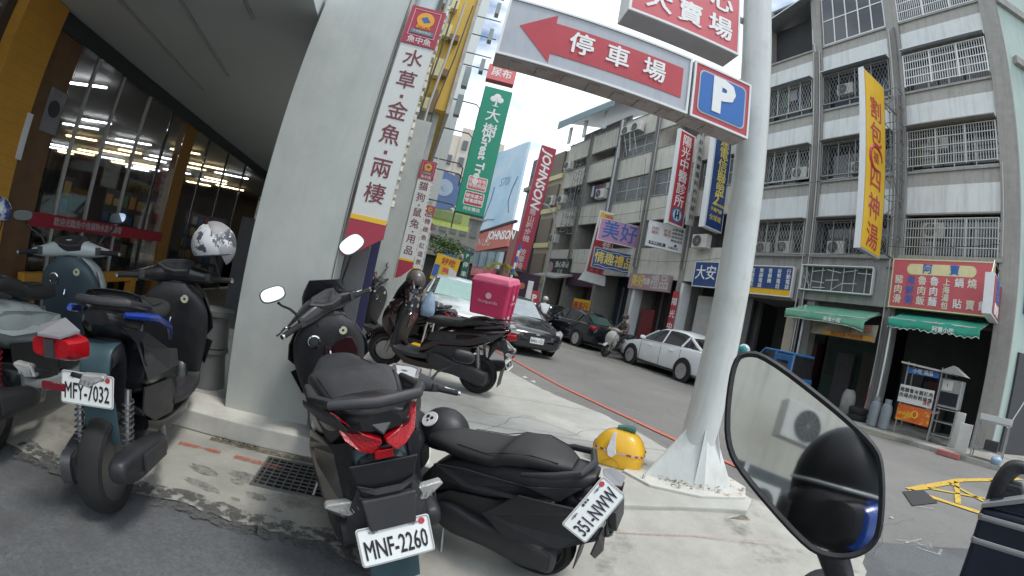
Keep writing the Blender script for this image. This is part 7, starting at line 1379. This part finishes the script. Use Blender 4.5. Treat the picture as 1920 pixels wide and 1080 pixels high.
# ------------------------------------------------------------------ yellow domed float-like case by the pole
yc = mat('yellow case plastic', (.74, .42, .02), .4, var=.1, scale=5, coat=.2); t = thing('yellow_case', 'yellow domed case with green handle and white rag beside the pole base', 'case', T(1.22, 3.64, .15) @ Matrix.Rotation(R(-22), 4, 'Z') @ Matrix.Scale(1.02, 4))
rs = []
for z, k_ in ((0, .93), (.01, .98), (.06, 1.0), (.12, 1.0), (.135, .99), (.18, .93), (.23, .80), (.27, .62), (.295, .42), (.305, .2)):
    ring = []
    for i in range(36):
        a = 2 * pi * i / 36; e = 3.2 if z < .14 else 2.6; c_, s_ = cos(a), sin(a)
        ring.append((.23 * k_ * math.copysign(abs(c_) ** (2 / e), c_), .17 * k_ * math.copysign(abs(s_) ** (2 / e), s_), z))
    rs.append(ring)
MB().rings(rs).build('shell', yc, t, smooth=True)
for i in range(36):
    a0, a1 = 2 * pi * i / 36, 2 * pi * (i + 1) / 36; P_ = []
    for a in (a0, a1):
        c_, s_ = cos(a), sin(a); P_.append((.2335 * math.copysign(abs(c_) ** (2 / 3.2), c_), .1735 * math.copysign(abs(s_) ** (2 / 3.2), s_)))
    MB().add([(*P_[0], .128), (*P_[1], .128), (*P_[1], .146), (*P_[0], .146)], [(0, 1, 2, 3)]).build('band_patch', mat('pinkish white band', (.6, .42, .38), .5) if i % 2 else mat('brown red band', (.30, .07, .03), .5), t)
MB().loft([((-.06, -.01, .315), .03, .018, 3), ((.02, -.01, .325), .035, .022, 3), ((.10, -.01, .318), .03, .018, 3)], 12, 2).build('handle', mat('teal green handle', (.05, .16, .14), .5, var=.3), t, smooth=True); MB().box(.0, .09, -.05, .03, .318, .345).build('clip', mat('teal green handle', (.05, .16, .14), .5), t, bevel=.005); MB().tube([(.07, 0, .34), (.08, 0, .40)], .004, 5).build('wire', galv, t)
MB().prism([(-.075, -.135, .295), (-.05, -.14, .30), (-.02, -.19, .17), (.0, -.20, .14), (-.03, -.205, .10), (-.07, -.20, .105), (-.09, -.185, .16)], (0, -.008, 0)).build('rag', mat('white rag', (.62, .61, .62), .8, bump=.4, bscale=25), t, bevel=.003)
MB().tube([(-.11 + .012 * k, -.178 + .0 * k, .02 + .055 * sin(pi * k / 14)) for k in range(15)], .003, 4).build('moulded_arch', mat('dark yellow', (.45, .24, .01), .5), t)
o = MB().tube([(1.40, 3.55, .165), (1.55, 3.42, .16), (1.72, 3.35, .165), (1.9, 3.33, .17)], .010, 6).build('flat_cord', mat('dirty cord', (.30, .24, .18), .8)); tag(o, 'dirty cord lying from the yellow case to the pole base', 'cord')
# orange tiny figure-like yellow crate seen between scooters
t = thing('yellow_crate', 'small yellow and white crate seen between the parked scooters', 'crate', T(-1.05, 6.15, .15)); MB().box(-.2, .2, -.15, .15, 0, .12).build('base', whp, t, bevel=.01); MB().box(-.18, .18, -.13, .13, .12, .3).build('body', yelp, t, bevel=.02); MB().tube([(-.05, 0, .3), (0, 0, .95)], .012, 6).tube([(.06, 0, .3), (.08, 0, .95)], .012, 6).build('handle', whp, t)
# ------------------------------------------------------------------ the rider's own mirror in the right foreground
cM = Vector((.338, .382, 1.301)); nM = Vector((-.651, -.735, .191)).normalized(); uM = Vector((.749, -.663, 0)).normalized(); vM = nM.cross(uM)
MF = Matrix(((uM.x, -nM.x, vM.x, cM.x), (uM.y, -nM.y, vM.y, cM.y), (uM.z, -nM.z, vM.z, cM.z), (0, 0, 0, 1)))  # local -Y faces the rider
out = [(-.1095, .0822), (-.0946, .0957), (-.0690, .0960), (.0137, .0592), (.0681, .0312), (.0851, .0118), (.1036, -.0513), (.1010, -.0734), (.0841, -.0910), (.0547, -.0991), (.0256, -.0932), (-.0634, -.0422), (-.0894, -.0159), (-.1031, .0275)]
def smooth_poly(p, k=2):
    for _ in range(k):
        q = []
        for i in range(len(p)):
            a, b = p[i], p[(i + 1) % len(p)]; q += [(a[0] * .75 + b[0] * .25, a[1] * .75 + b[1] * .25), (a[0] * .25 + b[0] * .75, a[1] * .25 + b[1] * .75)]
        p = q
    return p
po = smooth_poly(out, 2); cxm = sum(p[0] for p in po) / len(po); cym = sum(p[1] for p in po) / len(po)
def inset(p, d):
    n = len(p); r = []
    for i in range(n):
        a, b, c = Vector(p[i - 1]), Vector(p[i]), Vector(p[(i + 1) % n]); e = ((c - a)).normalized(); nn = Vector((-e.y, e.x)); 
        if nn.dot(Vector((cxm, cym)) - b) < 0: nn = -nn
        r.append(tuple(b + nn * d))
    return r
t = thing('handlebar_mirror', 'large black angular mirror of the camera motorbike in the right foreground', 'mirror', MF)
p1, p2 = inset(po, .0035), inset(po, .0075); n = len(po)
MB().rings([[(x, .006, z) for x, z in inset(po, .004)], [(x, -.001, z) for x, z in po], [(x, -.006, z) for x, z in p1], [(x, -.004, z) for x, z in p2]], False).build('rim', mat('mirror rim rubber', (.02, .02, .022), .55, bump=.2), t, smooth=True)
MB().rings([[(x, .004, z) for x, z in inset(po, .001)], [(cxm + (x - cxm) * .9, .018, cym + (z - cym) * .9) for x, z in po], [(cxm + (x - cxm) * .6, .034, cym + (z - cym) * .6) for x, z in po], [(cxm + (x - cxm) * .1, .040, cym + (z - cym) * .1) for x, z in po]], True).build('back_shell', black_pl, t, smooth=True)
MB().poly([(x, -.0035, z) for x, z in p2]).build('mirror_glass', mat('dusty mirror glass', (.74, .77, .78), .035, metal=1, var=.04, scale=20), t)
MB().loft([((.055, .012, -.085), .022, .012, 2.6, Vector((1, 0, 0)), Vector((0, 1, 0))), ((.085, .02, -.125), .018, .013, 2.6, Vector((1, 0, 0)), Vector((0, 1, 0))), ((.115, .03, -.19), .013, .013, 2.4, Vector((1, 0, 0)), Vector((0, 1, 0))), ((.13, .04, -.30), .010, .010, 2.2, Vector((1, 0, 0)), Vector((0, 1, 0)))], 16, 4).build('stem', black_pl, t, smooth=True)
# hand guard / case at the right edge
K = Vector((.62, .287, 1.25)); kf = Vector((K.x, K.y, 0)).normalized(); kr = Vector((kf.y, -kf.x, 0))
KM = Matrix(((kr.x, kf.x, 0, K.x), (kr.y, kf.y, 0, K.y), (0, 0, 1, K.z), (0, 0, 0, 1))) @ Matrix.Rotation(R(-3), 4, 'Y')
navy2 = mat('navy case plastic', (.018, .024, .042), .4, var=.2, bump=.1, bscale=200); silv = mat('silver band', (.42, .43, .43), .35, metal=.4, var=.06)
t = thing('navy_case', 'navy case with two silver bands and a black hooked lever at the right edge', 'case', KM)
def rbox(x0, x1, y0, y1, z0, z1, nm, m, g=0): MB().box(x0 - g, x1 + g, y0 - g, y1 + g, z0, z1).build(nm, m, t, bevel=.006, seg=3)
rbox(-.030, .16, 0, .12, -.22, .018, 'body', navy2)
MB().hexa([(-.028, .004, .018), (.16, .004, .018), (.16, .118, .018), (-.028, .118, .018), (-.022, .01, .026), (.06, .01, .052), (.06, .10, .052), (-.022, .10, .026)]).build('top_wedge', navy2, t, bevel=.003)
MB().hexa([(-.030, -.002, .017), (.06, -.002, .050), (.06, .12, .050), (-.030, .12, .017), (-.030, -.002, .022), (.06, -.002, .056), (.06, .12, .056), (-.030, .12, .022)]).build('edge_trim', silv, t)
for z in (.006, -.024): rbox(-.030, .16, 0, .12, z - .006, z + .006, 'band', silv, .0015)
MB().loft([((-.018, .05, .022), .012, .02, 3, Vector((1, 0, 0)), Vector((0, 1, 0))), ((-.014, .05, .048), .013, .018, 3, Vector((1, 0, 0)), Vector((0, 1, 0))), ((-.004, .05, .066), .012, .014, 3, Vector((.8, 0, -.6)), Vector((0, 1, 0))), ((.010, .05, .070), .008, .012, 3, Vector((.2, 0, -1)), Vector((0, 1, 0))), ((.026, .05, .066), .006, .010, 3, Vector((0, 0, -1)), Vector((0, 1, 0)))], 18, 5).build('hooked_lever', black_pl, t, smooth=True)
MB().hexa([(-.016, .03, .022), (.022, .03, .036), (.022, .07, .036), (-.016, .07, .022), (-.012, .035, .05), (.014, .035, .05), (.014, .065, .05), (-.012, .065, .05)]).build('lever_root', black_pl, t, bevel=.004)
MB().prism([(.06, -.003, -.075), (.075, -.003, -.066), (.09, -.003, -.075), (.09, -.003, -.080), (.075, -.003, -.071), (.06, -.003, -.080)], (0, .002, 0)).build('arrow_mark', silv, t)
# handlebar nub bottom edge
o = MB().sphere((.45, .375, 1.135), .035, 16, 10, (1.3, 1, .6)).build('handlebar_clamp', grey_pl, smooth=True); tag(o, 'dark rounded clamp showing at the bottom edge below the big mirror', 'clamp')
# ------------------------------------------------------------------ the rider who carries the camera (seen in the mirror only)
t = thing('person', 'rider in a blue and black full-face helmet and grey shirt reflected in the big mirror', 'person', T(0, 0, 0))
hm = mat('rider helmet black', (.014, .014, .016), .5, spec=.3); hb_ = mat('rider helmet blue', (.015, .06, .32), .25, coat=.5, var=.1)
hc = Vector((-.085, -.27, 1.375)); HM = T(*hc) @ Matrix.Rotation(R(-38), 4, 'Z')
MB().sphere((0, 0, .02), .145, 32, 20, (.92, 1.08, 1.05)).build('helmet', hm, t, smooth=True, M=HM)
XX = Vector((1, 0, 0))
MB().loft([((0, .02, -.07), .128, .075, 3.4, XX, Z3), ((0, .09, -.075), .122, .07, 3.4, XX, Z3), ((0, .15, -.08), .09, .06, 3.2, XX, Z3), ((0, .175, -.085), .045, .045, 3, XX, Z3)], 24, 5).build('chin_bar', hm, t, smooth=True, M=HM)
MB().loft([((.108, -.02, -.055), .042, .078, 3, XX, Z3), ((.102, .06, -.065), .045, .072, 3, XX, Z3), ((.078, .125, -.075), .050, .062, 3, XX, Z3), ((.045, .165, -.085), .035, .045, 3, XX, Z3)], 20, 5).build('blue_side', hb_, t, smooth=True, M=HM)
MB().loft([((-.118, .0, -.07), .03, .04, 3, XX, Z3), ((-.108, .07, -.08), .03, .035, 3, XX, Z3), ((-.08, .13, -.09), .03, .03, 3, XX, Z3)], 16, 4).build('grey_side', grey_pl, t, smooth=True, M=HM)
for k in range(3): MB().prism([(.152, -.01, -.01 - k * .035), (.146, .09, -.045 - k * .028), (.128, .135, -.06 - k * .022), (.150, .04, -.045 - k * .03)], (.005, .002, 0)).build('white_flash', white_p, t, M=HM)
MB().tube([(-.135, -.01, .015), (-.125, .08, .0), (-.07, .155, -.008), (0, .182, -.012), (.07, .155, -.008), (.125, .08, .0), (.135, -.01, .015)], .0045, 6).build('visor_trim', silv, t, smooth=True, M=HM)
MB().sphere((0, .03, .05), .135, 24, 12, (.95, 1.02, .95), .55).build('visor_glint', mat('yellow green painted glint', (.30, .36, .06), .3, spec=.5), t, smooth=True, M=HM @ Matrix.Rotation(R(35), 4, 'Y'))  # yellow green cap painted to stand for the sun reflected on the helmet
P = dict(pelvis=((0.00, -0.45, .80), (.17, .14)), waist=((0.00, -0.42, .95), (.16, .12)), chest=((0.00, -0.35, 1.10), (.19, .12)), neck0=((0.00, -0.32, 1.20), (.07, .07)), neck=((0.00, -0.30, 1.27), (.06, .06)), shl=((-0.20, -0.33, 1.12), .07), ell=((-0.32, -0.19, .92), .05), wrl=((-0.28, -0.01, .86), .035), shr=((0.20, -0.33, 1.12), .07), elr=((0.34, -0.21, .92), .05), wrr=((0.40, -0.01, .90), .035))
skin('grey_shirt', P, [('pelvis', 'waist'), ('waist', 'chest'), ('chest', 'neck0'), ('neck0', 'neck'), ('chest', 'shl'), ('shl', 'ell'), ('ell', 'wrl'), ('chest', 'shr'), ('shr', 'elr'), ('elr', 'wrr')], mat('pale grey shirt', (.42, .43, .44), .8, var=.1), t)
# air conditioner units on the wall behind the rider, seen in the big mirror
for i, (x, z, w_) in enumerate(((-2.9, .9, 1.05), (-2.0, .9, 1.0), (-4.0, .9, 1.0), (-2.3, 2.35, .95), (-3.4, 2.35, .95))):
    a_ = aircon(('double beige air conditioner unit nearest the middle', 'double beige unit left of it', 'double beige unit right of it', 'white unit high under the arcade', 'second white unit high under the arcade')[i] + ', seen in the mirror', LM @ T(-3.7, x, z) @ Matrix.Rotation(R(90), 4, 'Z') @ Matrix.Scale(.55, 4), w_, .80, .35, 'units behind the rider')
    if i < 3: MB().box(-w_ / 2, w_ / 2, 0, .35, .82, 1.62).build('upper_casing', acw, a_, bevel=.01); MB().lathe([(.001, -.01), (.30, -.01), (.30, 0)], 20, 'Y', (-.14, 0, 1.22)).build('upper_fan', acg, a_)
